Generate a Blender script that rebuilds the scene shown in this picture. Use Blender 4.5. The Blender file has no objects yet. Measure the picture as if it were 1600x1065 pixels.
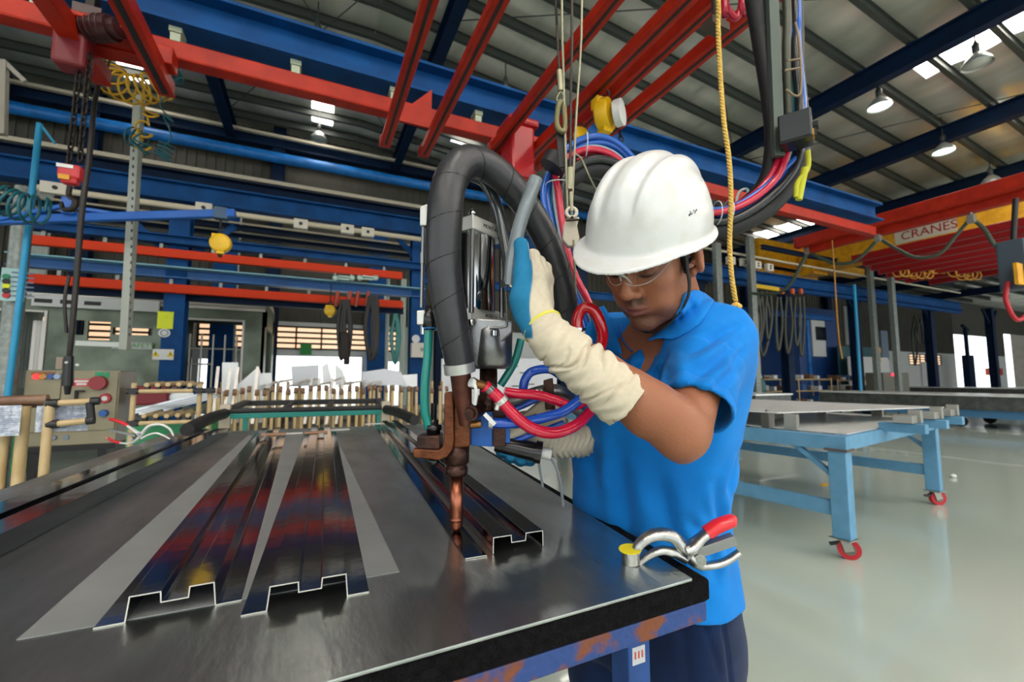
import bpy, bmesh, math, random
import numpy as np
from mathutils import Vector, Matrix
random.seed(7)
C = bpy.context.scene.collection
SC = bpy.context.scene

# ------------------------------------------------------------ camera, world, light, exposure
FPX = 670.0                                   # focal length in pixels of the 1600 px wide frame
YAW = math.atan(310/FPX); PIT = math.atan(57.5/FPX)
CAM = np.array([0.0, 0.0, 1.25])
FW = np.array([math.sin(YAW)*math.cos(PIT), math.cos(YAW)*math.cos(PIT), math.sin(PIT)])
RT = np.array([math.cos(YAW), -math.sin(YAW), 0.0])
UP = np.cross(RT, FW)
cd = bpy.data.cameras.new('camera'); cam = bpy.data.objects.new('camera', cd); C.objects.link(cam)
cd.sensor_fit = 'HORIZONTAL'; cd.sensor_width = 36; cd.lens = 36*FPX/1600
cd.clip_start = 0.05; cd.clip_end = 300
mw = Matrix.Identity(4)
for i in range(3):
    mw[i][0] = RT[i]; mw[i][1] = UP[i]; mw[i][2] = -FW[i]; mw[i][3] = CAM[i]
cam.matrix_world = mw
cd.dof.use_dof = True; cd.dof.focus_distance = 0.85; cd.dof.aperture_fstop = 4.5
SC.camera = cam
SC.view_settings.view_transform = 'Standard'; SC.view_settings.look = 'None'
SC.view_settings.gamma = 1; SC.view_settings.use_curve_mapping = False
SC.view_settings.exposure = 0.05
SC.cycles.max_bounces = 8; SC.cycles.glossy_bounces = 4; SC.cycles.diffuse_bounces = 4
SC.cycles.transparent_max_bounces = 12; SC.cycles.transmission_bounces = 6
SC.cycles.caustics_reflective = False; SC.cycles.caustics_refractive = False
SC.cycles.sample_clamp_indirect = 6.0
SC.cycles.use_denoising = True
W = bpy.data.worlds.new('daylight'); SC.world = W; W.use_nodes = True
bgn = W.node_tree.nodes['Background']
bgn.inputs[0].default_value = (0.93, 0.97, 1.0, 1); bgn.inputs[1].default_value = 2.4

# ------------------------------------------------------------ pixel rays to points in the place
def ray(px, py): return FW*FPX + RT*(px-800.0) + UP*(532.5-py)
def PZ(px, py, z): d = ray(px, py); return CAM + d*(z-CAM[2])/d[2]
def PY(px, py, y): d = ray(px, py); return CAM + d*y/d[1]
def PX(px, py, x): d = ray(px, py); return CAM + d*x/d[0]
def PD(px, py, dist): return CAM + ray(px, py)*dist/FPX
def cf(px, py, dist): return np.array([(px-800.0)*dist/FPX, (532.5-py)*dist/FPX, -dist])   # right, up, back of camera
def cf2w(v): v = np.atleast_2d(v); return CAM + v[:, :1]*RT + v[:, 1:2]*UP - v[:, 2:3]*FW

# ------------------------------------------------------------ materials
MATS = {}
def srgb(h):
    if isinstance(h, str):
        h = h.lstrip('#'); c = [int(h[i:i+2], 16)/255 for i in (0, 2, 4)]
    else: c = list(h)
    return tuple((x/12.92 if x <= .04045 else ((x+.055)/1.055)**2.4) for x in c)+(1.0,)
def mat(name, col, rough=.5, metal=0.0, col2=None, nscale=8.0, namt=.5, bump=0.0, bscale=60.0, stretch=None, spec=.5,
        coat=0.0, emit=None, estr=0.0, detail=4.0, rvar=0.0, coord='Object', contrast=.15, trans=0.0, alpha=1.0, sheen=0.0, sss=0.0):
    if name in MATS: return MATS[name]
    m = bpy.data.materials.new(name); m.use_nodes = True
    nt = m.node_tree; b = nt.nodes['Principled BSDF']; L = nt.links.new
    b.inputs['Base Color'].default_value = srgb(col); b.inputs['Roughness'].default_value = rough
    b.inputs['Metallic'].default_value = metal; b.inputs['Specular IOR Level'].default_value = spec
    b.inputs['Coat Weight'].default_value = coat; b.inputs['Transmission Weight'].default_value = trans
    b.inputs['Alpha'].default_value = alpha; b.inputs['Sheen Weight'].default_value = sheen
    if sss: b.inputs['Subsurface Weight'].default_value = sss; b.inputs['Subsurface Scale'].default_value = .008; b.inputs['Subsurface Radius'].default_value = (1, .35, .2)
    if emit: b.inputs['Emission Color'].default_value = srgb(emit); b.inputs['Emission Strength'].default_value = estr
    tc = nt.nodes.new('ShaderNodeTexCoord'); src = tc.outputs[coord]
    if stretch:
        mp = nt.nodes.new('ShaderNodeMapping'); mp.inputs['Scale'].default_value = stretch; L(src, mp.inputs[0]); src = mp.outputs[0]
    if col2 is not None or rvar:
        n = nt.nodes.new('ShaderNodeTexNoise'); n.inputs['Scale'].default_value = nscale; n.inputs['Detail'].default_value = detail
        L(src, n.inputs['Vector'])
        r = nt.nodes.new('ShaderNodeValToRGB'); r.color_ramp.elements[0].position = max(0, namt-contrast); r.color_ramp.elements[1].position = min(1, namt+contrast)
        L(n.outputs['Fac'], r.inputs[0])
        if col2 is not None:
            mx = nt.nodes.new('ShaderNodeMix'); mx.data_type = 'RGBA'
            mx.inputs[6].default_value = srgb(col); mx.inputs[7].default_value = srgb(col2)
            L(r.outputs[0], mx.inputs[0]); L(mx.outputs[2], b.inputs['Base Color'])
        if rvar:
            mr = nt.nodes.new('ShaderNodeMapRange'); mr.inputs[3].default_value = max(.02, rough-rvar); mr.inputs[4].default_value = rough+rvar
            L(n.outputs['Fac'], mr.inputs[0]); L(mr.outputs[0], b.inputs['Roughness'])
    if bump:
        n2 = nt.nodes.new('ShaderNodeTexNoise'); n2.inputs['Scale'].default_value = bscale; n2.inputs['Detail'].default_value = 3
        L(src, n2.inputs['Vector'])
        bp = nt.nodes.new('ShaderNodeBump'); bp.inputs['Strength'].default_value = bump; bp.inputs['Distance'].default_value = .01
        L(n2.outputs['Fac'], bp.inputs['Height']); L(bp.outputs[0], b.inputs['Normal'])
    MATS[name] = m
    return m
def attr_mat(m, attr='Col'):
    """base colour from a colour attribute (the thing's own pigments)"""
    nt = m.node_tree; a = nt.nodes.new('ShaderNodeVertexColor'); a.layer_name = attr
    nt.links.new(a.outputs[0], nt.nodes['Principled BSDF'].inputs['Base Color']); return m

# ------------------------------------------------------------ objects
def link(o): C.objects.link(o); return o
def tag(o, label=None, cat=None, group=None, kind=None):
    if label: o['label'] = label
    if cat: o['category'] = cat
    if group: o['group'] = group
    if kind: o['kind'] = kind
    return o
def thing(name, label, cat, loc=(0, 0, 0), group=None):
    o = bpy.data.objects.new(name, None); o.empty_display_size = .1; link(o); o.location = Vector([float(x) for x in loc])
    return tag(o, label, cat, group)
def root_loc(p):
    v = Vector((0, 0, 0))
    while p is not None: v = v + p.location; p = p.parent
    return v
def children(o): return list(o.children)
def copy_tree(o, parent=None, loc=None, label=None):
    c = o.copy(); link(c); c.parent = parent
    if loc is not None: c.location = Vector([float(x) for x in loc])
    if label: c['label'] = label
    for ch in list(o.children): copy_tree(ch, c)
    return c
def vec(p): return Vector((float(p[0]), float(p[1]), float(p[2])))
def catmull(pts, n=8, closed=False):
    P = [np.array(p, float) for p in pts]
    if len(P) < 3: return P
    out = []
    N = len(P)
    rng = range(N if closed else N-1)
    for i in rng:
        if closed: p0, p1, p2, p3 = P[(i-1) % N], P[i], P[(i+1) % N], P[(i+2) % N]
        else: p0, p1, p2, p3 = P[max(i-1, 0)] if i > 0 else 2*P[0]-P[1], P[i], P[i+1], P[i+2] if i+2 < N else 2*P[-1]-P[-2]
        for k in range(n):
            t = k/n
            out.append(.5*((2*p1)+(-p0+p2)*t+(2*p0-5*p1+4*p2-p3)*t*t+(-p0+3*p1-3*p2+p3)*t**3))
    if not closed: out.append(P[-1])
    return out
class MB:
    def __init__(s): s.v = []; s.f = []; s.mi = []; s.cm = 0; s.sm = []
    def add(s, vs, fs, smooth=False):
        b = len(s.v); s.v += [tuple(float(x) for x in v) for v in vs]
        for f in fs: s.f.append(tuple(b+i for i in f)); s.mi.append(s.cm); s.sm.append(smooth)
        return s
    def m(s, i): s.cm = i; return s
    def box(s, c, size, R=None):
        c = np.array(c, float); h = np.array(size, float)/2
        R = np.eye(3) if R is None else np.array(R, float)        # columns = axes
        vs = [c+R@(h*np.array(k)) for k in ((-1,-1,-1),(1,-1,-1),(1,1,-1),(-1,1,-1),(-1,-1,1),(1,-1,1),(1,1,1),(-1,1,1))]
        return s.add(vs, [(0,3,2,1),(4,5,6,7),(0,1,5,4),(1,2,6,5),(2,3,7,6),(3,0,4,7)])
    def bb(s, x0, x1, y0, y1, z0, z1): return s.box(((x0+x1)/2, (y0+y1)/2, (z0+z1)/2), (abs(x1-x0), abs(y1-y0), abs(z1-z0)))
    @staticmethod
    def frame(p0, p1, up=(0, 0, 1)):
        p0 = np.array(p0, float); p1 = np.array(p1, float); d = p1-p0; L = np.linalg.norm(d); d = d/L
        u = np.array(up, float); 
        if abs(u@d) > .99: u = np.array((1., 0, 0)) if abs(d[0]) < .9 else np.array((0, 1., 0))
        a = np.cross(u, d); a /= np.linalg.norm(a); b = np.cross(d, a)
        return p0, p1, d, a, b, L
    def bar(s, p0, p1, w, h, up=(0, 0, 1)):           # w sideways, h along up
        p0, p1, d, a, b, L = MB.frame(p0, p1, up)
        return s.box((p0+p1)/2, (w, h, L), np.stack([a, b, d], 1))
    def ibeam(s, p0, p1, w, h, t=.02, up=(0, 0, 1), tw=None):
        p0, p1, d, a, b, L = MB.frame(p0, p1, up); tw = tw or t
        R = np.stack([a, b, d], 1); m = (p0+p1)/2
        s.box(m+b*(h/2-t/2), (w, t, L), R); s.box(m-b*(h/2-t/2), (w, t, L), R); s.box(m, (tw, h-2*t, L), R); return s
    def prism(s, poly, p0, p1, up=(0, 0, 1), close=True, caps=True):   # poly: list of (a,b) swept from p0 to p1
        p0, p1, d, a, b, L = MB.frame(p0, p1, up); n = len(poly)
        vs = [p0+a*x+b*y for x, y in poly]+[p1+a*x+b*y for x, y in poly]
        fs = [(i, (i+1) % n, n+(i+1) % n, n+i) for i in range(n if close else n-1)]
        if caps: fs += [tuple(range(n-1, -1, -1)), tuple(range(n, 2*n))]
        return s.add(vs, fs)
    def cyl(s, p0, p1, r0, r1=None, n=16, caps=True, smooth=True):
        r1 = r0 if r1 is None else r1
        p0, p1, d, a, b, L = MB.frame(p0, p1)
        an = [2*math.pi*i/n for i in range(n)]
        vs = [p0+(a*math.cos(t)+b*math.sin(t))*r0 for t in an]+[p1+(a*math.cos(t)+b*math.sin(t))*r1 for t in an]
        s.add(vs, [(i, (i+1) % n, n+(i+1) % n, n+i) for i in range(n)], smooth)
        if caps: s.add(vs, [tuple(range(n-1, -1, -1)), tuple(range(n, 2*n))])
        return s
    def tube(s, pts, r, n=10, closed=False, sub=6, caps=True, smooth=True, ecc=1.0, raw=False):
        P = [np.array(p, float) for p in pts] if raw or sub <= 1 else catmull(pts, sub, closed)
        m = len(P)
        if hasattr(r, '__len__'):
            ra = np.interp(np.linspace(0, 1, m), np.linspace(0, 1, len(r)), r)
        else: ra = np.full(m, float(r))
        T = []
        for i in range(m):
            if closed: t = P[(i+1) % m]-P[(i-1) % m]
            else: t = P[min(i+1, m-1)]-P[max(i-1, 0)]
            T.append(t/(np.linalg.norm(t)+1e-12))
        u = np.array((0, 0, 1.)) if abs(T[0][2]) < .9 else np.array((1., 0, 0))
        a = np.cross(u, T[0]); a /= np.linalg.norm(a); vs = []
        for i in range(m):
            a = a-T[i]*(a@T[i]); a /= np.linalg.norm(a)+1e-12; b = np.cross(T[i], a)
            for k in range(n):
                t = 2*math.pi*k/n; vs.append(P[i]+(a*math.cos(t)+b*math.sin(t)*ecc)*ra[i])
        fs = []
        for i in range(m if closed else m-1):
            j = (i+1) % m
            for k in range(n):
                l = (k+1) % n; fs.append((i*n+k, i*n+l, j*n+l, j*n+k))
        s.add(vs, fs, smooth)
        if caps and not closed: s.add(vs[:n]+vs[-n:], [tuple(range(n-1, -1, -1)), tuple(range(n, 2*n))])
        return s
    def lathe(s, prof, p0, axis=(0, 0, 1), n=24, smooth=True):       # prof: (r, h) along the axis from p0
        p0 = np.array(p0, float); p0, _, d, a, b, _ = MB.frame(p0, p0+np.array(axis, float))
        vs = []
        for r, h in prof:
            for k in range(n):
                t = 2*math.pi*k/n; vs.append(p0+d*h+(a*math.cos(t)+b*math.sin(t))*max(r, 1e-5))
        fs = []
        for i in range(len(prof)-1):
            for k in range(n):
                l = (k+1) % n; fs.append((i*n+k, i*n+l, (i+1)*n+l, (i+1)*n+k))
        return s.add(vs, fs, smooth)
    def ball(s, c, r, n=14, sc=(1, 1, 1)):
        pr = [(r*math.sin(math.pi*i/(n//2+1)), -r*math.cos(math.pi*i/(n//2+1))) for i in range(n//2+2)]
        b0 = len(s.v); s.lathe(pr, c, n=n)
        for i in range(b0, len(s.v)):
            v = s.v[i]; s.v[i] = tuple(c[k]+(v[k]-c[k])*sc[k] for k in range(3))
        return s
    def torus(s, c, R, r, axis=(0, 0, 1), n=24, m=8, a0=0, a1=2*math.pi):
        c = np.array(c, float); _, _, d, a, b, _ = MB.frame(c, c+np.array(axis, float))
        full = abs(a1-a0-2*math.pi) < 1e-6
        k = n if full else n+1
        pts = [c+(a*math.cos(a0+(a1-a0)*i/n)+b*math.sin(a0+(a1-a0)*i/n))*R for i in range(k)]
        return s.tube(pts, r, m, closed=full, sub=1)
    def build(s, name, mats, parent=None, bev=0.0, seg=2, solid=0.0, subd=0, label=None):
        if not isinstance(mats, (list, tuple)): mats = [mats]
        V = np.array(s.v, float)
        me = bpy.data.meshes.new(name)
        o = bpy.data.objects.new(name, me); link(o)
        if parent is not None: off = np.array(root_loc(parent)); o.parent = parent
        else:
            off = np.array(((V[:, 0].min()+V[:, 0].max())/2, (V[:, 1].min()+V[:, 1].max())/2, V[:, 2].min())); o.location = Vector([float(x) for x in off])
        me.from_pydata((V-off).tolist(), [], s.f)
        for m_ in mats: me.materials.append(m_)
        me.polygons.foreach_set('material_index', s.mi); me.polygons.foreach_set('use_smooth', s.sm)
        me.update()
        if solid:
            q = o.modifiers.new('solid', 'SOLIDIFY'); q.thickness = solid; q.offset = 0
        if bev:
            q = o.modifiers.new('bevel', 'BEVEL'); q.width = bev; q.segments = seg; q.limit_method = 'ANGLE'; q.angle_limit = math.radians(40); q.harden_normals = False
        if subd:
            q = o.modifiers.new('sub', 'SUBSURF'); q.levels = subd; q.render_levels = subd
        if label: o['label'] = label
        return o
FONT_OK = True
def text(name, s, size, origin, xdir, updir, m, parent=None, ext=.001, align='CENTER', label=None):
    cu = bpy.data.curves.new(name, 'FONT'); cu.body = s; cu.size = size; cu.extrude = ext; cu.align_x = align; cu.align_y = 'CENTER'
    cu.materials.append(m)
    o = bpy.data.objects.new(name, cu); link(o)
    X = vec(xdir).normalized(); Y = vec(updir).normalized(); Z = X.cross(Y)
    M = Matrix((X, Y, Z)).transposed().to_4x4(); M.translation = vec(origin)
    if parent is not None:
        o.parent = parent; M.translation = vec(origin)-root_loc(parent)
    o.matrix_local = M
    me = bpy.data.meshes.new_from_object(o.evaluated_get(bpy.context.evaluated_depsgraph_get())); me.name = name; me.materials.clear(); me.materials.append(m); par = o.parent; ml = o.matrix_local.copy(); bpy.data.objects.remove(o)
    o = bpy.data.objects.new(name, me); link(o); o.parent = par; o.matrix_local = ml
    if label: o['label'] = label
    return o

# ------------------------------------------------------------ smooth solids from distance fields (surface nets)
class SDF:
    def __init__(s, lo, hi, h):
        s.lo = np.array(lo, float); s.h = h; s.n = np.ceil((np.array(hi, float)-s.lo)/h).astype(int)+1
        s.g = np.full(tuple(s.n), 1.0, np.float32)
    def _sl(s, lo, hi, mg):
        a = np.clip(np.floor((np.array(lo)-mg-s.lo)/s.h).astype(int), 0, s.n-1); b = np.clip(np.ceil((np.array(hi)+mg-s.lo)/s.h).astype(int)+1, 1, s.n)
        if (b <= a).any(): return None
        ax = [(s.lo[i]+s.h*np.arange(a[i], b[i])).astype(np.float32) for i in range(3)]
        X, Y, Z = ax[0][:, None, None], ax[1][None, :, None], ax[2][None, None, :]
        return (slice(a[0], b[0]), slice(a[1], b[1]), slice(a[2], b[2])), X, Y, Z
    def _put(s, sl, d, k, op):
        g = s.g[sl]
        if op == 'u':
            if k > 0: hh = np.clip(1-np.abs(g-d)/k, 0, 1); r = np.minimum(g, d)-hh*hh*k*.25
            else: r = np.minimum(g, d)
        elif op == 's':
            d = -d
            if k > 0: hh = np.clip(1-np.abs(g-d)/k, 0, 1); r = np.maximum(g, d)+hh*hh*k*.25
            else: r = np.maximum(g, d)
        else:
            r = np.maximum(g, d)
        s.g[sl] = r
    def cap(s, a, b, ra, rb=None, k=.01, op='u', flat=None):
        a = np.array(a, float); b = np.array(b, float); rb = ra if rb is None else rb; R = max(ra, rb)
        q = s._sl(np.minimum(a, b)-R, np.maximum(a, b)+R, k+2.5*s.h)
        if q is None: return s
        sl, X, Y, Z = q; d = b-a; L2 = d@d+1e-12
        t = np.clip(((X-a[0])*d[0]+(Y-a[1])*d[1]+(Z-a[2])*d[2])/L2, 0, 1)
        D = np.sqrt((X-a[0]-t*d[0])**2+(Y-a[1]-t*d[1])**2+(Z-a[2]-t*d[2])**2)-(ra+(rb-ra)*t)
        s._put(sl, D, k, op); return s
    def chain(s, pts, rs, k=.01, op='u'):
        for i in range(len(pts)-1): s.cap(pts[i], pts[i+1], rs[i], rs[i+1], k if (i == 0 or op == 's') else max(min(k, .008), .004), op)
        return s
    def ell(s, c, r, R=None, k=.01, op='u'):
        c = np.array(c, float); r = np.array(r, float); m = r.max()
        q = s._sl(c-m, c+m, k+2.5*s.h)
        if q is None: return s
        sl, X, Y, Z = q; x, y, z = X-c[0], Y-c[1], Z-c[2]
        if R is not None: x, y, z = (R[0][0]*x+R[1][0]*y+R[2][0]*z, R[0][1]*x+R[1][1]*y+R[2][1]*z, R[0][2]*x+R[1][2]*y+R[2][2]*z)
        k0 = np.sqrt((x/r[0])**2+(y/r[1])**2+(z/r[2])**2); k1 = np.sqrt((x/r[0]**2)**2+(y/r[1]**2)**2+(z/r[2]**2)**2)+1e-9
        s._put(sl, k0*(k0-1)/k1, k, op); return s
    def rbox(s, c, hs, R=None, rr=.005, k=.01, op='u'):
        c = np.array(c, float); m = np.linalg.norm(hs)
        q = s._sl(c-m, c+m, k+2.5*s.h)
        if q is None: return s
        sl, X, Y, Z = q; x, y, z = X-c[0], Y-c[1], Z-c[2]
        if R is not None: x, y, z = (R[0][0]*x+R[1][0]*y+R[2][0]*z, R[0][1]*x+R[1][1]*y+R[2][1]*z, R[0][2]*x+R[1][2]*y+R[2][2]*z)
        qx, qy, qz = np.abs(x)-hs[0]+rr, np.abs(y)-hs[1]+rr, np.abs(z)-hs[2]+rr
        D = np.sqrt(np.maximum(qx, 0)**2+np.maximum(qy, 0)**2+np.maximum(qz, 0)**2)+np.minimum(np.maximum(qx, np.maximum(qy, qz)), 0)-rr
        s._put(sl, D, k, op); return s
    def field(s, fn, lo, hi, k=0, op='u'):
        q = s._sl(lo, hi, 0)
        if q is None: return s
        sl, X, Y, Z = q; s._put(sl, fn(X, Y, Z).astype(np.float32), k, op); return s
    def mesh(s):
        g = s.g; sg = g < 0; nx, ny, nz = g.shape
        c = [(i, j, k) for i in (0, 1) for j in (0, 1) for k in (0, 1)]
        def sub(A, o): return A[o[0]:nx-1+o[0], o[1]:ny-1+o[1], o[2]:nz-1+o[2]]
        cnt = sum(sub(sg, o).astype(np.int8) for o in c); act = (cnt > 0) & (cnt < 8)
        I, J, K = np.nonzero(act); idx = np.full(act.shape, -1, np.int64); idx[I, J, K] = np.arange(len(I))
        acc = np.zeros((len(I), 3)); w = np.zeros(len(I))
        for o in c:
            for ax in range(3):
                if o[ax]: continue
                p = list(o); p[ax] = 1
                a = g[I+o[0], J+o[1], K+o[2]].astype(float); b = g[I+p[0], J+p[1], K+p[2]].astype(float)
                m_ = (a < 0) != (b < 0); t = np.where(m_, a/np.where(m_, a-b, 1), 0)
                pos = np.tile(np.array(o, float), (len(I), 1)); pos[:, ax] += t
                acc[m_] += pos[m_]; w += m_
        V = (np.stack([I, J, K], 1)+acc/w[:, None])*s.h+s.lo
        F = []
        for ax in range(3):
            a = [slice(None)]*3; b = [slice(None)]*3; a[ax] = slice(0, -1); b[ax] = slice(1, None)
            ch = sg[tuple(a)] != sg[tuple(b)]; E = np.stack(np.nonzero(ch), 1)
            o1, o2 = (ax+1) % 3, (ax+2) % 3
            ok = (E[:, o1] > 0) & (E[:, o2] > 0) & (E[:, o1] < g.shape[o1]-1) & (E[:, o2] < g.shape[o2]-1); E = E[ok]
            q = []
            for d1, d2 in ((-1, -1), (0, -1), (0, 0), (-1, 0)):
                e = E.copy(); e[:, o1] += d1; e[:, o2] += d2; q.append(idx[e[:, 0], e[:, 1], e[:, 2]])
            q = np.stack(q, 1); inside = sg[E[:, 0], E[:, 1], E[:, 2]]
            q[~inside] = q[~inside][:, ::-1]; F.append(q)
        F = np.concatenate(F); return V, F
def vnormals(V, F):
    n = np.cross(V[F[:, 2]]-V[F[:, 0]], V[F[:, 3]]-V[F[:, 1]]); N = np.zeros_like(V)
    for k in range(4): np.add.at(N, F[:, k], n)
    return N/(np.linalg.norm(N, axis=1, keepdims=True)+1e-12)
def smooth_mesh(V, F, it=1, lam=.5):
    for _ in range(it):
        A = np.zeros_like(V); w = np.zeros(len(V))
        for k in range(4):
            np.add.at(A, F[:, k], V[F[:, (k+1) % 4]]); np.add.at(A, F[:, (k+1) % 4], V[F[:, k]])
            np.add.at(w, F[:, k], 1); np.add.at(w, F[:, (k+1) % 4], 1)
        V = V+(A/np.maximum(w, 1)[:, None]-V)*lam
    return V
def solid_from(s, name, m, parent=None, disp=None, color=None, it=2, keep=None, faces_mat=None):
    V, F = s.mesh(); V = smooth_mesh(V, F, it)
    if disp is not None: N = vnormals(V, F); V = V+N*disp(V, N)[:, None]
    if keep is not None:
        kp = keep(V); fk = kp[F].all(1); F = F[fk]
    N = vnormals(V, F)
    col = color(V, N) if color is not None else None
    Wv = cf2w(V); me = bpy.data.meshes.new(name); o = bpy.data.objects.new(name, me); link(o)
    if parent is not None: off = np.array(root_loc(parent)); o.parent = parent
    else:
        off = np.array((Wv[:, 0].mean(), Wv[:, 1].mean(), Wv[:, 2].min())); o.location = Vector([float(x) for x in off])
    me.vertices.add(len(Wv)); me.vertices.foreach_set('co', (Wv-off).astype(np.float32).ravel())
    me.loops.add(F.size); me.loops.foreach_set('vertex_index', F.astype(np.int32).ravel())
    me.polygons.add(len(F)); me.polygons.foreach_set('loop_start', np.arange(0, F.size, 4, dtype=np.int32))
    me.polygons.foreach_set('use_smooth', np.ones(len(F), bool))
    for q in (m if isinstance(m, (list, tuple)) else [m]): me.materials.append(q)
    me.update(calc_edges=True); me.validate()
    if col is not None:
        at = me.color_attributes.new('Col', 'FLOAT_COLOR', 'POINT')
        at.data.foreach_set('color', np.concatenate([col, np.ones((len(col), 1))], 1).astype(np.float32).ravel())
    return o
from mathutils.bvhtree import BVHTree
def surf_fn(objs):
    """distance along the view axis of the first surface of objs met by a pixel's ray"""
    vs, fs = [], []
    for o in objs:
        off = root_loc(o); b = len(vs)
        vs += [v.co+off for v in o.data.vertices]; fs += [tuple(b+i for i in p.vertices) for p in o.data.polygons]
    T = BVHTree.FromPolygons(vs, fs); c0 = vec(CAM)
    def fn(px, py, default=1.0):
        d = vec(ray(px, py)).normalized(); h = T.ray_cast(c0, d)
        return float(np.array(h[0]-c0)@FW) if h[0] is not None else default
    return fn
# ============================================================ THE HALL
def XP(px, Y, z):
    k = (px-800)/FPX; dz = z-CAM[2]
    return (k*(FW[1]*Y+FW[2]*dz)-RT[1]*Y)/(RT[0]-k*FW[0])
def YP(px, X, z):
    k = (px-800)/FPX; dz = z-CAM[2]
    return (k*(FW[0]*X+FW[2]*dz)-RT[0]*X)/(RT[1]-k*FW[1])
RIDGE = 1.0; ZR = 9.1
def roofz(x): return ZR-(min(x, 24.)-RIDGE)*.090 if x > RIDGE else ZR-(RIDGE-x)*.012
PURL = (-8, -6, -4, -2)+tuple(-.6+.92*i for i in range(17))
m_floor = mat('epoxy_floor', '#b7c3ba', rough=.15, col2='#a5b2a9', nscale=.35, namt=.55, contrast=.3, rvar=.07, stretch=(.6, 2.2, 1), spec=.6, coat=.45)
m_blue = mat('beam_blue', '#054a88', rough=.6, col2='#043c72', nscale=3, spec=.2)
m_navy = mat('beam_navy', '#052140', rough=.6, spec=.2, col2='#041a34', nscale=3)
m_bright = mat('pipe_blue', '#1577c8', rough=.4, col2='#0f62aa', nscale=4)
m_red = mat('crane_red', '#b0260b', rough=.45, col2='#961b08', nscale=5, spec=.3)
m_dkred = mat('hoist_red', '#8e1320', rough=.4)
m_cream = mat('conduit_cream', '#cfc4ad', rough=.6)
m_grey = mat('galv_grey', '#8d9490', rough=.45, metal=.6, col2='#777d79', nscale=20)
m_roof = mat('roof_foil', '#f2efe6', rough=.33, metal=.45, col2='#c9cec2', nscale=1.3, bump=.30, bscale=14, stretch=(1, .15, 1))
m_purlin = mat('purlin_grey', '#3b403c', rough=.6)
m_clad = mat('cladding_grey', '#4a483f', rough=.7, col2='#524f47', nscale=2)
m_white = mat('panel_white', '#d6d8d6', rough=.5)
m_yel = mat('crane_yellow', '#e2a512', rough=.45, col2='#c98d0c', nscale=6)
m_black = mat('rubber_black', '#121214', rough=.55)
m_sky = mat('skylight_sheet', '#ffffff', rough=.6, emit='#fff6ea', estr=18.0)
def st(o, name=None): o['kind'] = 'structure'; return o
st(MB().bb(-30, 64, -16, 15.2, -.1, 0).build('floor', m_floor))
# back wall with a band of windows, low doors and tall doors further right
WY = 15.0
def wallrect(mb, x0, x1, z0, z1, holes, y=WY, t=.12):
    xs = sorted({x0, x1, *[h[0] for h in holes], *[h[1] for h in holes]}); zs = sorted({z0, z1, *[h[2] for h in holes], *[h[3] for h in holes]})
    for i in range(len(xs)-1):
        for j in range(len(zs)-1):
            cx, cz = (xs[i]+xs[i+1])/2, (zs[j]+zs[j+1])/2
            if not any(h[0] < cx < h[1] and h[2] < cz < h[3] for h in holes): mb.bb(xs[i], xs[i+1], y, y+t, zs[j], zs[j+1])
holes = []
win = [(XP(12, WY, 2.8)-3.5, XP(12, WY, 2.8)), (XP(40, WY, 2.8), XP(98, WY, 2.8)), (XP(120, WY, 2.8), XP(235, WY, 2.8)), (XP(310, WY, 2.8), XP(338, WY, 2.8)), (XP(356, WY, 2.8), XP(384, WY, 2.8)), (XP(422, WY, 2.8), XP(577, WY, 2.8)), (XP(602, WY, 2.8), XP(632, WY, 2.8)), (XP(840, WY, 2.8), XP(980, WY, 2.8)), (XP(1420, WY, 2.8), XP(1470, WY, 2.8))]
for a, b in win: holes.append((a, b, 2.157, 2.845))
doors = [(XP(309, WY, 1.5), XP(332, WY, 1.5), 0, 1.8), (XP(420, WY, 1.5), XP(565, WY, 1.5), 0.0, 1.93), (XP(595, WY, 1.5), XP(630, WY, 1.5), 0, 1.8), (XP(1494, WY, 2), XP(1556, WY, 2), .5, 4.5), (XP(1573, WY, 2), XP(1640, WY, 2), .5, 4.9)]
holes += doors
mb = MB(); wallrect(mb, -30, 64, 0, 3.0, [(a, b, c, min(d, 3.0)) for a, b, c, d in holes]); st(mb.build('wall_back', m_white))
mb = MB(); wallrect(mb, -30, 64, 3.0, 9.2, [(a, b, 3.0, d) for a, b, c, d in holes if d > 3.0])
x = -14.0
while x < 44:                                                     # cladding ribs
    if not any(a-.1 < x < b+.1 and d > 3.0 for a, b, c, d in holes): mb.bb(x, x+.07, WY-.035, WY, 3.0, 9.2)
    x += .24
st(mb.build('wall_back', m_clad))
m_glass = mat('window_sheet', '#fff4e0', rough=.5, emit='#ffd2a8', estr=1.05)
for k, (a, b) in enumerate(win):
    z0, z1 = 2.157, 2.845
    r = MB().bb(a, b, WY+.05, WY+.07, z0, z1).build('window_%d' % (k+1), m_glass); st(r)
    f = MB()
    n = max(1, round((b-a)/.75))
    for i in range(n+1): f.bb(a+(b-a)*i/n-.025, a+(b-a)*i/n+.025, WY-.02, WY+.05, z0, z1)
    for i in range(5): zz = z0+(z1-z0)*i/4; f.bb(a, b, WY-.02, WY+.05, zz-.03, zz+.03)
    f.build('window_frame', mat('frame_dark', '#4a4038', rough=.6), r)
st(MB().bb(-30, -29.8, -16, 18, 0, 2.0).build('wall_left', m_white))
mb = MB(); wallrect(mb, 0, 1, 0, 1, []); st(MB().bb(63.8, 64, -16, 18, 0, 9).build('wall_right', m_clad))
st(MB().bb(-30, 64, -16.2, -16, 6.0, 9.2).build('wall_front', m_clad))
# bushes and a pale yard outside the low doors
yard = MB().bb(-40, 80, 15.3, 45, -.12, -.02).build('yard_ground', mat('concrete_yard', '#c9c9c0', rough=.9)); yard['kind'] = 'structure'
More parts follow.
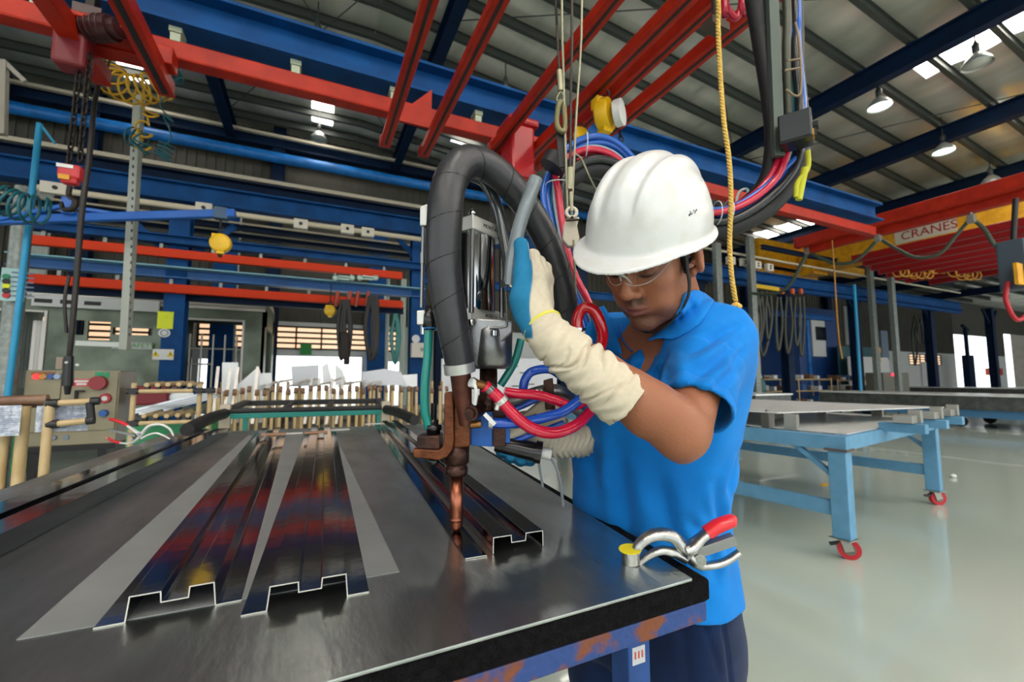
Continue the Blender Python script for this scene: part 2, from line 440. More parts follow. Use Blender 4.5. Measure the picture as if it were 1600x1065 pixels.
# roof sheets with ribs along Y, split by skylight strips
def PR(px, py):
    z = 8.5
    for _ in range(25): p = PZ(px, py, z); z = .5*z+.5*roofz(p[0])
    return p
def roof():
    sky = []                                                        # (x0, x1, y0, y1)
    def sk(px0, px1, py, pyf):
        a = PR(px0, py); b = PR(px1, py); sky.append((a[0], b[0], a[1], PR((px0+px1)/2, pyf)[1]))
    sk(487, 527, 104, 192); sk(176, 212, 88, 120); sk(722, 772, 186, 232); sk(880, 925, 262, 285)
    c = PR(1515, 68); sky.append((c[0]-.40, c[0]+.40, c[1]-2.2, c[1]+.85))
    c = PR(1578, 168); sky.append((c[0]-.35, c[0]+.35, c[1]-3, c[1]+.7))
    c = PR(1232, 356); sky.append((c[0]-.6, c[0]+.6, c[1]-1.0, min(c[1]+1.2, 14.8)))
    for x in (-9., -5.5, -2., 1.9, 5.6, 9.6, 13.8, 18., 23., 29.): sky.append((x, x+.9, -14.5, -1.2))  # unseen glowing strips behind the camera, added to brighten floor and roof
    R0 = random.Random(4)
    xs = sorted({-30., 64., RIDGE, *[s[0] for s in sky], *[s[1] for s in sky], *[round(-12+.22*i, 3) for i in range(190)]})
    ys = sorted({-16., 15.12, *[s[2] for s in sky], *[s[3] for s in sky], *[round(-1.+.09*i, 3) for i in range(178)], *[round(-15.5+.5*i, 3) for i in range(29)]})
    PU = sorted(PURL)
    wr = {x: R0.uniform(0, 6.28) for x in xs}
    def foil(x, y):                                                 # reflective foil sagging between the purlins, creased along the sheets
        z = roofz(x)
        a = max([p for p in PU if p <= y], default=-18); b = min([p for p in PU if p > y], default=18)
        t = (y-a)/(b-a)
        return z-.055*math.sin(math.pi*t)-.010*math.sin(wr[x]+y*2.3)*math.sin(math.pi*t)-.008*math.sin(x*28.6)
    mb = MB(); vs = [(x, y, foil(x, y)) for y in ys for x in xs]; nx = len(xs); fs = []
    for j in range(len(ys)-1):
        for i in range(nx-1):
            cx, cy = (xs[i]+xs[i+1])/2, (ys[j]+ys[j+1])/2
            if any(s[0] < cx < s[1] and s[2] < cy < s[3] for s in sky): continue
            fs.append((j*nx+i, (j+1)*nx+i, (j+1)*nx+i+1, j*nx+i+1))
    mb.add(vs, fs, True); st(mb.build('ceiling', m_roof, solid=0))
    for k, s in enumerate(sky):
        a, b = roofz(s[0])+.01, roofz(s[1])+.01
        q = MB(); q.add([(s[0], s[2], a), (s[1], s[2], b), (s[1], s[3], b), (s[0], s[3], a), (s[0], s[2], a+.02), (s[1], s[2], b+.02), (s[1], s[3], b+.02), (s[0], s[3], a+.02)], [(0, 3, 2, 1), (4, 5, 6, 7), (0, 1, 5, 4), (1, 2, 6, 5), (2, 3, 7, 6), (3, 0, 4, 7)])
        st(q.build('window_%d' % (20+k), m_sky))
roof()
# purlins along X
n = 1
for y in PURL:
    mb = MB(); mb.ibeam((-14, y, roofz(-14)-.15), (RIDGE, y, ZR-.15), .10, .2, .012); mb.ibeam((RIDGE, y, ZR-.15), (24, y, roofz(24)-.15), .10, .2, .012); mb.ibeam((24, y, roofz(24)-.15), (44, y, roofz(44)-.15), .10, .2, .012)
    st(mb.build('trim_%d' % n, m_purlin)); n += 1
# main rafters along Y
for x in (-7.2, -2.45, 2.3, 10.77, 14.4, 17.9, 21.7, 26, 31, 37):
    mb = MB(); z = roofz(x)-.48; mb.ibeam((x, -16, z), (x, 14.9, z), .24, .42, .03)
    for y in PURL: mb.bb(x-.04, x+.04, y-.05, y+.05, z+.2, z+.28)
    st(mb.build('trim_%d' % n, m_navy)); n += 1
# rod bracing under the roof
mb = MB()
for (a, b) in (((2.3, 2.45), (10.77, 8.1)), ((10.77, 2.45), (2.3, 8.1)), ((-2.45, 5.3), (2.3, 13.7)), ((2.3, 5.3), (-2.45, 13.7)), ((14.4, 3), (10.77, 10))):
    mb.cyl((a[0], a[1], roofz(a[0])-.35), (b[0], b[1], roofz(b[0])-.35), .012, n=6)
st(mb.build('trim_%d' % n, m_purlin)); n += 1
# wall columns and the gallery of beams along the left wall
YB = 9.0
def xbeam(px0, px1, pxr, pyr, w, h, m, kind='i', y=YB, name=None, label=None, cat=None, t=.02, extra=None):
    global n
    z = PY(pxr, pyr, y)[2]; x0, x1 = (px0 if px0 <= -50 else XP(px0, y, z)), (px1 if abs(px1) < 60 and px1 > 50 else XP(px1, y, z))
    mb = MB()
    if kind == 'i': mb.ibeam((x0, y, z), (x1, y, z), w, h, t)
    elif kind == 'b': mb.bb(x0, x1, y-w/2, y+w/2, z-h/2, z+h/2)
    else: mb.cyl((x0, y, z), (x1, y, z), w/2, n=14)
    if extra: extra(mb, x0, x1, z)
    if label: o = mb.build(name, m, bev=0); tag(o, label, cat)
    else: o = st(mb.build('trim_%d' % n, m)); n += 1
    return o, x0, x1, z
xbeam(-60, 1500, 400, 216, .25, .40, m_navy, y=14.6)               # eaves beam
xbeam(-60, 1500, 400, 206, .12, .08, m_cream, 'b', y=14.4)
xbeam(-60, 1500, 400, 240, .32, .32, m_bright, 'c', y=14.3)        # bright blue duct
xbeam(-60, 700, 400, 281, .09, .09, m_cream, 'b', y=11.5)          # cream conduit
xbeam(-60, 700, 400, 298, .30, .26, m_navy, y=11.5)
xbeam(-60, 1500, 400, 318, .22, .34, m_blue, y=YB+.05, t=.03)      # deep blue crane beam
xbeam(-60, 1500, 400, 332, .30, .03, m_blue, 'b', y=YB)
for i, (py, mm, w) in enumerate(((352, m_cream, .035), (359, m_navy, .10), (366, m_cream, .03), (371, m_navy, .08), (378, m_grey, .03))):
    xbeam(-60, 655, 400, py, w, w, mm, 'b', y=YB+1.6+.15*i)
xbeam(34, 700, 400, 389, .20, .15, m_blue, y=YB-.0)
xbeam(14, 662, 400, 437, .20, .20, mat('beam_mid', '#1a62a8', rough=.4, col2='#155492', nscale=3), y=YB+.1)
xbeam(14, 662, 400, 429.5, .22, .02, mat('rail_pale', '#7fb4c4', rough=.4), 'b', y=YB-.05)
xbeam(42, 630, 400, 471, .14, .14, m_navy, y=YB+.3)
xbeam(660, 1300, 700, 440, .16, .18, m_blue, y=YB+.1); xbeam(900, 1500, 1100, 432, .2, .22, m_blue, y=YB)
xbeam(1100, 1500, 1240, 412, .06, .05, m_cream, 'b', y=YB-.1); xbeam(1190, 1490, 1240, 395, .12, .14, m_navy, y=YB)
def redtube(px0, px1, pyr, label, y):
    z = PY(400, pyr, y)[2]; x0, x1 = XP(px0, y, z), XP(px1, y, z)
    t = thing('hoist_rail', label, 'hoist rail', ((x0+x1)/2, y, z))
    b = MB(); b.bb(x0, x1, y-.06, y+.06, z-.075, z+.075); b.build('rail', mat('rail_scarlet', '#d2380f', rough=.5, spec=.2), t, bev=.012)
    for k in range(8): b = MB(); xx = x0+(x1-x0)*(k+.5)/8; b.bb(xx-.025, xx+.025, y-.03, y+.03, z+.07, z+.16); b.build('hanger', m_grey, t)
redtube(17, 628, 409, 'upper of the two long red rails along the blue wall gallery', YB)
redtube(44, 629, 460, 'lower of the two long red rails along the blue wall gallery', YB)
# columns of the gallery
cols = [(XP(262, YB, 1.25), '3.9'), (XP(653, YB, 1.25), '4.6'), (6.2, ''), (10.4, ''), (14.5, ''), (18.6, ''), (24.3, ''), (30.4, '')]
for i, (x, q) in enumerate(cols):
    mb = MB(); top = 4.15 if i < 1 else 4.7
    mb.ibeam((x, YB+.22, 0), (x, YB+.22, top), .30, .28, .02, up=(0, 1, 0)); mb.bb(x-.2, x+.2, YB+.02, YB+.42, 0, .03)
    for s in (-1, 1): mb.bar((x, YB+.2, top-.9), (x+s*.8, YB+.2, top-.1), .08, .10)
    st(mb.build('trim_%d' % n, m_blue if i < 2 else m_navy)); n += 1
for i, x in enumerate((-5.6, -1.2, 4.0, 9.0, 14, 20, 27)):
    mb = MB(); mb.ibeam((x, WY-.3, 0), (x, WY-.3, 9.0), .35, .3, .03, up=(0, 1, 0)); st(mb.build('trim_%d' % n, m_navy)); n += 1
for i, x in enumerate((XP(345, WY-.8, 3.), XP(590, WY-.8, 3.))):
    mb = MB(); mb.bb(x-.28, x+.28, WY-.6, WY-.4, 0, 6.5); st(mb.build('trim_%d' % n, m_blue)); n += 1
# pale conduits standing in pairs against the wall
for i, (pa, pb) in enumerate(((40, 46), (52, 57), (62, 67), (337, 342), (363, 368), (602, 606), (628, 632), (640, 645))):
    y = WY-.4; mb = MB()
    for p in (pa, pb): x = XP(p, y, 3.5); mb.cyl((x, y, 0), (x, y, 6.8 if i < 5 else 4.6), .055, n=8)
    st(mb.build('trim_%d' % n, mat('pipe_pale', '#b9c4bd', rough=.5) if i != 7 else mat('pipe_green', '#7fa487', rough=.5))); n += 1
# the blue beam over the aisle with the red crossing rails hung under it
YA = 4.3
z_ = PY(400, 57, YA)[2]
mb = MB(); mb.ibeam((-6, YA, z_), (9.6, YA, z_), .28, .33, .03); st(mb.build('trim_%d' % n, m_blue)); n += 1
zr = PY(400, 115, YA)[2]
cr = thing('crane_runway_rail', 'long red runway rail running across overhead below the blue beam', 'crane rail', (1, YA, zr))
b = MB(); b.bb(-6, 9.5, YA-.055, YA+.055, zr-.075, zr+.08); b.bb(-6, 9.5, YA-.07, YA+.07, zr-.088, zr-.068); b.build('rail', m_red, cr, bev=.012)
def clamp_hanger(x, y, z0, z1, parent):
    b = MB(); b.bb(x-.045, x+.045, y-.07, y+.07, z1-.09, z1+.0); b.cyl((x, y, z0), (x, y, z1), .018, n=8); b.bb(x-.035, x+.035, y-.06, y+.06, z0-.02, z0+.05); b.build('hanger', mat('clamp_pale', '#a9b39b', rough=.5), parent)
for px in (65, 278, 463, 615, 745, 858): clamp_hanger(XP(px, YA, zr+.2), YA, zr+.09, z_-.12, cr)
def yrail(name, label, p_near, p_far, zc, w=.085, h=.11, y_near=None, m=m_red, cat='crane rail', cap=True, sub=None):
    """rail along Y whose far end shows at p_far and that passes p_near"""
    a = PZ(*p_near, zc); f = PZ(*p_far, zc); X = f[0]
    y0 = a[1] if y_near is None else y_near
    t = thing(name, label, cat, (X, f[1], zc))
    b = MB(); b.bb(X-w/2, X+w/2, y0, f[1], zc-h/2, zc+h/2-.012); b.bb(X-w/2-.010, X+w/2+.010, y0, f[1], zc-h/2-.010, zc-h/2+.01)
    b.build('rail', m, t, bev=.012)
    b = MB(); b.bb(X-.011, X+.011, y0, f[1]-.05, zc-h/2-.014, zc-h/2-.008); b.build('slot', m_black, t)
    if cap: b = MB(); b.bb(X-w/2-.015, X+w/2+.015, f[1], f[1]+.02, zc-h/2-.01, zc+h/2); b.build('end_cap', m_dkred, t)
    return t, X, f[1]
zg = zr-.28
r1, xa, _ = yrail('crane_girder', 'left one of the two short-ended red girders overhead, left of the black hose arch', (650, 0), (602, 220), zg, y_near=-3)
r2, xb, _ = yrail('crane_girder', 'right one of the two short-ended red girders joined by a red plate', (772, 0), (662, 236), zg, y_near=-3)
mb = MB(); yj = YA-.15; mb.add([(xa, yj, zg+.08), (xb, yj, zg+.08), (xb, yj, zg+.5), (xa+.05, yj, zg+.12), (xa, yj+.03, zg+.08), (xb, yj+.03, zg+.08), (xb, yj+.03, zg+.5), (xa+.05, yj+.03, zg+.12)], [(0, 1, 2, 3), (7, 6, 5, 4), (0, 4, 5, 1), (1, 5, 6, 2), (2, 6, 7, 3), (3, 7, 4, 0)])
tag(mb.build('joining_plate', m_red), 'tapered red steel plate joining the two short-ended girders', 'steel plate')
r3, xc, yc = yrail('crane_girder', 'single red girder running up from the hoist toward top middle', (960, 0), (770, 232), zg, y_near=-3, w=.085)
r4, xd, _ = yrail('crane_girder', 'left beam of the close red girder pair above the helmet', (1055, 0), (829, 240), zg-.05, y_near=-3, w=.085)
r5, xe, _ = yrail('crane_girder', 'right beam of the close red girder pair above the helmet', (1120, 0), (843, 254), zg-.05, y_near=-3, w=.085)
r6, xf, _ = yrail('crane_girder', 'lone red girder right of the yellow balancer, passing behind the rope', (1175, 40), (948, 204), zg-.10, y_near=-3, w=.085)
b = MB(); yy = YA-.1
for (x0, z0, x1, z1) in ((xc, zg+.12, xd+.25, zg-.05), (xc-.1, zg-.1, xe, zg-.16), (xc, zg-.3, xd, zg-.1)): b.bar((x0, yy, z0), (x1, yy, z1), .07, .07)
b.bb(xd-.1, xe+.15, yy-.05, yy+.05, zg-.02, zg+.12); b.bb(xc-.05, xc+.32, yy-.12, yy+.1, zg-.12, zg+.02)
tag(b.build('girder_carriage', m_red, bev=.008), 'red braced carriage joining the girders where they meet the runway rail', 'crane carriage')
# second red runway far right of the blue beam
# ---- right hand cranes
m_red2 = mat('crane_red_dark', '#7c0f10', rough=.42, spec=.3)
def farrail(pa, pb, z, label, w=.20, h=.26, off=0):
    a = PZ(*pa, z); X = a[0]+off; y1 = a[1]; y0 = PZ(*pb, z)[1]-1.5
    t = thing('crane_girder', label, 'crane rail', (X, y1, z)); b = MB(); b.bb(X-w/2, X+w/2, y0, y1, z-h/2, z+h/2); b.build('rail', m_red if w > .18 else m_red2, t, bev=.02)
    b = MB(); b.bb(X-w/2-.01, X+w/2+.01, y1, y1+.03, z-h/2-.01, z+h/2+.01); b.build('end_cap', m_dkred, t); return X, y0, y1
A = farrail((1246, 380), (1600, 292), 4.75, 'upper of the two long red girders at the right, the highest of the red cranes')
B = farrail((1262, 389), (1600, 310), 4.6, 'second long red girder right below the highest one at the right')
rows = [((1335, 405), (1600, 353)), ((1352, 410), (1600, 365)), ((1364, 417), (1600, 377)), ((1376, 423), (1600, 388)), ((1388, 428), (1600, 399)), ((1402, 433), (1600, 409)), ((1418, 437), (1600, 418)), ((1455, 440), (1600, 427))]
nm = ['first', 'second', 'third', 'fourth', 'fifth', 'sixth', 'seventh', 'lowest']
for k, (pa, pb) in enumerate(rows):
    farrail(pa, pb, 4.6-.02*k, nm[k]+(' of the stacked red rails under the yellow crane' if k == 7 else ' red rail counted down from the yellow crane girder'), w=.17, h=.20)
for k, (x0, y0, x1) in enumerate(((1350, 425, 1230),)): pass
# yellow overhead travelling crane with its lettering
zy = 6.0; pa = PZ(1240, 440, 4.4)
cy = thing('overhead_crane', 'yellow travelling crane girder with red lettering on a white band, upper right', 'crane', (16, 8, 5.6))
Xc = PZ(1450, 355, 6.0)[0]; ye = PZ(1290, 388, 5.6)[1]
b = MB(); b.bb(Xc-.25, Xc+.25, -2, 9.8, 5.35, 6.35); b.bb(Xc-.38, Xc+.38, -2, 9.8, 5.30, 5.36); b.bb(Xc-.38, Xc+.38, -2, 9.8, 6.33, 6.39); b.build('girder', m_yel, cy, bev=.02)
xs_ = Xc-.255
ya_, yb_ = YP(1495, xs_, 5.95), YP(1398, xs_, 5.9)
zl_ = PX(1450, 360, xs_)[2]; b = MB(); b.bb(xs_-.03, xs_, -2, yb_-.4, zl_-.38, zl_-.30); b.build('pale_line', m_cream, cy)
b = MB(); b.bb(xs_-.01, xs_, ya_, yb_, zl_-.22, zl_+.3); b.build('name_panel', mat('panel_pale', '#c9c4ae', rough=.5), cy)
text('crane_lettering', 'CRANES', .37, PX(1450, 360, xs_-.016), (0, -1, 0), (0, 0, 1), mat('letter_red', '#9c2030', rough=.5), cy, ext=.004)
b = MB(); b.bb(Xc-.45, Xc+.45, 9.7, 10.2, 5.2, 6.0); b.build('end_carriage', m_yel, cy)
cy2 = thing('overhead_crane', 'darker yellow crane girder behind the blue gallery beams, right of the rope', 'crane', (20, 12, 5.))
q0, q1 = PY(1215, 452, 12.), PY(1340, 405, 12.)
b = MB(); b.bb(XP(1180, 10.5, 5), XP(1345, 10.5, 5), 10.3, 10.8, PY(1290, 424, 10.5)[2], PY(1290, 396, 10.5)[2]); b.build('girder', m_yel, cy2)
b = MB(); b.bb(XP(1180, 11, 5), XP(1275, 11, 5), 10.9, 11.3, PY(1220, 446, 11)[2], PY(1220, 424, 11)[2]); b.build('lower_girder', m_yel, cy2)
# ---- bell lamps and hanging yellow balancers
def lamp(px, py, z, lit, label, D=.46):
    p = PR(px, py)
    for _ in range(20): p = PZ(px, py, roofz(p[0])-.95)
    z = p[2]; t = thing('high_bay_lamp', label, 'ceiling lamp', p, 'bell lamps under the roof')
    b = MB(); R = D/2; b.lathe([(R, 0), (R*.92, .06), (R*.62, .16), (R*.3, .23), (R*.22, .25)], p, n=24); b.build('reflector', mat('lamp_alu', '#b8bcb8', rough=.35, metal=.5), t, solid=.006)
    b = MB(); b.lathe([(.001, .245), (R*.24, .245), (R*.26, .42), (.03, .46), (.012, .52), (.012, roofz(p[0])-z)], p, n=14); b.build('ballast', mat('lamp_dark', '#3a403e', rough=.5), t)
    b = MB(); b.lathe([(.001, .02), (R*.86, .03), (R*.86, .05), (.001, .05)], p, n=24); b.build('bulb_glass', mat('lamp_glow', '#ffffff', emit='#eafff6', estr=14.0) if lit else mat('lamp_off', '#c9cfca', rough=.3), t)
    if lit:
        l = bpy.data.lights.new('lamp_light', 'SPOT'); l.energy = 60; l.spot_size = 2.4; l.shadow_soft_size = .2; q = bpy.data.objects.new('lamp_light', l); C.objects.link(q); q.parent = t; q.location = (0, 0, -.03)
lamp(1375, 168, 8.0, True, 'lit bell lamp nearest the junction box, top right')
lamp(1475, 238, 8.0, True, 'lit bell lamp in the middle of the diagonal row at top right')
lamp(1549, 287, 7.8, True, 'lit bell lamp lowest in the picture, above the long red girders')
lamp(1527, 102, 7.8, False, 'unlit bell lamp hanging in front of the large skylight')
lamp(495, 66, 8.2, False, 'unlit bell lamp above the blue aisle beam, top centre left')
lamp(790, 150, 8.2, False, 'small unlit bell lamp between the red girders')
lamp(907, 272, 8.0, True, 'lit bell lamp just left of the white hard hat')
lamp(498, 218, 8.0, False, 'dark bell lamp below the skylight at left')
lamp(1284, 318, 7.6, False, 'far unlit bell lamp above the start of the long red girders')
# ============================================================ THE WORKER
def rotm(yaw, pitch, roll):
    cy, sy = math.cos(yaw), math.sin(yaw); cp, sp = math.cos(pitch), math.sin(pitch); cr, sr = math.cos(roll), math.sin(roll)
    Y = np.array([[cy, 0, -sy], [0, 1, 0], [sy, 0, cy]]); P = np.array([[1, 0, 0], [0, cp, -sp], [0, sp, cp]]); R = np.array([[cr, -sr, 0], [sr, cr, 0], [0, 0, 1]])
    return Y@P@R
def w2cf(p): v = np.array(p, float)-CAM; return np.array([v@RT, v@UP, -(v@FW)])
def sst(x, a, b): t = np.clip((x-a)/(b-a), 0, 1); return t*t*(3-2*t)
def segd(V, a, b):
    a = np.array(a, float); d = np.array(b, float)-a; t = np.clip(((V-a)@d)/(d@d), 0, 1); return np.linalg.norm(V-a-t[:, None]*d, axis=1)
def vnoise(V, f, seed=0):
    rs = np.random.RandomState(seed); out = np.zeros(len(V))
    for k in range(5):
        d = rs.normal(size=3); d /= np.linalg.norm(d); out += np.sin(V@d*f*(.7+.25*k)+rs.rand()*6.28)
    return out/5
HM = rotm(math.radians(49), math.radians(34), math.radians(-7)); HP = np.array([.272, .155, -.83])
def H(x, y, z): return HP+HM@np.array([x, y, z])
def H_inv(V): return (V-HP)@HM
# --- body pivots
Lsh = cf(1108, 533, .875); Rsh = cf(950, 535, 1.12); Elb = cf(1065, 678, .70); Wri = cf(868, 532, .73)
NB = cf(1052, 512, .97)
skin = mat('skin', '#8d5336', rough=.45, spec=.4, sss=.06, bump=.12, bscale=220)
attr_mat(skin)
person = thing('person', 'person in white hard hat and blue polo shirt working the welding gun at the table', 'person', PZ(1020, 1050, 0)*0+np.array([*(CAM+RT*.35+FW*1.05)[:2], 0]))
def build_body():
    s = SDF((.02, -.22, -1.28), (.53, .36, -.58), .0027)
    h = lambda *p, **k: None
    # skull, face
    s.ell(H(0, .045, -.012), (.077, .092, .098), HM, k=.01)
    s.ell(H(0, -.012, .034), (.064, .078, .058), HM, k=.02)
    for q in (-1, 1):
        s.ell(H(q*.040, -.004, .062), (.024, .019, .024), HM, k=.02)                       # cheekbones
        s.cap(H(q*.056, -.042, .006), H(q*.044, -.074, .040), .017, .017, k=.022)           # jaw
        s.cap(H(q*.044, -.074, .040), H(q*.012, -.092, .074), .017, .015, k=.02)
        s.ell(H(q*.034, -.044, .062), (.021, .027, .022), HM, k=.02)                        # cheeks
        s.cap(H(q*.008, .043, .090), H(q*.048, .041, .068), .009, .008, k=.014)             # brow
    s.ell(H(0, -.090, .080), (.019, .014, .015), HM, k=.014)                                # chin
    s.ell(H(0, -.050, .080), (.029, .024, .019), HM, k=.014)                                # mouth mound
    for q in (-1, 1): s.ell(H(q*.033, .022, .100), (.019, .013, .017), HM, k=.012, op='s')  # sockets
    for q in (-1, 1):
        s.ell(H(q*.032, .019, .0755), (.0155, .0125, .0135), HM, k=.004)                    # lidded eyes
        s.cap(H(q*.018, .0075, .087), H(q*.042, .009, .080), .0024, .0022, k=.004)          # lower lid
        s.cap(H(q*.017, .030, .086), H(q*.046, .028, .077), .003, .003, k=.006)
    # nose
    s.cap(H(0, .032, .090), H(0, -.006, .106), .0085, .0105, k=.012)
    s.ell(H(0, -.013, .1085), (.0125, .0115, .0115), HM, k=.008)
    for q in (-1, 1):
        s.ell(H(q*.0145, -.018, .0975), (.0085, .0085, .0105), HM, k=.005)
        s.ell(H(q*.0075, -.0275, .104), (.0042, .004, .0055), HM, k=.003, op='s')
    s.cap(H(0, -.028, .098), H(0, -.036, .0985), .0035, .004, k=.006)                       # philtrum
    # lips
    up = [H(-.026, -.052, .086), H(-.012, -.0465, .0965), H(-.004, -.0445, .1000), H(0, -.0458, .0998), H(.004, -.0445, .1000), H(.012, -.0465, .0965), H(.026, -.052, .086)]
    s.chain(up, [.002, .0042, .0048, .0045, .0048, .0042, .002], k=.004)
    lo = [H(-.023, -.054, .087), H(-.010, -.0575, .0965), H(0, -.0585, .0985), H(.010, -.0575, .0965), H(.023, -.054, .087)]
    s.chain(lo, [.002, .0050, .0058, .0050, .002], k=.004)
    cr = [H(-.027, -.0525, .090), H(-.012, -.0515, .1015), H(0, -.0520, .1040), H(.012, -.0515, .1015), H(.027, -.0525, .090)]
    s.chain(cr, [.0012, .0017, .0018, .0017, .0012], k=.002, op='s')
    s.cap(H(-.012, -.071, .093), H(.012, -.071, .093), .004, .004, k=.008, op='s')           # chin hollow
    # ears
    for q in (-1, 1):
        er = HM@rotm(math.radians(-q*30), math.radians(-8), 0)
        s.ell(H(q*.083, .004, -.013), (.0105, .036, .022), er, k=.006)
        s.ell(H(q*.0745, -.026, -.002), (.006, .010, .009), er, k=.004)
        s.ell(H(q*.0945, .006, -.009), (.0055, .024, .0125), er, k=.004, op='s')
        s.cap(H(q*.0815, .012, -.006), H(q*.083, -.014, -.014), .0035, .0028, k=.004)
        s.ell(H(q*.079, -.003, .004), (.004, .006, .0045), HM, k=.003)
    # neck
    s.cap(H(0, -.035, -.022), NB+np.array([.01, .0, 0]), .058, .066, k=.02)
    s.cap(H(.045, -.03, -.03), NB+np.array([-.045, -.01, .06]), .014, .012, k=.015)          # neck muscle
    s.cap(H(0, -.06, .04), H(0, -.10, -.0), .026, .03, k=.02)
    # chest, shoulders under the shirt
    s.cap(Lsh+np.array([-.05, -.01, -.01]), Rsh+np.array([.04, -.01, 0]), .045, .045, k=.04)
    s.field(loft([(cf(1042, 500, .985), .15, .062), (cf(1036, 520, .985), .165, .074), (cf(1030, 560, .985), .18, .104), (cf(1024, 620, 1.0), .18, .112), (cf(1016, 680, 1.02), .175, .11)]), (.02, -.22, -1.28), (.50, .12, -.62), .02)
    # left arm
    el = Elb; d = Wri-el
    s.chain([Lsh, Lsh*.45+el*.55, el+(Lsh-el)*.08], [.044, .043, .044], k=.03)
    s.ell(el+np.array([-.001, -.004, .004]), (.038, .038, .040), k=.016)
    s.chain([el+d*.03, el+d*.25, el+d*.6, el+d*1.0, el+d*1.05], [.040, .0455, .039, .029, .028], k=.022)
    s.cap(el+np.array([.006, -.025, -.002]), el+np.array([.0, -.033, .002]), .011, .010, k=.018)          # elbow point
    s.cap(el+d*.10+np.array([.0, .016, .01]), el+d*.40+np.array([0, .01, .01]), .030, .024, k=.03)    # forearm muscle
    def col(V, N):
        L = H_inv(V); x, y, z = L[:, 0], L[:, 1], L[:, 2]; ax = np.abs(x)
        base = np.tile(np.array([.31, .118, .060]), (len(V), 1))
        def mixc(m, c): nonlocal base; m = np.clip(m, 0, 1)[:, None]; base = base*(1-m)+np.array(c)*m
        head = np.linalg.norm(L-np.array([0, 0, .02]), axis=1) < .16
        n1 = vnoise(V, 90, 3); mixc((n1*.5+.5)*.25, (.26, .098, .050))
        # warmer nose, ears, cheeks
        mixc(head*np.exp(-((x/.018)**2+((y+.014)/.016)**2+((z-.105)/.02)**2))*.35, (.46, .17, .09))
        mixc(head*(ax > .072)*.35*(y > -.05)*(y < .05), (.42, .14, .075))
        # eye area and lids a little darker
        for q in (-1, 1): mixc(head*np.exp(-(((x-q*.032)/.020)**2+((y-.020)/.016)**2))*(z > .05)*.7, (.12, .045, .028))
        # stubble on jaw, chin, upper lip
        nz = .75+.25*vnoise(V, 900, 5)
        st = sst(-y, .045, .075)*(z > -.01)+np.exp(-(((y+.035)/.0095)**4+(x/.028)**4))*(z > .075)*1.4
        st = st*(head)*(1-np.exp(-((x/.020)**2+((y+.053)/.009)**2)))
        mixc(np.clip(st*.85*nz, 0, .85), (.060, .030, .022))
        # lips
        lip = np.exp(-((x/.024)**4+((y+.0525)/.0095)**4))*(z > .082)*head
        mixc(lip*.95, (.19, .062, .055))
        mixc(head*(z > .084)*np.exp(-((x/.026)**4+((y+.0518+.00*ax)/.0016)**2))*.8, (.05, .015, .012))
        mixc(head*(z > .09)*sum(np.exp(-(((x-q*.0075)/.0035)**2+((y+.026)/.003)**2)) for q in (-1, 1))*.9, (.04, .015, .01))
        # eyebrows and lash lines
        for q in (-1, 1):
            mixc(head*(z > .05)*np.exp(-(((x-q*.032)/.021)**4+((y-.041-.1*(ax-.03))/.0045)**2))*.95, (.012, .008, .007))
            mixc(head*(z > .06)*np.exp(-(((x-q*.032)/.0165)**4+((y-.0125+((x-q*.032)/.018)**2*-.004)/.0030)**2))*1.0, (.010, .006, .005))
        # elbow creases, knuckly darker skin
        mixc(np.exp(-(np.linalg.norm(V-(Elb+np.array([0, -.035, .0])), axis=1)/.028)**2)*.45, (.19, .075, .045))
        return base
    return solid_from(s, 'body', skin, person, color=col, it=2, disp=lambda V, N: vnoise(V, 60, 1)*.0004)
wv = np.array([.65, 0, .76]); wv /= np.linalg.norm(wv); fv = np.array([-.76, 0, .65]); fv /= np.linalg.norm(fv)
TB = np.stack([wv, (0, 1, 0), fv], 1)
def loft(levels):       # levels: (centre, a, b) top to bottom; elliptical sections along the torso axes
    L = sorted(levels, key=lambda l: l[0][1])
    ys = [l[0][1] for l in L]
    def fn(X, Y, Z):
        cx = np.interp(Y, ys, [l[0][0] for l in L]); cz = np.interp(Y, ys, [l[0][2] for l in L])
        a = np.interp(Y, ys, [l[1] for l in L]); b = np.interp(Y, ys, [l[2] for l in L])
        x = X-cx; z = Z-cz; p = wv[0]*x+wv[2]*z; q = fv[0]*x+fv[2]*z
        r = ((np.abs(p)/a)**2.3+(np.abs(q)/b)**2.3)**(1/2.3)
        d = (r-1)*np.minimum(a, b)
        return np.maximum(d, np.maximum(ys[0]-Y, Y-ys[-1]))
    return fn
def cone(s, a, b, ra, rb, k=.0, op='u', over=0.0):
    a = np.array(a, float); b = np.array(b, float); d = b-a; L = np.linalg.norm(d); d = d/L; R = max(ra, rb)
    def fn(X, Y, Z):
        x, y, z = X-a[0], Y-a[1], Z-a[2]; t = x*d[0]+y*d[1]+z*d[2]
        rad = np.sqrt(np.maximum(x*x+y*y+z*z-t*t, 0)); return np.maximum(rad-(ra+(rb-ra)*np.clip(t/L, 0, 1)), np.maximum(-t, t-L))
    s.field(fn, np.minimum(a, b)-R-.03, np.maximum(a, b)+R+.03, k, op)
SlA = Lsh+np.array([.004, .004, 0]); SlB = cf(1082, 640, .755)
blue = mat('polo_blue', '#0b80d8', rough=.85, col2='#0974c8', nscale=9, bump=.25, bscale=700, spec=.2, sheen=.06)
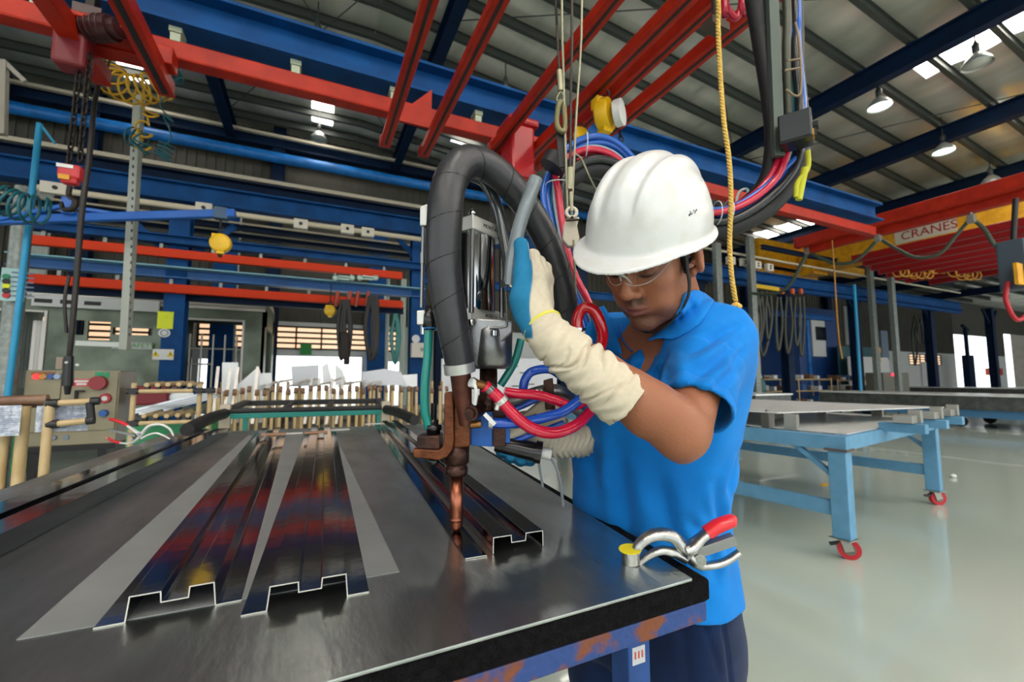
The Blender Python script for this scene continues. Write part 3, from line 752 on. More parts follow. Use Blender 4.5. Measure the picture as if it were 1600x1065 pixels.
def build_shirt():
    s = SDF((.06, -.62, -1.3), (.58, .18, -.62), .0034)
    lv = [(cf(1046, 496, .985), .155, .06), (cf(1042, 520, .985), .185, .085), (cf(1034, 560, .99), .20, .115), (cf(1024, 620, 1.0), .200, .126), (cf(1014, 700, 1.02), .192, .126),
          (cf(1008, 780, 1.04), .190, .128), (cf(1012, 850, 1.05), .203, .134), (cf(1016, 898, 1.05), .208, .138)]
    s.field(loft(lv), (.0, -.62, -1.35), (.6, .1, -.6), .0)
    s.cap(Lsh+np.array([-.05, .02, -.03]), Lsh+np.array([.004, .004, .0]), .062, .066, k=.035)
    s.cap(Rsh+np.array([.05, .01, .02]), Rsh, .062, .062, k=.03)
    s.cap(NB+np.array([.01, .028, -.01]), Lsh+np.array([-.02, .02, 0]), .045, .05, k=.03)
    s.cap(NB+np.array([-.02, .0, -.02]), Rsh+np.array([.0, .01, 0]), .045, .05, k=.03)
    s.cap(Lsh, SlB*.6+Lsh*.4, .068, .066, k=.03)
    cone(s, SlA*.6+SlB*.4, SlB, .068, .066, k=.0)
    cone(s, SlA*.1+SlB*.9, SlB, .0675, .068, k=.0)          # hem band
    s.cap(Rsh, Rsh+np.array([-.02, -.10, .03]), .066, .07, k=.03)   # far sleeve
    d = (SlB-SlA)/np.linalg.norm(SlB-SlA)
    cone(s, SlA*.45+SlB*.55, SlB+d*.03, .055, .062, op='s')
    # neckline: opening for the neck and the unbuttoned V
    s.cap(H(0, -.05, -.01), NB+np.array([-.02, -.012, .03]), .060, .062, k=.004, op='s')
    s.cap(NB+np.array([-.02, -.01, .045]), cf(974, 552, .86), .055, .010, k=.004, op='s')
    poly = [(958, 498), (962, 545), (977, 564), (1009, 544), (1046, 513), (1046, 485)]
    def vcut(X, Y, Z):
        px = X/(-Z)*670+800; py = 532.5-Y/(-Z)*670; d = np.full(np.broadcast(px, py).shape, -9., np.float32)
        for i in range(len(poly)):
            (x0, y0), (x1, y1) = poly[i], poly[(i+1) % len(poly)]; L = math.hypot(x1-x0, y1-y0); d = np.maximum(d, (-(y1-y0)*(px-x0)+(x1-x0)*(py-y0))/L)
        return np.maximum(d*(-Z)/670, -(Z+.985))
    s.field(vcut, cf(950, 570, .98), cf(1060, 480, .78), 0, 's')
    creases = [  # (start px, end px, depth, depth, amplitude, width)
        ((1112, 520), (1056, 560), .83, .80, .007, .008), ((1125, 545), (1050, 592), .80, .79, .007, .008), ((1140, 575), (1085, 600), .78, .77, .005, .007), ((1165, 545), (1120, 575), .79, .78, .004, .006),
        ((1150, 505), (1095, 530), .83, .83, .005, .007), ((1040, 600), (1010, 640), .85, .90, .008, .010), ((1030, 540), (1000, 585), .87, .90, .006, .008), ((1015, 560), (985, 600), .89, .92, .006, .008),
        ((940, 560), (965, 640), .98, .95, .006, .012), ((915, 620), (935, 780), 1.0, .98, .008, .014), ((965, 700), (985, 860), .93, .93, .009, .014), ((1095, 740), (1128, 860), .92, .9, .010, .010), ((1085, 770), (1110, 900), .92, .9, .008, .012),
        ((1020, 730), (1050, 880), .91, .92, .007, .014), ((925, 700), (905, 780), 1.02, 1.04, .006, .012), ((1140, 700), (1120, 760), .93, .92, .010, .012), ((1065, 800), (1100, 840), .9, .9, .008, .010)]
    def disp(V, N):
        d = np.zeros(len(V))
        for (p0, p1, d0, d1, am, wd) in creases:
            a, b = cf(*p0, d0), cf(*p1, d1)
            e = V-a; ax = (b-a); L = np.linalg.norm(ax); t = e@ax/L/L; dd = segd(V, a, b)
            # distance in the plane facing the front only weakly depends on depth
            e2 = V[:, :2]-a[:2]; a2 = ax[:2]; t2 = np.clip(e2@a2/(a2@a2), 0, 1); d2 = np.linalg.norm(e2-t2[:, None]*a2, axis=1)
            front = (N[:, 2] > -.1)*(np.abs(V[:, 2]-(a[2]+b[2])/2) < .2)
            fade = np.sin(np.clip(t2, .02, .98)*math.pi)**.6
            d += front*fade*(-am*np.exp(-(d2/wd)**2)+am*.7*np.exp(-((d2-2.1*wd)/(1.1*wd))**2))
        d += vnoise(V*np.array([1.3, .5, 1.3]), 45, 11)*.0035
        ring = np.abs(((V-SlB)@((SlB-SlA)/np.linalg.norm(SlB-SlA)))+.022); near = np.linalg.norm(V-SlB, axis=1) < .11
        d -= near*np.exp(-(ring/.0022)**2)*.0016
        return d
    o = solid_from(s, 'polo_shirt', blue, person, it=3, disp=disp)
    # collar
    sf = surf_fn([o, BODY])
    def ribbon(inner, outer, name, li=.011, lo=.006, th=.0035):
        mb = MB(); rows = 7
        I = catmull([(*p, li) for p in [q[:2] for q in inner]], 6); O = catmull([(*p, lo) for p in [q[:2] for q in outer]], 6); n = len(I); vs = []
        dep = []
        for r in range(rows):
            t = r/(rows-1); row = []
            for i in range(n):
                p = I[i]*(1-t)+O[i]*t; u = i/(n-1)
                dd = np.interp(u, np.linspace(0, 1, len(inner)), [q[2] for q in inner])*(1-t)+np.interp(u, np.linspace(0, 1, len(outer)), [q[2] for q in outer])*t
                d = min(dd, sf(p[0], p[1], 9)-.004); row.append(d)
            dep.append(row)
        D = np.array(dep)
        for _ in range(4): D[:, 1:-1] = np.minimum(D[:, 1:-1], (D[:, :-2]+D[:, 1:-1]*2+D[:, 2:])/4)
        for r in range(rows):
            t = r/(rows-1)
            for i in range(n):
                p = I[i]*(1-t)+O[i]*t; vs.append(PD(p[0], p[1], D[r, i]-.004*math.sin(t*math.pi)))
        mb.add(vs, [(r*n+i, r*n+i+1, (r+1)*n+i+1, (r+1)*n+i) for r in range(rows-1) for i in range(n-1)], True)
        return mb.build(name, blue, person, solid=th)
    ribbon([(1100, 458, .955), (1086, 453, .925), (1070, 460, .89), (1064, 478, .875), (1052, 498, .865), (1034, 514, .862), (1012, 532, .872)],
           [(1116, 470, .955), (1108, 484, .90), (1098, 500, .87), (1084, 512, .85), (1068, 522, .838), (1050, 530, .832), (1030, 526, .85)], 'collar')
    ribbon([(944, 478, 1.05), (950, 488, 1.03), (954, 500, 1.0), (960, 515, .97), (966, 532, .94), (972, 552, .92)],
           [(926, 484, 1.08), (924, 498, 1.05), (928, 514, 1.02), (938, 530, .98), (950, 545, .95), (968, 553, .93)], 'collar')
    # placket edge and cord round the neck
    q_ = lambda x, y: PD(x, y, sf(x, y, .9)-.002)
    m = MB(); m.tube([q_(*p) for p in ((1014, 547), (1000, 554), (988, 562))] if 1 else [cf2w(cf(*p))[0] for p in ((1036, 524, .842), (1010, 540, .862), (992, 552, .874), (976, 566, .884), (972, 590, .89))], .0035, 8)
    pass
    m = MB(); m.tube([q_(*p) for p in ((969, 507), (969, 520), (974, 532), (982, 543), (988, 549))], .0018, 8)
    m.build('neck_cord', mat('cord_blue', '#1160c8', rough=.6), person)
    return o
def build_trousers():
    s = SDF((.02, -1.28, -1.36), (.60, -.36, -.60), .0065)
    hipL, hipR = cf(1072, 985, 1.0), cf(962, 985, 1.13)
    fl = lambda x, y: w2cf((x, y, .06))
    wl = cf2w(hipL)[0]; wr = cf2w(hipR)[0]
    lv = [(cf(1022, 850, 1.05), .180, .118), (cf(1022, 900, 1.05), .196, .130), (cf(1018, 985, 1.05), .205, .135), (cf(1016, 1020, 1.05), .20, .128)]
    s.field(loft(lv), (.0, -.9, -1.4), (.62, -.3, -.6), .0)
    kl = w2cf((wl[0]-.01, wl[1]-.02, .48)); kr = w2cf((wr[0]-.03, wr[1]+.02, .48))
    al = w2cf((wl[0]+.0, wl[1]-.03, .07)); ar = w2cf((wr[0]-.0, wr[1]+.03, .07))
    s.chain([hipL, kl, al], [.105, .085, .078], k=.04); s.chain([hipR, kr, ar], [.105, .085, .078], k=.04)
    def disp(V, N):
        d = vnoise(V*np.array([1.5, .6, 1.5]), 30, 4)*.006
        for a, b, am, wd in ((cf(1118, 930, .9), cf(1132, 1060, .9), .006, .004), (cf(1085, 930, .88), cf(1118, 1040, .88), .005, .004), (cf(1060, 960, .9), cf(1070, 1065, .9), .005, .012)):
            e2 = V[:, :2]-a[:2]; a2 = (b-a)[:2]; t2 = np.clip(e2@a2/(a2@a2), 0, 1); d2 = np.linalg.norm(e2-t2[:, None]*a2, axis=1); d -= (N[:, 2] > 0)*am*np.exp(-(d2/wd)**2)
        return d
    solid_from(s, 'trousers', mat('navy', '#10254a', rough=.9, col2='#0c1c3b', nscale=14, bump=.2, bscale=600, spec=.15, sheen=.1), person, it=2, disp=disp)
    for a in (al, ar):
        w = cf2w(a)[0]; b = SDF(a-np.array([.16, .09, .16]), a+np.array([.16, .08, .16]), .006)
        f = -RT*.76-FW*.65; f[2] = 0; f /= np.linalg.norm(f); toe = w2cf(w+f*.15+np.array([0, 0, -.025])); heel = w2cf(w-f*.05+np.array([0, 0, -.022]))
        b.cap(heel, toe, .040, .038, k=.02); b.cap(a, heel*.5+toe*.5, .05, .04, k=.03)
        flr = lambda X, Y, Z: -(CAM[2]+X*RT[2]+Y*UP[2]-Z*FW[2]-.002)
        b.field(flr, a-.2, a+.2, 0, 'i')
        solid_from(b, 'shoe', mat('shoe_black', '#161616', rough=.45), person)
knit = mat('glove_knit', '#d9d0bc', rough=.95, col2='#cbbfa8', nscale=20, bump=.35, bscale=900, spec=.1, sheen=.2)
latex = mat('glove_blue', '#2b87b4', rough=.7, col2='#1f6f98', nscale=60, bump=.5, bscale=900, spec=.3)
def glove_parts(name, s, bluefn, disp):
    g = mat('glove_mix', '#ffffff', rough=.9, bump=.35, bscale=900, spec=.15); 
    if 'glove_attr' not in MATS: attr_mat(g); MATS['glove_attr'] = g
    cK = np.array(srgb('#cfc5b0')[:3]); cB = np.array(srgb('#2a7aa5')[:3])
    def col(V, N):
        m = np.clip(bluefn(V, N), 0, 1)[:, None]; n = (1+.06*vnoise(V, 400, 2)+.05*vnoise(V, 90, 8))[:, None]; return (cK*(1-m)+cB*m)*n
    return solid_from(s, name, g, person, disp=disp, color=col, it=2)
def build_left_glove():
    s = SDF((-.03, -.19, -.92), (.26, .26, -.64), .0024)
    d = Wri-Elb; n = d/np.linalg.norm(d)
    # long knitted cuff
    P = [cf(982, 631, .702), cf(960, 612, .705), cf(925, 583, .712), cf(890, 553, .722), cf(862, 530, .735), cf(847, 512, .752)]
    s.chain(P, [.0475, .0465, .044, .041, .0375, .034], k=.01)
    e = (P[0]-P[1])/np.linalg.norm(P[0]-P[1])
    s.field(lambda X, Y, Z: (X-P[0][0])*e[0]+(Y-P[0][1])*e[1]+(Z-P[0][2])*e[2], P[0]-.08, P[0]+.08, 0, 'i')
    cone(s, P[0]-e*.02, P[0]+e*.02, .0425, .0455, op='s')
    # palm
    palm = [cf(845, 508, .757), cf(838, 470, .775), cf(836, 432, .788)]
    ex = np.array([.6, -.1, -.78]); ex /= np.linalg.norm(ex)
    for i, (c, w) in enumerate(zip(palm, (.020, .031, .033))):
        s.cap(c-ex*w*.75, c+ex*w*.75, .0195, .0185, k=.018)
    s.cap(cf(845, 508, .757), cf(837, 440, .785), .026, .022, k=.015)
    # thumb, up along the tube
    s.chain([cf(834, 496, .752), cf(817, 466, .748), cf(817, 425, .752), cf(814, 382, .757)], [.022, .0215, .0150, .0135], k=.010)
    s.ell(cf(822, 478, .752), (.026, .036, .022), k=.012)
    # four fingers wrapped round the tube behind
    base = cf(840, 405, .79)
    for i in range(4):
        o = ex*(i-1.2)*.0205+np.array([0, .004-.007*abs(i-1), 0])
        a = palm[2]+o+np.array([.002, .012, 0])
        k1 = a+np.array([-.003, .022, -.004]); k2 = k1+np.array([-.004, .004, -.022]); k3 = k2+np.array([-.010, -.012, -.016])
        s.chain([palm[1]+o*.9, a, k1, k2, k3], [.013, .0125, .0115, .0105, .0095], k=.008)
    def bl(V, N):
        # rubber dip: palm side = towards -u
        px = V[:, 0]/(-V[:, 2])*670+800; py = 532.5-V[:, 1]/(-V[:, 2])*670
        side = N@np.array([-.86, .0, .5])
        up = (py < 528); th = segd(V, cf(817, 460, .748), cf(814, 382, .757)) < .021
        th2 = segd(V, cf(826, 505, .752), cf(815, 440, .748)) < .034
        lim = 826.0+8*np.sin(py/16.0)*.3
        return sst(530-py, 0, 3)*np.maximum(sst(lim+4-px, -1.5, 1.5)*(side > -.6), 0)
    cuts = [(P[i]*(1-t)+P[i+1]*t) for i in range(5) for t in (0, .5)]
    Ptot = np.array(P)
    def disp(V, N):
        # s = arc coordinate along the cuff
        best = np.full(len(V), 9.0); S = np.zeros(len(V)); acc = 0
        for i in range(5):
            a, b = Ptot[i], Ptot[i+1]; dd = b-a; L = np.linalg.norm(dd); t = np.clip((V-a)@dd/L/L, 0, 1); ds = np.linalg.norm(V-a-t[:, None]*dd, axis=1)
            m_ = ds < best; best = np.where(m_, ds, best); S = np.where(m_, acc+t*L, S); acc += L
        oncuff = (S < acc-.001)*1.0
        ang = V@np.array([18., 26., 9.]); wob = .006*np.sin(ang)+.003*np.sin(ang*2.3+1)
        q = S+wob
        fold = 0
        for c0, am, w in ((.030, .004, .003), (.052, .006, .0035), (.078, .007, .004), (.098, .006, .0035), (.120, .006, .0035), (.138, .005, .003), (.155, .005, .003), (.168, .004, .0025)):
            
            q2 = q+.35*c0*.0+.010*np.sin(ang*.8+c0*90)+.004*np.sin(ang*3.1+c0*50); vis = .45+.55*np.sin(ang*1.3+c0*70)
            fold = fold-am*1.15*vis*np.exp(-((q2-c0)/(w*.62))**2)+am*.42*vis*np.exp(-((q2-c0+.007)/.006)**2)
        rib = .0005*np.sin(S*2*math.pi/.0035)*(S > .004)*(S < .025)
        return oncuff*(fold+rib+.0011*np.sin(q*260+2*np.sin(ang)))+vnoise(V, 110, 6)*.0012
    o = glove_parts('glove', s, bl, disp)
    m = MB(); c = cf2w(cf(848, 511, .752))[0]; ax = cf2w(P[4])[0]-cf2w(P[5])[0]
    m.torus(c, .0352, .0032, ax, 40, 8); m.build('glove_band', mat('band_yellow', '#d9cf5a', rough=.9), person)
def build_right_glove():
    s = SDF((-.06, -.30, -1.12), (.28, -.08, -.84), .0026)
    Wr = cf(858, 694, .985)
    P = [cf(935, 686, 1.06), cf(905, 688, 1.03), cf(880, 691, 1.005), cf(858, 693, .985)]
    s.chain(P, [.040, .037, .034, .031], k=.01)
    s.ell(cf(832, 664, .97), (.052, .032, .030), k=.02)       # back of the hand
    s.cap(cf(850, 688, .98), cf(815, 668, .965), .030, .030, k=.02)
    # fingers under the trigger handle
    for i, (x, y, dd) in enumerate(((786, 703, .925), (799, 712, .925), (815, 717, .93), (830, 716, .94))):
        b = cf(808+i*11, 672, .985)
        s.chain([b, cf(x-2, y-12, .975), cf(x-2, y+2, .945), cf(x, y, dd-.01)], [.0155, .0135, .0125, .0115], k=.007)
    s.chain([cf(838, 670, .955), cf(815, 672, .925), cf(795, 678, .915)], [.017, .014, .012], k=.008)   # thumb over the top
    def bl(V, N):
        px = V[:, 0]/(-V[:, 2])*670+800; py = 532.5-V[:, 1]/(-V[:, 2])*670
        return ((py > 693)*(px < 845)*(V[:, 2] > -.965))*1.0
    def disp(V, N):
        S = V[:, 0]; on = sst(S, .075, .085); q = S+.004*np.sin(V[:, 1]*70)
        return on*.0022*np.sin(q*2*math.pi/.0135+1.5*np.sin(V[:, 1]*120))+vnoise(V, 110, 6)*.0008
    glove_parts('glove', s, bl, disp)
    # forearm in the cuff, up to the shirt
    m = MB(); m.tube([cf2w(cf(*p))[0] for p in ((900, 688, 1.03), (940, 684, 1.08), (975, 660, 1.13), (975, 600, 1.15))], [.03, .036, .042, .046], 14)
    m.build('forearm', MATS['skin_plain'], person)
mat('skin_plain', '#a5694a', rough=.5, bump=.1)
def build_headwear():
    # hair below the helmet
    s = SDF(HP-.15, HP+.15, .003)
    s.ell(H(0, .045, -.016), (.082, .096, .100), HM, k=0)
    s.ell(H(0, -.03, .085), (.12, .10, .075), HM, k=.01, op='s')
    def cut(X, Y, Z):
        x, y, z = X-HP[0], Y-HP[1], Z-HP[2]
        ly = HM[0][1]*x+HM[1][1]*y+HM[2][1]*z; lz = HM[0][2]*x+HM[1][2]*y+HM[2][2]*z; return -(ly+.028+np.minimum(lz, 0)*.1)
    s.field(cut, HP-.15, HP+.15, 0, 'i')
    for q in (-1, 1): 
        s.ell(H(q*.088, .0, -.010), (.022, .036, .022), HM, k=.004, op='s')
        s.cap(H(q*.073, .03, .020), H(q*.0735, -.012, .023), .0075, .005, k=.003)
    solid_from(s, 'hair', mat('hair_black', '#0d0b0b', rough=.6, bump=.6, bscale=400), person, it=1)
    # hard hat
    KM = rotm(math.radians(50), math.radians(24), math.radians(-16)); KP = HP+np.array([-.012, .016, .0])
    K = lambda x, y, z: KP+KM@np.array([x, y, z])
    KI = lambda V: (V-KP)@KM
    h = SDF(KP-np.array([.21, .2, .21]), KP+np.array([.21, .25, .21]), .0028)
    y0 = .030
    def dropf(lx, lz): return y0+.002-.20*np.clip(lz-.08, 0, 1)-.10*np.clip(-lz-.10, 0, 1)-.06*np.clip(np.abs(lx)-.08, 0, 1)
    def shell(X, Y, Z):
        x, y, z = X-KP[0], Y-KP[1], Z-KP[2]
        lx = KM[0][0]*x+KM[1][0]*y+KM[2][0]*z; ly = KM[0][1]*x+KM[1][1]*y+KM[2][1]*z; lz = KM[0][2]*x+KM[1][2]*y+KM[2][2]*z
        yy = (ly-y0); a, b, c = .106, .143, .128
        fl = 1+.10*np.clip(1-yy/.09, 0, 1)                       # walls steeper than an ellipsoid
        r = ((np.abs(lx)/(a))**2.15+(np.abs(lz+.004)/(c))**2.15+(np.maximum(yy, 0)/b)**2.35)**(1/2.2)
        d = (r-1)*.105
        # three raised ribs running front to back
        top = sst(yy, .035, .085)*sst(-lz, -.135, -.10)*sst(lz, -.13, -.10)
        rb = np.exp(-(np.abs(lx)/.020)**4)*.0065+np.exp(-((np.abs(lx)-.046)/.0115)**4)*.0065
        d = d-rb*top
        # panels at the temples
        d = d-.003*np.exp(-((yy-.03)/.028)**4-((np.abs(lx)-.11)/.05)**4-((lz+.02)/.05)**4)
        return np.maximum(d, dropf(lx, lz)-ly)
    h.field(shell, KP-.25, KP+.25)
    def brim(X, Y, Z):
        x, y, z = X-KP[0], Y-KP[1], Z-KP[2]
        lx = KM[0][0]*x+KM[1][0]*y+KM[2][0]*z; ly = KM[0][1]*x+KM[1][1]*y+KM[2][1]*z; lz = KM[0][2]*x+KM[1][2]*y+KM[2][2]*z
        ff = np.clip(lz, 0, 1); r = np.sqrt((lx/.120)**2+(np.where(lz > 0, lz/.170, lz/.146))**2)
        d = np.maximum((r-1)*.115, np.abs(ly-dropf(lx, lz))-.0034)
        return d
    h.field(brim, KP-.25, KP+.25, .009, 'u')
    def inner(X, Y, Z):
        x, y, z = X-KP[0], Y-KP[1], Z-KP[2]
        lx = KM[0][0]*x+KM[1][0]*y+KM[2][0]*z; ly = KM[0][1]*x+KM[1][1]*y+KM[2][1]*z; lz = KM[0][2]*x+KM[1][2]*y+KM[2][2]*z
        r = ((np.abs(lx)/.097)**2.15+(np.abs(lz+.004)/.118)**2.15+(np.maximum(ly-y0, 0)/.128)**2.35)**(1/2.2)
        return np.maximum((r-1)*.1, -(ly-y0+.03))
    h.field(inner, KP-.25, KP+.25, .002, 's')
    wm = mat('helmet_white', '#d6d8d9', rough=.3, coat=.25, col2='#cfcfca', nscale=30, namt=.62, bump=.02, bscale=90)
    hat = solid_from(h, 'hard_hat', wm, person, it=5)
    # faint pen scrawl on the side
    sf = surf_fn([hat]); m = MB()
    for i in range(9):
        px, py = 1076+i*1.6, 337-i*.9+2*math.sin(i*2.3); px2, py2 = px+1.4*math.cos(i), py-3-1.5*math.sin(i*1.3)
        m.cyl(PD(px, py, sf(px, py)-.0004), PD(px2, py2, sf(px2, py2)-.0004), .0007, n=6)
    for i in range(0):
        zz = -.040-.006*i; a = K(.101-.0006*i, .085+.003*math.sin(i*2.1), zz); b = K(.1005-.0006*i, .091-.004*math.cos(i*1.7), zz-.004)
        m.cyl(cf2w(a)[0], cf2w(b)[0], .0007, n=6)
    m.build('pen_mark', mat('ink', '#3a3f50', rough=.6), hat)
    # black strap from the hat under the chin
    sm = mat('strap_black', '#101012', rough=.7)
    pts = [H(.081, .040, .030), H(.079, .0, .032), H(.0785, -.035, .034), H(.071, -.064, .044), H(.050, -.092, .060), H(.020, -.112, .075), H(-.02, -.112, .068), H(-.05, -.085, .045), H(-.074, -.03, .03), H(-.08, .04, .03)]
    P = catmull([cf2w(p)[0] for p in pts], 8); cen = cf2w(H(0, -.02, .02))[0]
    mb = MB(); vs = []; n = len(P)
    for i, p in enumerate(P):
        t = P[min(i+1, n-1)]-P[max(i-1, 0)]; t /= np.linalg.norm(t); o = p-cen; o -= t*(o@t); o /= np.linalg.norm(o); w = np.cross(t, o)*.0042
        vs += [p-w+o*.001, p+w+o*.001, p+w+o*.003, p-w+o*.003]
    mb.add(vs, [(4*i+k, 4*i+(k+1) % 4, 4*i+4+(k+1) % 4, 4*i+4+k) for i in range(n-1) for k in range(4)], True)
    mb.build('chin_strap', sm, person)
    # clear safety glasses
    gl = mat('clear_lens', '#20262a', rough=.03, trans=0.0, alpha=.07, spec=.8); fr = mat('clear_frame', '#dfe7ee', rough=.08, alpha=.38, spec=.9)
    g = thing_child('safety_glasses')
    def lens_pt(x, y):
        z = .112-.9*(abs(x)**2.0)/.075-.06*(y-.018)**2*100*.1; return H(x, y, z)
    for q in (-1, 1):
        mb = MB(); NX, NY = 18, 8; vs = []
        for j in range(NY+1):
            for i in range(NX+1):
                x = (.004+.066*i/NX); t = j/NY
                top = .040; bot = .004+.012*abs((x-.034)/.034)**2.6 if x < .034 else .004+.026*((x-.034)/.036)**1.8
                vs.append(cf2w(lens_pt(q*x, bot+(top-bot)*t))[0])
        mb.add(vs, [(j*(NX+1)+i, j*(NX+1)+i+1, (j+1)*(NX+1)+i+1, (j+1)*(NX+1)+i) for j in range(NY) for i in range(NX)], True)
        mb.build('lens', gl, g)
        rim = MB(); rim.tube([vs[i] for i in range(NX+1)], .0006, 6, sub=1); rim.tube([vs[NY*(NX+1)+i] for i in range(NX+1)], .0012, 6, sub=1)
        rim.tube([cf2w(p)[0] for p in (lens_pt(q*.069, .036), H(q*.0765, .032, .040), H(q*.081, .028, .0), H(q*.079, .018, -.02))], .0024, 8)
        rim.build('temple_arm' , fr, g)
    b = MB(); b.tube([cf2w(p)[0] for p in (lens_pt(-.006, .030), H(0, .033, .1155), lens_pt(.006, .030))], .0028, 8)
    b.tube([cf2w(p)[0] for p in (H(-.009, .006, .101), H(-.006, .022, .108), H(0, .027, .112), H(.006, .022, .108), H(.009, .006, .101))], .002, 8)
    b.build('bridge', fr, g)
def thing_child(name):
    o = bpy.data.objects.new(name, None); link(o); o.parent = person; o.empty_display_size = .05; return o
BODY = build_body(); build_shirt(); build_trousers(); build_left_glove(); build_right_glove(); build_headwear()
# ============================================================ STEEL TABLE, PROFILES, PLIERS
T = .93
m_plate = mat('steel_plate', '#c3c9c5', rough=.34, metal=1.0, col2='#8f9693', nscale=3.2, namt=.5, contrast=.22, rvar=.13, bump=.07, bscale=30, stretch=(3, 1, 1), detail=8)
m_mirror = mat('stainless_mirror', '#97989d', rough=.09, metal=1.0, bump=.03, bscale=18)
m_edge = mat('cut_edge', '#d8d8d4', rough=.35, metal=.8)
m_felt = mat('black_felt', '#0b0b0c', rough=1.0, bump=1.0, bscale=300, spec=.1, col2='#17171a', nscale=90)
m_rust = mat('rusty_blue_frame', '#1d3c78', rough=.6, col2='#6e3a1e', nscale=22, namt=.55, contrast=.05, detail=7, bump=.3, bscale=80)
m_blueleg = mat('leg_blue', '#16468c', rough=.5, col2='#123a76', nscale=12)
nr = PZ(1082, 903, T); rf = PZ(690, 661, T); lf = PZ(262, 677, T); lm = PZ(0, 765, T)
dl = (lm-lf)/np.linalg.norm(lm-lf); yfr = .50
fp1 = PZ(500, 1067, T)
df = (fp1-nr)/np.linalg.norm(fp1-nr)                      # front edge direction, leftwards
A_ = np.array([[df[0], -dl[0]], [df[1], -dl[1]]]); bb_ = lf[:2]-nr[:2]; tt = np.linalg.solve(A_, bb_); nl = nr+df*tt[0]
quad = [nr, rf, lf, nl]
def slab(mb, q, z0, z1):
    vs = [(p[0], p[1], z0) for p in q]+[(p[0], p[1], z1) for p in q]; k = len(q)
    mb.add(vs, [tuple(range(k-1, -1, -1)), tuple(range(k, 2*k))]+[(i, (i+1) % k, k+(i+1) % k, k+i) for i in range(k)])
def grow(q, g):
    c = sum(q)/len(q); out = []
    for p, (gx, gy) in zip(q, g): out.append(np.array([p[0]+gx, p[1]+gy, p[2]]))
    return out
wt = thing('work_table', 'large steel topped work table with black felt edge the person leans at', 'table', ((nr[0]+nl[0])/2, 1.8, 0))
b = MB(); slab(b, quad, T-.005, T); b.build('steel_top', m_plate, wt, bev=.0012)
g = grow(quad, [(.035, -.004), (.02, .02), (-.02, .02), (-.02, -.004)])
b = MB(); slab(b, g, T-.040, T-.0055); b.build('felt_layer', m_felt, wt, bev=.006, seg=3)
g2 = grow(quad, [(.030, .0), (.015, .015), (-.015, .015), (-.015, .0)])
b = MB()
for i in range(4):
    a, c = g2[i], g2[(i+1) % 4]; a = np.array([a[0], a[1], T-.056]); c = np.array([c[0], c[1], T-.056])
    d_ = (c-a)/np.linalg.norm(c-a); inn = np.cross((0, 0, 1), d_)*.022
    b.bar(a+inn-d_*.0, c+inn+d_*.0, .044, .031)
b.build('frame_rail', m_rust, wt, bev=.003)
for (px, py, dd) in ((985, 1020, .80),):
    p = PD(px, py, dd); legs = [(p[0], p[1])]
legs += [(rf[0]-.12, rf[1]-.15), (lf[0]+.12, lf[1]-.15), (nl[0]+.1, nl[1]+.15)]
for i, (x, y) in enumerate(legs):
    b = MB(); b.bb(x-.025, x+.025, y-.025, y+.025, 0, T-.068); o = b.build('leg', m_blueleg, wt, bev=.003)
    if i == 0:
        nrm = -np.array([x, y, 0]); nrm /= np.linalg.norm(nrm)
        b = MB(); b.bb(x-.017, x+.012, y-.0262, y-.025, .735, .765); s_ = b.build('sticker', mat('sticker_grey', '#b9bcc4', rough=.5), o)
        b = MB(); 
        for k in range(3): b.bb(x-.012+.008*k, x-.009+.008*k, y-.0270, y-.0262, .745, .757)
        b.build('sticker_print', mat('print_red', '#c05038', rough=.6), s_)
# grey sheet under the two middle profiles
q = [PZ(624, 893, T), PZ(520, 672, T), PZ(388, 680, T), PZ(26, 1000, T)]
b = MB(); slab(b, [np.array(p) for p in q], T, T+.0012); tag(b.build('metal_sheet', mat('sheet_dull', '#8d9192', rough=.5, metal=.25, col2='#85898a', nscale=8)), 'dull light grey flat sheet lying under the two middle profiles', 'metal sheet')
def profile(name, label, prof, p_near, p_far, z0=T, th=.0016, lbl=None, ends=True, m=None):
    """folded sheet of section prof [(x,z)] (x from the left foot), foot line from p_near to p_far on the table"""
    a = PZ(*p_near, z0); f = PZ(*p_far, z0); d = f-a; d[2] = 0; L = np.linalg.norm(d); d /= L; sx = np.cross(d, (0, 0, 1))
    t = thing(name, label, 'metal profile', (a+f)/2)
    n_ = len(prof); P = [np.array(p, float) for p in prof]; out = []
    for i in range(n_):                                                     # offset inward for thickness
        t0 = P[i]-P[i-1] if i else P[1]-P[0]; t1 = P[i+1]-P[i] if i < n_-1 else t0
        t0 = t0/np.linalg.norm(t0); t1 = t1/np.linalg.norm(t1); nn = np.array([-(t0+t1)[1], (t0+t1)[0]]); nn /= np.linalg.norm(nn); k = th/max(.3, nn@np.array([-t0[1], t0[0]])); out.append(P[i]-nn*k)
    poly = P+out[::-1]; mb = MB()
    def W3(p, y): return a+sx*p[0]+d*y+np.array([0, 0, p[1]-z0*0])
    vs = [W3(p, 0) for p in poly]+[W3(p, L) for p in poly]; m_ = len(poly)
    mb.add(vs, [(i, m_+i, m_+(i+1) % m_, (i+1) % m_) for i in range(m_)])
    mb.m(1)
    for y_ in (0, L):
        o_ = 0 if y_ == 0 else m_
        mb.add(vs, [(o_+i, o_+i+1, o_+m_-2-i, o_+m_-1-i) for i in range(n_-1)])
    mb.build('folded_sheet', [m or m_mirror, m_edge], t, bev=.0022, seg=2)
    return t, a, f, d, sx
def hat(w, h, fl, g0, g1, gd, tilt=0): # flange, wall, ridge, groove, ridge, wall, flange
    return [(0, .0018), (fl, .0018), (fl+.003, h), (g0, h), (g0+.001, h-gd), (g1-.001, h-gd), (g1, h), (w-fl-.003, h), (w-fl, .0018), (w, .0018)]
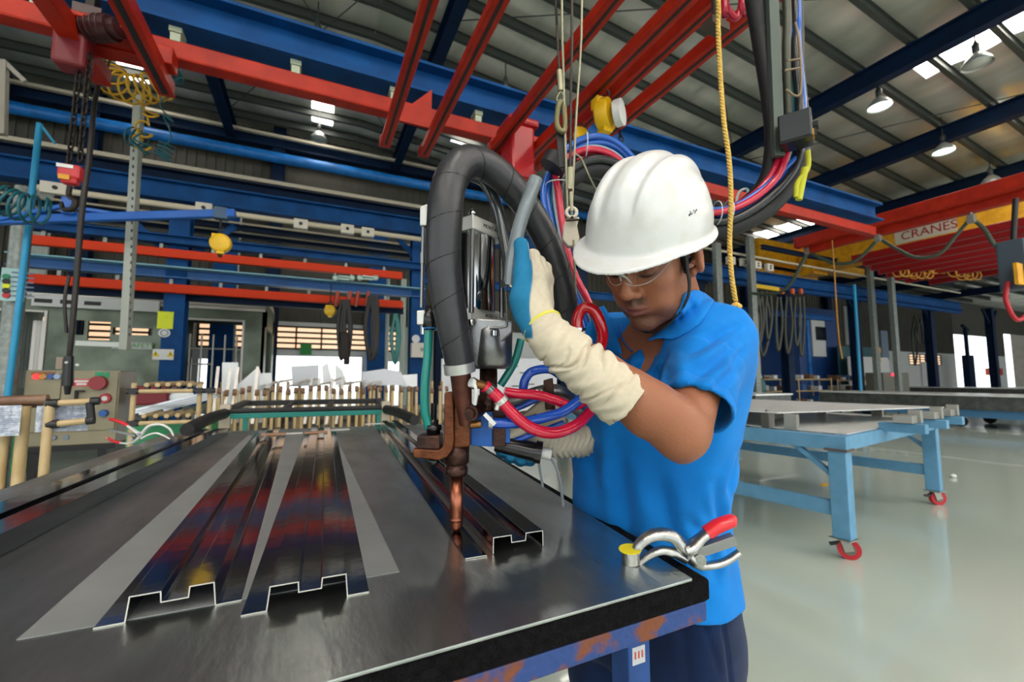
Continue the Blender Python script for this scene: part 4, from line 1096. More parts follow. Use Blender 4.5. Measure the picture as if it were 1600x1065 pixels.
d2 = np.linalg.norm(PZ(378, 935, T)-PZ(145, 983, T)); d3 = np.linalg.norm(PZ(577, 926, T)-PZ(376, 963, T))
h2 = .033
profile('hat_profile', 'long mirror steel profile with two ridges, left of the middle pair', hat(d2, h2, d2*.19, d2*.42, d2*.61, .014), (145, 983), (398, 678))
profile('hat_profile', 'long mirror steel profile with two ridges, right of the middle pair', hat(d3, h2, d3*.18, d3*.42, d3*.60, .014), (376, 963), (478, 674))
d4 = np.linalg.norm(PZ(846, 851, T)-PZ(770, 866, T)); h4 = .030
profile('channel_profile', 'narrow grooved steel channel under the welding gun tip, right side of table', [(0, .001), (.0005, h4), (d4*.36, h4), (d4*.37, h4-.013), (d4*.63, h4-.013), (d4*.64, h4), (d4-.0005, h4), (d4, .001)], (770, 866), (596, 664))
fl4 = .024; a_ = PZ(729, 872, T)
profile('base_strip', 'flat mirror steel strip lying along the left side of the narrow channel', [(0, .0022), (.040, .0022)], (727, 874), (584, 664), th=.0015)
profile('channel_profile', 'wide grooved steel channel along the left edge of the table', [(0, .001), (.001, .040), (.062, .040), (.064, .024), (.088, .024), (.090, .040), (.148, .040), (.150, .001)], (-500, 1021), (306, 682))
# card pads at the far ends of the middle profiles
m_card = mat('card_brown', '#a98467', rough=.8)
for k, (px0, px1, py, lb) in enumerate(((414, 440, 676, 'brown card pad at the far end of the left middle profile'), (484, 500, 673, 'brown card pad at the far end of the right middle profile'))):
    c = PZ((px0+px1)/2, py, T+.04); b = MB(); b.bb(c[0]-.05, c[0]+.06, c[1]-.06, c[1]+.0, T+.034, T+.040); tag(b.build('card_pad', m_card, bev=.001), lb, 'card pad')
for k, (px, py, lb) in enumerate(((527, 671, 'short white strip at the far table edge, right of the middle profiles'), (585, 662, 'short white strip at the far end of the narrow channel'), (452, 677, 'short white strip between the far ends of the middle profiles'))):
    c = PZ(px, py, T+.003); b = MB(); b.bb(c[0]-.06, c[0]+.07, c[1]-.02, c[1]+.02, T+.001, T+.006); tag(b.build('white_strip', m_white), lb, 'strip')
# ---- locking sheet pliers
m_cast = mat('cast_nickel', '#b9bab8', rough=.28, metal=.95, col2='#9fa09e', nscale=60, bump=.08, bscale=200)
m_redgrip = mat('grip_red', '#d8202c', rough=.4, coat=.2)
m_white_p = mat('pliers_white', '#d9dcdc', rough=.35)
def pliers(label, o, ax, ay, m_body, m_grip, S=1.0, jaw_tip=True, both=False, lift=None, K=1.0):
    """drawn in the plane of ax (length) and ay; coordinates in metres from the jaw"""
    t = thing('locking_pliers', label, 'pliers', o); ax = np.array(ax, float); ay = np.array(ay, float); az = np.cross(ax, ay)
    P = lambda x, y, z=0: np.array(o)+(ax*x+ay*y+az*z)*S
    b = MB(); b.tube([P(.006, .012), P(.020, .036), P(.048, .050), P(.080, .044), P(.098, .020), P(.104, .008)], [.0062*S*K, .0075*S*K, .0090*S*K, .0100*S*K, .0105*S*K, .009*S*K], 12, ecc=.75); b.build('upper_jaw', m_body, t)
    b = MB(); b.tube([P(.010, -.004), P(.034, .012), P(.058, .020), P(.080, .014), P(.100, .002)], [.0045*S*K, .0062*S*K, .0078*S*K, .0088*S*K, .0088*S*K], 12, ecc=.75); b.build('lower_jaw', m_body, t)
    if jaw_tip:
        b = MB(); b.cyl(P(.0, .002), P(.0, .026), .0115*S*K, n=20); j = b.build('jaw_socket', m_body, t)
        b = MB(); b.cyl(P(0, .0262), P(0, .0275), .0146*S*K, n=20); b.build('jaw_pad', mat('pad_yellow', '#e0d21a', rough=.5), j)
    b = MB(); b.tube([P(.098, .020), P(.112, .022), P(.130, .036), P(.152, .052)], [.014*S*K, .014*S*K, .0105*S*K, .0095*S*K], 12, ecc=.6); b.build('handle', m_body, t)
    b = MB(); b.tube([P(.142, .046), P(.165, .058), P(.190, .066), P(.196, .066)], [.0112*S*K, .0118*S*K, .0108*S*K, .006*S*K], 14, ecc=.75); b.build('red_grip', m_grip, t, label='red rubber grip')
    b = MB(); b.tube([P(.104, .008), P(.118, -.006), P(.135, -.014), P(.170, -.010), P(.200, .006)], [.011*S*K, .0105*S*K, .0072*S*K, .0068*S*K, .0064*S*K], 12, ecc=.7); b.build('handle', m_body, t)
    if both: b = MB(); b.tube([P(.160, -.012), P(.180, -.006), P(.200, .006)], [.0078*S*K, .008*S*K, .006*S*K], 12); b.build('red_grip', m_grip, t, label='red rubber grip')
    d_ = P(.196, .030)-P(.116, .014); b = MB(); b.bar(P(.116, .012), P(.192, .032), .012*S*K, .013*S*K, up=ay); b.build('release_bar', mat('bar_grey', '#8f9291', rough=.4, metal=.7), t, bev=.001)
    for (x, y) in ((.1035, .019), (.122, .002)): b = MB(); b.cyl(P(x, y, -.012), P(x, y, .012), .0085*S*K, n=16); b.cyl(P(x, y, -.014), P(x, y, .014), .0052*S*K, n=12); b.build('pivot_bolt', m_cast, t)
    return t
p0 = PD(986, 868, .735); ex_ = (PD(1150, 838, .735)-PD(986, 868, .735)); ex_ /= np.linalg.norm(ex_); ey_ = UP-ex_*(UP@ex_); ey_ /= np.linalg.norm(ey_)
jz = PZ(986, 880, T); dd_ = (jz-CAM)@FW
p0 = jz+np.array([0, 0, .0]); ex_ = PD(1155, 868, dd_*1.0)-PD(986, 880, dd_); ex_ /= np.linalg.norm(ex_); ey_ = UP-ex_*(UP@ex_); ey_ /= np.linalg.norm(ey_)
pliers('nickel locking pliers with one red grip, resting on the near right table corner', p0, ex_, ey_, m_cast, m_redgrip, S=dd_*170/670/.200, K=1.4)
pf = PZ(274, 686, T); df_ = (pf-CAM)@FW; ex2 = PD(166, 690, df_*.97)-PD(274, 690, df_); S2 = np.linalg.norm(ex2)/.200; ex2 /= np.linalg.norm(ex2); ey2 = UP-ex2*(UP@ex2); ey2 /= np.linalg.norm(ey2)
pliers('white locking pliers with red grips clamped on the far left edge of the table', pf, ex2, ey2, m_white_p, m_redgrip, S=S2, jaw_tip=False, both=True, K=.62)

# ============================================================ THE WELDING GUN
m_alu = mat('alu_block', '#c9cac5', rough=.38, metal=.55, bump=.04, bscale=90)
m_chrome = mat('barrel_chrome', '#a9abac', rough=.10, metal=1.0)
m_rod = mat('rod_steel', '#7a7c7c', rough=.25, metal=.95)
m_cop = mat('copper_brown', '#74401f', rough=.45, metal=.5, col2='#532a14', nscale=30, bump=.15, bscale=120)
m_brn = mat('burnt_steel', '#4a2c22', rough=.38, metal=.6, col2='#2c1c18', nscale=25, bump=.15, bscale=120)
m_brn2 = mat('pipe_brown', '#64392c', rough=.42, metal=.5, col2='#4a2a22', nscale=30, bump=.15, bscale=120)
m_copb = mat('electrode_copper', '#9c5f48', rough=.28, metal=.9, col2='#6d3b2b', nscale=20)
m_cast2 = mat('cast_grey', '#8a8b8b', rough=.30, metal=.85, col2='#6c6d6e', nscale=14, bump=.08, bscale=60)
m_gblue = mat('gun_blue', '#1360ba', rough=.45, col2='#0f54a6', nscale=20)
m_hose = mat('hose_wrap', '#25262a', rough=.36, col2='#2f3034', nscale=9, bump=.12, bscale=45, spec=.5)
m_hr = mat('hose_red', '#d3123c', rough=.22, coat=.35, spec=.5)
m_hb = mat('hose_blue', '#0f4fbe', rough=.25, coat=.3)
m_hg = mat('hose_teal', '#11857c', rough=.3, coat=.2)
m_blk = mat('black_gloss', '#141416', rough=.25)
G = PZ(713, 832, T); GD = (G-CAM)@FW                        # electrode tip on the profile
gun = thing('welding_gun', 'hanging spot welding gun with steel cylinder and copper electrode standing on the profile', 'welding gun', G)
def gp(px, py, dd=0.0): return PD(px, py, GD+dd)
def vlat(px, py, dd=0): return gp(px, py, dd)
sc_ = GD/FPX                                                # metres per pixel at the gun
# electrode
b = MB(); zt = G[2]+.0015
def zpx(px, py, dd=0): return gp(px, py, dd)[2]
gx, gy = G[0], G[1]
def gl(profile_px, name, m, cx=713, dd=0, n=24, label=None, par=None):
    """turned piece about a vertical axis at column cx: list of (radius px, row)"""
    c = gp(cx, profile_px[0][1], dd); pr = [(r*sc_*(GD+dd)/GD, gp(cx, y, dd)[2]-c[2]) for r, y in profile_px]
    b = MB(); b.lathe(pr, c, n=n); return b.build(name, m, par or gun, label=label)
gl([(0, 829.5), (6, 829.5), (9.5, 822), (10, 812)], 'electrode_tip', m_copb)
gl([(0, 813), (10, 813), (10, 810), (9, 809), (10.5, 806), (10.5, 742), (0, 742)], 'electrode_shaft', m_copb)
gl([(0, 742), (16, 742), (18, 738), (18, 729), (16, 728), (17, 724), (20, 722), (20, 690), (0, 690)], 'electrode_holder', m_brn)
# copper bracket: L plate with block
def gprism(poly, d0, d1, name, m, bev=.002, par=None):
    f = [gp(x, y, d0) for x, y in poly]; k = [gp(x, y, d0)+FWH*(d1-d0) for x, y in poly]; n_ = len(poly)
    b = MB(); b.add(f+k, [tuple(range(n_)), tuple(range(2*n_-1, n_-1, -1))]+[(i, n_+i, n_+(i+1) % n_, (i+1) % n_) for i in range(n_)])
    return b.build(name, m, par or gun, bev=bev)
FWH = np.array([FW[0], FW[1], 0]); FWH /= np.linalg.norm(FWH)
gprism([(694, 613), (708, 612), (709, 690), (706, 704), (698, 714), (686, 719), (646, 715), (644, 701), (686, 703), (691, 698), (693, 690)], -.036, .028, 'copper_bracket', m_cop, .003)
gprism([(708, 618), (735, 640), (734, 698), (708, 700)], -.024, .024, 'holder_block', m_cop, .004)
gprism([(651, 681), (687, 680), (687, 703), (651, 702)], -.030, .02, 'terminal_block', m_brn, .003)
gl([(0, 683), (11, 683), (11, 672), (13, 671), (13, 664), (8, 663), (8, 656), (5, 655), (5, 630), (0, 630)], 'terminal_bolt', m_blk, cx=677, dd=-.01, n=6)
gl([(0, 727), (6, 727), (9, 722), (9, 716), (0, 716)], 'lower_nut', m_blk, cx=677, dd=-.01, n=6)
# slanted pipe with clamp and the elbow fitting
b = MB(); b.tube([gp(719, 578, -.055), gp(722, 610, -.045), gp(728, 662, -.03)], [.0205, .0195, .0130], 18, sub=4); b.build('inlet_pipe', m_brn2, gun)
b = MB(); b.cyl(gp(735, 645, -.05), gp(748, 640, -.01), .016, .014, n=18); b.cyl(gp(733, 646, -.056), gp(735, 645, -.05), .010, n=12); b.build('pipe_boss', m_brn, gun)
# spindle, housing and cylinder
gl([(0, 642), (16, 642), (18, 628), (16, 618), (14, 616), (14, 570), (0, 570)], 'spindle', m_brn, cx=763, dd=.02)
gl([(0, 576), (26, 576), (33, 570), (34, 518), (30, 508), (0, 508)], 'lower_housing', m_cast2, cx=767, dd=.015)
gprism([(735, 496), (800, 500), (800, 520), (772, 545), (768, 573), (740, 573), (736, 548)], -.02, .07, 'housing_body', m_cast2, .004)
gl([(0, 503), (36, 503), (38, 496), (0, 490)], 'housing_collar', m_cast2, cx=735, dd=.05)
cc = gp(720, 420, .055)                                      # barrel axis
def sqplate(pyf, hz, name):
    """square plate with a corner towards the camera"""
    F_ = gp(738, pyf, -.03); L_ = PD(655, pyf, GD+.02); 
    zz = F_[2]; w = .112; a1 = math.radians(-57.5); 
    e1 = RT*math.cos(math.radians(33))+FWH*math.sin(math.radians(33)); e2 = -RT*math.cos(math.radians(57))+FWH*math.sin(math.radians(57))
    e1 = RT*.60+FWH*.80; e2 = -RT*.80+FWH*.60; e1 /= np.linalg.norm(e1); e2 /= np.linalg.norm(e2)
    q = [F_, F_+e1*w, F_+e1*w+e2*w, F_+e2*w]; b = MB(); slab(b, q, zz-hz/2, zz+hz/2); o = b.build(name, m_alu, gun, bev=.0025)
    return q, e1, e2, zz, o
q1, e1, e2, z1_, pl1 = sqplate(345, .030, 'top_plate'); q2, _, _, z2_, pl2 = sqplate(489, .028, 'bottom_plate')
cen = (q1[0]+q1[2])/2; cen2 = (q2[0]+q2[2])/2
b = MB(); b.cyl((cen[0], cen[1], z2_+.01), (cen[0], cen[1], z1_-.01), .0545, n=56); b.build('barrel', m_chrome, gun)
for i in range(4):
    c = q1[i]+(cen-q1[i])*.13
    b = MB(); b.cyl((c[0], c[1], z2_), (c[0], c[1], z1_), .0055, n=14); b.build('tie_rod', m_rod, gun)
    b = MB(); b.lathe([(0, 0), (.008, 0), (.009, .004), (.0075, .011), (.003, .0135), (0, .0135)], (c[0], c[1], z1_+.0145), n=14); b.build('dome_nut', m_chrome, gun)
    b = MB(); b.lathe([(0, 0), (.0078, 0), (.0078, -.010), (.004, -.014), (0, -.014)], (c[0], c[1], z2_-.0135), n=6); b.build('hex_nut', m_chrome, gun)
nrm1 = -e2; m_stamp = mat('stamp_dark', '#2c2e2e', rough=.6)
text('stamped_letters', 'MONTAGE', .0115, np.array([*(q1[0]+e1*.062)[:2], z1_+.001])-e2*.0006, e1, (0, 0, 1), m_stamp, pl1, ext=.0003)
text('stamped_letters', 'ACRO 11', .010, np.array([*(q2[0]+e1*.060)[:2], z2_])-e2*.0006, e1, (0, 0, 1), m_stamp, pl2, ext=.0003)
# side rod on the left with fittings
b = MB(); b.cyl(gp(662, 350, -.02), gp(659, 480, -.02), .0045, n=10); b.cyl(gp(661, 395, -.02), gp(661, 412, -.02), .0065, n=10); b.build('side_rod', m_rod, gun)
gprism([(656, 322), (668, 318), (668, 352), (656, 352)], -.03, .0, 'side_block', m_alu); gprism([(651, 485), (664, 484), (664, 507), (651, 507)], -.03, .0, 'side_block', m_alu)
b = MB(); b.cyl(gp(661, 508, -.02), gp(661, 522, -.02), .006, n=8); b.build('side_nut', m_chrome, gun)
# blue block, post and the pale cover behind
gprism([(735, 641), (770, 640), (770, 698), (735, 696)], .0, .05, 'blue_block', m_gblue, .002)
gprism([(770, 618), (790, 618), (790, 698), (770, 698)], -.005, .03, 'dark_post', m_brn, .002)
gprism([(789, 640), (797, 640), (797, 692), (789, 692)], .0, .04, 'blue_edge', m_gblue, .001)
gprism([(797, 664), (850, 622), (884, 628), (884, 662), (840, 680), (797, 688)], .05, .085, 'pale_cover', mat('cover_cream', '#cfc2a2', rough=.5), .004)
gprism([(850, 594), (864, 590), (868, 640), (852, 640)], .04, .065, 'rear_block', m_brn, .002)
gprism([(823, 651), (838, 646), (838, 652), (824, 657)], .046, .05, 'cover_mark', m_brn, .0005)
b = MB(); b.tube([gp(775, 640, .03), gp(820, 622, .06), (gp(870, 612, .08)), gp(905, 640, .1)], [.016, .018, .018, .016], 14); b.build('rear_arm', m_cast2, gun)
# trigger handle with its plug and cables
b = MB(); h0, h1 = gp(775, 692, .025), gp(838, 706, .015); b.cyl(h0, h1, .0175, .0205, n=22); b.cyl(gp(836, 705, .015), gp(846, 707, .014), .0235, n=22); hd = b.build('trigger_handle', m_blk, gun)
b = MB(); b.cyl(gp(846, 707, .014), gp(861, 710, .013), .012, n=16); b.build('plug', m_white, hd)
b = MB(); b.tube([gp(858, 711, .013), gp(868, 728, .02), gp(875, 750, .03), gp(880, 790, .05)], .0032, 8); b.build('cable', mat('cable_grey', '#8c9196', rough=.4), hd)
b = MB(); b.tube([gp(841, 715, .02), gp(844, 735, .03), gp(848, 760, .05)], .0030, 8); b.build('cable', mat('cable_grey', '#8c9196'), hd)
# big wrapped hose: elbow arch
def helix_on(path, r, pitch, rr, n_=14):
    P = catmull(path, 14); P = np.array(P); seg = np.linalg.norm(np.diff(P, axis=0), axis=1); S = np.concatenate([[0], np.cumsum(seg)]); L = S[-1]; m_ = int(L/pitch*n_); out = []
    T0 = np.gradient(P, axis=0); T0 /= np.linalg.norm(T0, axis=1)[:, None]
    a = np.cross((0.3, .9, .1), T0[0]); a /= np.linalg.norm(a); fr = []
    for t in T0: a = a-t*(a@t); a /= np.linalg.norm(a); fr.append((a.copy(), np.cross(t, a)))
    A1 = np.array([f[0] for f in fr]); B1 = np.array([f[1] for f in fr])
    for i in range(m_+1):
        s_ = L*i/m_; th = 2*math.pi*s_/pitch; c = [np.interp(s_, S, P[:, k]) for k in range(3)]
        aa = np.array([np.interp(s_, S, A1[:, k]) for k in range(3)]); ba = np.array([np.interp(s_, S, B1[:, k]) for k in range(3)])
        out.append(np.array(c)+(aa*math.cos(th)+ba*math.sin(th))*r)
    return out
hp = [gp(719, 572, -.065), gp(706, 500, -.075), gp(694, 420, -.08), (gp(695, 340, -.08)), gp(703, 285, -.07), gp(728, 254, -.05), gp(765, 262, -.02), gp(806, 300, .01), gp(846, 360, .04), gp(872, 425, .06), gp(885, 490, .08), gp(892, 560, .10)]
b = MB(); b.tube(hp, [.0275, .031, .0335, .0335, .033, .032, .031, .030, .0295, .029, .028, .028], 28, sub=10); bh = b.build('wrapped_hose', m_hose, gun)
b = MB(); b.tube(helix_on(hp, .0325, .075, 0), .0009, 5, sub=1); 
# keep the seam on the skin of the hose: radius follows the tube
b = MB(); Ps = helix_on(hp, 1.0, .075, 0); Pc = helix_on(hp, 0.0, .075, 0); rl = np.interp(np.linspace(0, 1, len(Ps)), np.linspace(0, 1, 12), [.0275, .031, .0335, .0335, .033, .032, .031, .030, .0295, .029, .028, .028])
b.tube([c+(s_-c)*(r_+.0001) for s_, c, r_ in zip(Ps, Pc, rl)], .0011, 5, sub=1); b.build('tape_seam', mat('seam_dark', '#0c0c0d', rough=.5), bh)
b = MB(); b.tube([gp(717, 567, -.066), gp(719, 582, -.064)], .0300, 28, sub=1); b.build('hose_clamp', mat('clamp_alu', '#b4b5b2', rough=.35, metal=.7), gun)
# dark translucent loops and the grey grip tube
b = MB(); b.tube([gp(728, 272, .03), gp(756, 284, .03), gp(776, 322, .03), gp(788, 375, .02), gp(796, 425, .0), gp(797, 442, -.02)], .0125, 14); b.build('control_tube', mat('tube_dark', '#3a3f44', rough=.15, coat=.5), gun)
m_tube = mat('tube_clear_grey', '#7d868c', rough=.14, coat=.6, col2='#6b747a', nscale=20)
b = MB(); b.tube([gp(838, 278, -.075), gp(826, 310, -.075), gp(812, 352, -.07), gp(802, 400, -.068), gp(797, 445, -.065)], .0135, 18); b.build('grip_tube', m_tube, gun)
b = MB(); b.cyl(gp(784, 443, -.07), gp(796, 440, -.05), .0075, n=14); b.cyl(gp(790, 434, -.06), gp(800, 448, -.06), .006, n=10); b.build('tube_clamp', m_chrome, gun)
b = MB(); b.tube([gp(791, 452, -.045), gp(792, 500, -.03), gp(789, 510, -.028), gp(765, 512, -.025)], .0024, 8, sub=3); b.build('wire_bracket', m_rod, gun)
b = MB(); b.cyl(gp(772, 516, -.028), gp(772, 524, -.028), .0075, n=6); b.build('hex_bolt', m_chrome, gun)
b = MB(); b.tube([gp(812, 360, .02), gp(816, 410, .03), gp(808, 470, .04)], .012, 12); b.build('rear_tube', mat('tube_dark', '#3a3f44'), gun)
# teal hoses
b = MB(); b.tube([gp(670, 512, -.02), gp(668, 560, -.02), gp(664, 600, -.02), gp(664, 640, -.015), gp(670, 668, -.01)], .0088, 14); t1 = b.build('teal_hose', m_hg, gun)
gl([(0, 516), (9, 516), (9, 513), (12.5, 511), (13, 492), (10, 488), (8, 478), (0, 478)], 'hose_connector', m_blk, cx=672, dd=-.02, par=gun)
gl([(0, 514), (10.5, 514), (10.5, 510), (0, 510)], 'connector_ring', mat('ring_blue', '#1f86d8', rough=.4), cx=672, dd=-.02)
b = MB(); b.tube([gp(814, 530, .04), gp(804, 565, .035), gp(782, 602, .03)], .0085, 12); b.build('teal_hose', m_hg, gun)
# water hoses, fittings and clips
b = MB(); b.tube([gp(738, 599, -.06), gp(752, 601, -.055), gp(764, 607, -.05)], .0085, 12); b.cyl(gp(736, 597, -.062), gp(742, 600, -.058), .012, n=6); b.build('brass_elbow', mat('brass', '#8a6238', rough=.35, metal=.8), gun)
b = MB(); b.tube([gp(757, 603, -.055), gp(776, 618, -.05), gp(800, 645, -.045), gp(830, 668, -.04), gp(865, 676, -.03), gp(900, 664, -.0), gp(925, 640, .04)], [.0125, .012, .0118, .0118, .0118, .0115, .011], 16); rh = b.build('red_hose', m_hr, gun)
b = MB(); b.tube([gp(781, 623, -.049), gp(786, 629, -.0485)], .0138, 18, sub=1); b.cyl(gp(778, 632, -.06), gp(776, 640, -.06), .0045, n=8); b.build('hose_clip', m_alu, rh)
b = MB(); b.tube([gp(762, 605, -.055), gp(767, 610, -.0535)], .0138, 18, sub=1); b.build('hose_clip', m_rod, rh)
b = MB(); b.tube([gp(788, 612, -.01), gp(812, 615, -.005), gp(840, 617, .0), (gp(868, 625, .01)), gp(895, 634, .02), gp(925, 620, .05)], .0105, 14); b.build('red_hose', m_hr, gun)
b = MB(); b.tube([gp(765, 660, -.03), gp(792, 661, -.03), gp(820, 659, -.025), gp(858, 650, -.015), gp(885, 640, .0), gp(920, 612, .03)], .0105, 16); bl = b.build('blue_hose', m_hb, gun)
b = MB(); b.tube([gp(764, 660, -.03), gp(770, 660, -.03)], .0125, 16, sub=1); b.bar(gp(757, 646, -.045), gp(773, 663, -.045), .008, .008); b.build('hose_clip', m_alu, bl)
b = MB(); b.cyl(gp(735, 663, -.03), gp(752, 662, -.03), .0078, n=14); b.build('brass_fitting', mat('brass', '#8a6238'), gun)
b = MB(); b.tube([gp(817, 612, .03), gp(820, 594, .03), gp(832, 580, .03), gp(860, 577, .04), gp(880, 590, .05)], .0098, 14); b.build('blue_hose', m_hb, gun)
b = MB(); b.tube([gp(800, 641, .03), gp(825, 630, .035), gp(850, 618, .04)], .0065, 10); b.build('blue_hose', m_hb, gun)
b = MB(); b.tube([gp(805, 688, .02), gp(830, 679, .02), gp(850, 672, .03), (gp(880, 660, .05))], .0062, 10); b.build('blue_hose', m_hb, gun)
b = MB(); b.tube([gp(741, 598, -.072), gp(744, 612, -.075), gp(742, 632, -.07)], .0035, 8); b.cyl(gp(735, 597, -.072), gp(740, 599, -.068), .009, n=10); b.build('white_tape', mat('tape_white', '#dcdfe0', rough=.7), gun)
# red hose loop in front of the chest
b = MB(); b.tube([PD(903, 520, .875), PD(902, 498, .875), PD(912, 481, .87), PD(928, 485, .865), PD(939, 508, .865), PD(941, 532, .875), PD(930, 560, .89)], .0115, 16); lr = b.build('red_hose', mat('hose_red_gloss', '#c80f1a', rough=.12, coat=.8), gun)
b = MB(); b.tube([PD(903, 512, .875), PD(903, 524, .875)], .013, 14, sub=1); b.cyl(PD(905, 522, .862), PD(914, 518, .862), .004, n=8); b.build('hose_clip', m_chrome, lr)
# ============================================================ LEFT: rack end, bamboo racks, cabinet, train body, hoists
def ext(b, *a, **k): return b
m_pole = mat('pole_cream', '#c3ad84', rough=.45, col2='#b59c70', nscale=9)
m_joint = mat('joint_black', '#17171a', rough=.45)
m_dpole = mat('pole_brown', '#6f5140', rough=.45, col2='#8c6d58', nscale=14)
# trolley behind the table: rubber-covered frame with a teal front bar
ct = .99
tr = thing('rubber_topped_trolley', 'trolley with black padded top rails and a teal front bar behind the table', 'trolley', (*PZ(480, 645, ct)[:2], 0))
fl_, fr_ = PZ(352, 650, ct), PZ(602, 643, ct); bl_, br_ = PZ(385, 633, ct), PZ(592, 629, ct)
b = MB(); b.bar(fl_, fr_, .05, .035); b.build('front_bar', mat('bar_teal', '#157a72', rough=.45), tr, bev=.004)
b = MB(); b.bar(fl_+[0, 0, .035], fr_+[0, 0, .035], .06, .03); b.bar(bl_+[0, 0, .02], br_+[0, 0, .02], .06, .05); b.bar(fl_+[0, 0, .03], bl_+[0, 0, .03], .06, .04); b.bar(fr_+[0, 0, .03], br_+[0, 0, .03], .06, .04)
for t in (.33, .62): b.bar(fl_*(1-t)+fr_*t+[0, 0, .03], bl_*(1-t)+br_*t+[0, 0, .02], .05, .03)
b.build('padded_rails', m_black, tr, bev=.008)
for k, (p_, q_) in enumerate(((fl_, PZ(292, 677, T+.02)), (fr_, PZ(648, 661, T+.02)))):
    b = MB(); b.tube([p_+[0, 0, .02], (p_+q_)/2+[0, 0, .03], q_+[0, 0, .02]], .035, 12, sub=4); b.build('side_arm', m_black, tr)
    b = MB(); b.bb(p_[0]-.03, p_[0]+.03, p_[1]-.03, p_[1]+.03, p_[2]-.08, p_[2]+.08); b.build('corner_bracket', mat('bracket_bone', '#b5ab98', rough=.5), tr)
for p_ in (fl_, fr_, bl_, br_): b = MB(); b.bb(p_[0]-.02, p_[0]+.02, p_[1]-.02, p_[1]+.02, .0, p_[2]-.02); b.build('leg', mat('bar_teal', '#157a72'), tr)
# ---- standing rack of cream poles (each pole a thing), with sheets between them
random.seed(3)
YR = 5.6; zt_ = PY(460, 606, YR)[2]
rail = thing('pole_rack', 'long low rack that holds the upright cream poles behind the trolley', 'rack', ((XP(330, YR, 1)+XP(700, YR, 1))/2, YR, 0))
b = MB(); xa_, xb_ = XP(326, YR, .9), XP(702, YR, .9); b.bb(xa_, xb_, YR+.05, YR+.10, .45, .50); b.bb(xa_, xb_, YR+.55, YR+.60, .45, .50); b.bb(xa_, xb_, YR+.0, YR+.60, .10, .14); b.build('cross_rails', m_grey, rail)
for xx in (xa_, (xa_+xb_)/2, xb_): b = MB(); b.bb(xx-.02, xx+.02, YR+.05, YR+.10, 0, .8); b.build('leg', m_grey, rail)
xs = 340.0; k = 0; pole0 = None
while xs < 700:
    yy = YR+random.uniform(-.04, .04); x = XP(xs, yy, .9); h = zt_+random.uniform(-.03, .02)
    if pole0 is None or k % 3 == 0 or True:
        b = MB(); b.cyl((x, yy, .15), (x+random.uniform(-.02, .02), yy+.03, h), .019, n=10); o = b.build('rack_pole', m_pole)
        o['category'] = 'pole'; o['group'] = 'cream poles standing in the long rack'; o['label'] = 'upright cream pole in the long rack behind the trolley'
        c = MB(); c.cyl((x, yy, h-.05), (x, yy+.03, h+.005), .0215, n=10); c.build('pole_cap', m_dpole, o)
    xs += random.uniform(10.5, 13.2) if xs < 560 or xs > 600 else 9; k += 1
xs = 345.0
while xs < 700:                                                    # second row a little behind, seen between them
    yy = YR+.58; x = XP(xs, yy, .9); b = MB(); b.cyl((x, yy, .15), (x, yy, zt_+.07), .019, n=8); o = b.build('rack_pole', m_pole if random.random() < .6 else mat('pole_ochre', '#97783c', rough=.5))
    o['category'] = 'pole'; o['group'] = 'cream poles in the rear row of the long rack'; o['label'] = 'upright pole in the rear row of the long rack'
    xs += random.uniform(13, 22)
m_film = mat('bubble_film', '#e9eef2', rough=.35, spec=.6, bump=.5, bscale=60, alpha=.92); m_wrap = mat('wrap_grey', '#c9ced6', rough=.4, bump=.4, bscale=30)
m_bone2 = mat('strip_bone', '#d3cfca', rough=.45, metal=.3)
def sheet(pxs, y, label, m, name='wrapped_sheet', th=.02, cat='panel', group=None):
    """upright panel standing in the rack: outline in picture columns/rows at depth y"""
    P = [PY(px, py, y) for px, py in pxs]; b = MB(); n_ = len(P); F = [p for p in P]; K = [p+np.array([0, th, 0]) for p in P]
    b.add(F+K, [tuple(range(n_)), tuple(range(2*n_-1, n_-1, -1))]+[(i, n_+i, n_+(i+1) % n_, (i+1) % n_) for i in range(n_)])
    return tag(b.build(name, m, bev=.002), label, cat, group)
sheet([(347, 566), (372, 566), (372, 600), (404, 572), (412, 600), (412, 660), (345, 660)], YR+.3, 'white wrapped panel with slanted top standing at the left end of the pole rack', m_film)
sheet([(404, 583), (424, 582), (426, 606), (404, 606)], YR+.25, 'small white wrapped panel beside the slanted one in the rack', m_film)
sheet([(455, 572), (498, 570), (498, 602), (457, 604)], YR+.5, 'grey film wrapped panel in the middle of the pole rack', m_wrap)
sheet([(503, 572), (512, 566), (520, 600), (505, 600)], YR+.5, 'narrow white wrapped panel right of the grey one', m_film)
sheet([(524, 568), (535, 578), (542, 598), (524, 602)], YR+.48, 'slim white wrapped panel with a slanted right edge', m_film)
sheet([(566, 581), (600, 576), (626, 580), (636, 602), (566, 602)], YR+.4, 'low white wrapped stack at the right part of the rack', m_wrap)
sheet([(626, 586), (652, 584), (652, 604), (626, 604)], YR+.42, 'white paper wrapped box shape near the teal hose', m_film)
sheet([(690, 560), (870, 560), (870, 770), (690, 770)], YR+1.2, 'pale machine panel with slots behind the welding gun', mat('panel_pale2', '#c9cdd2', rough=.4), name='pale_machine')
b = MB()
for (x0, y0) in ((798, 572), (812, 582), (800, 603), (824, 600), (812, 615)): p = PY(x0, y0, YR+1.19); b.bb(p[0], p[0]+.14, p[1]-.004, p[1], p[2]-.008, p[2]+.008)
tag(b.build('slot_strip', m_black), 'dark slots on the pale panel behind the welding gun', 'slot')
k = 0
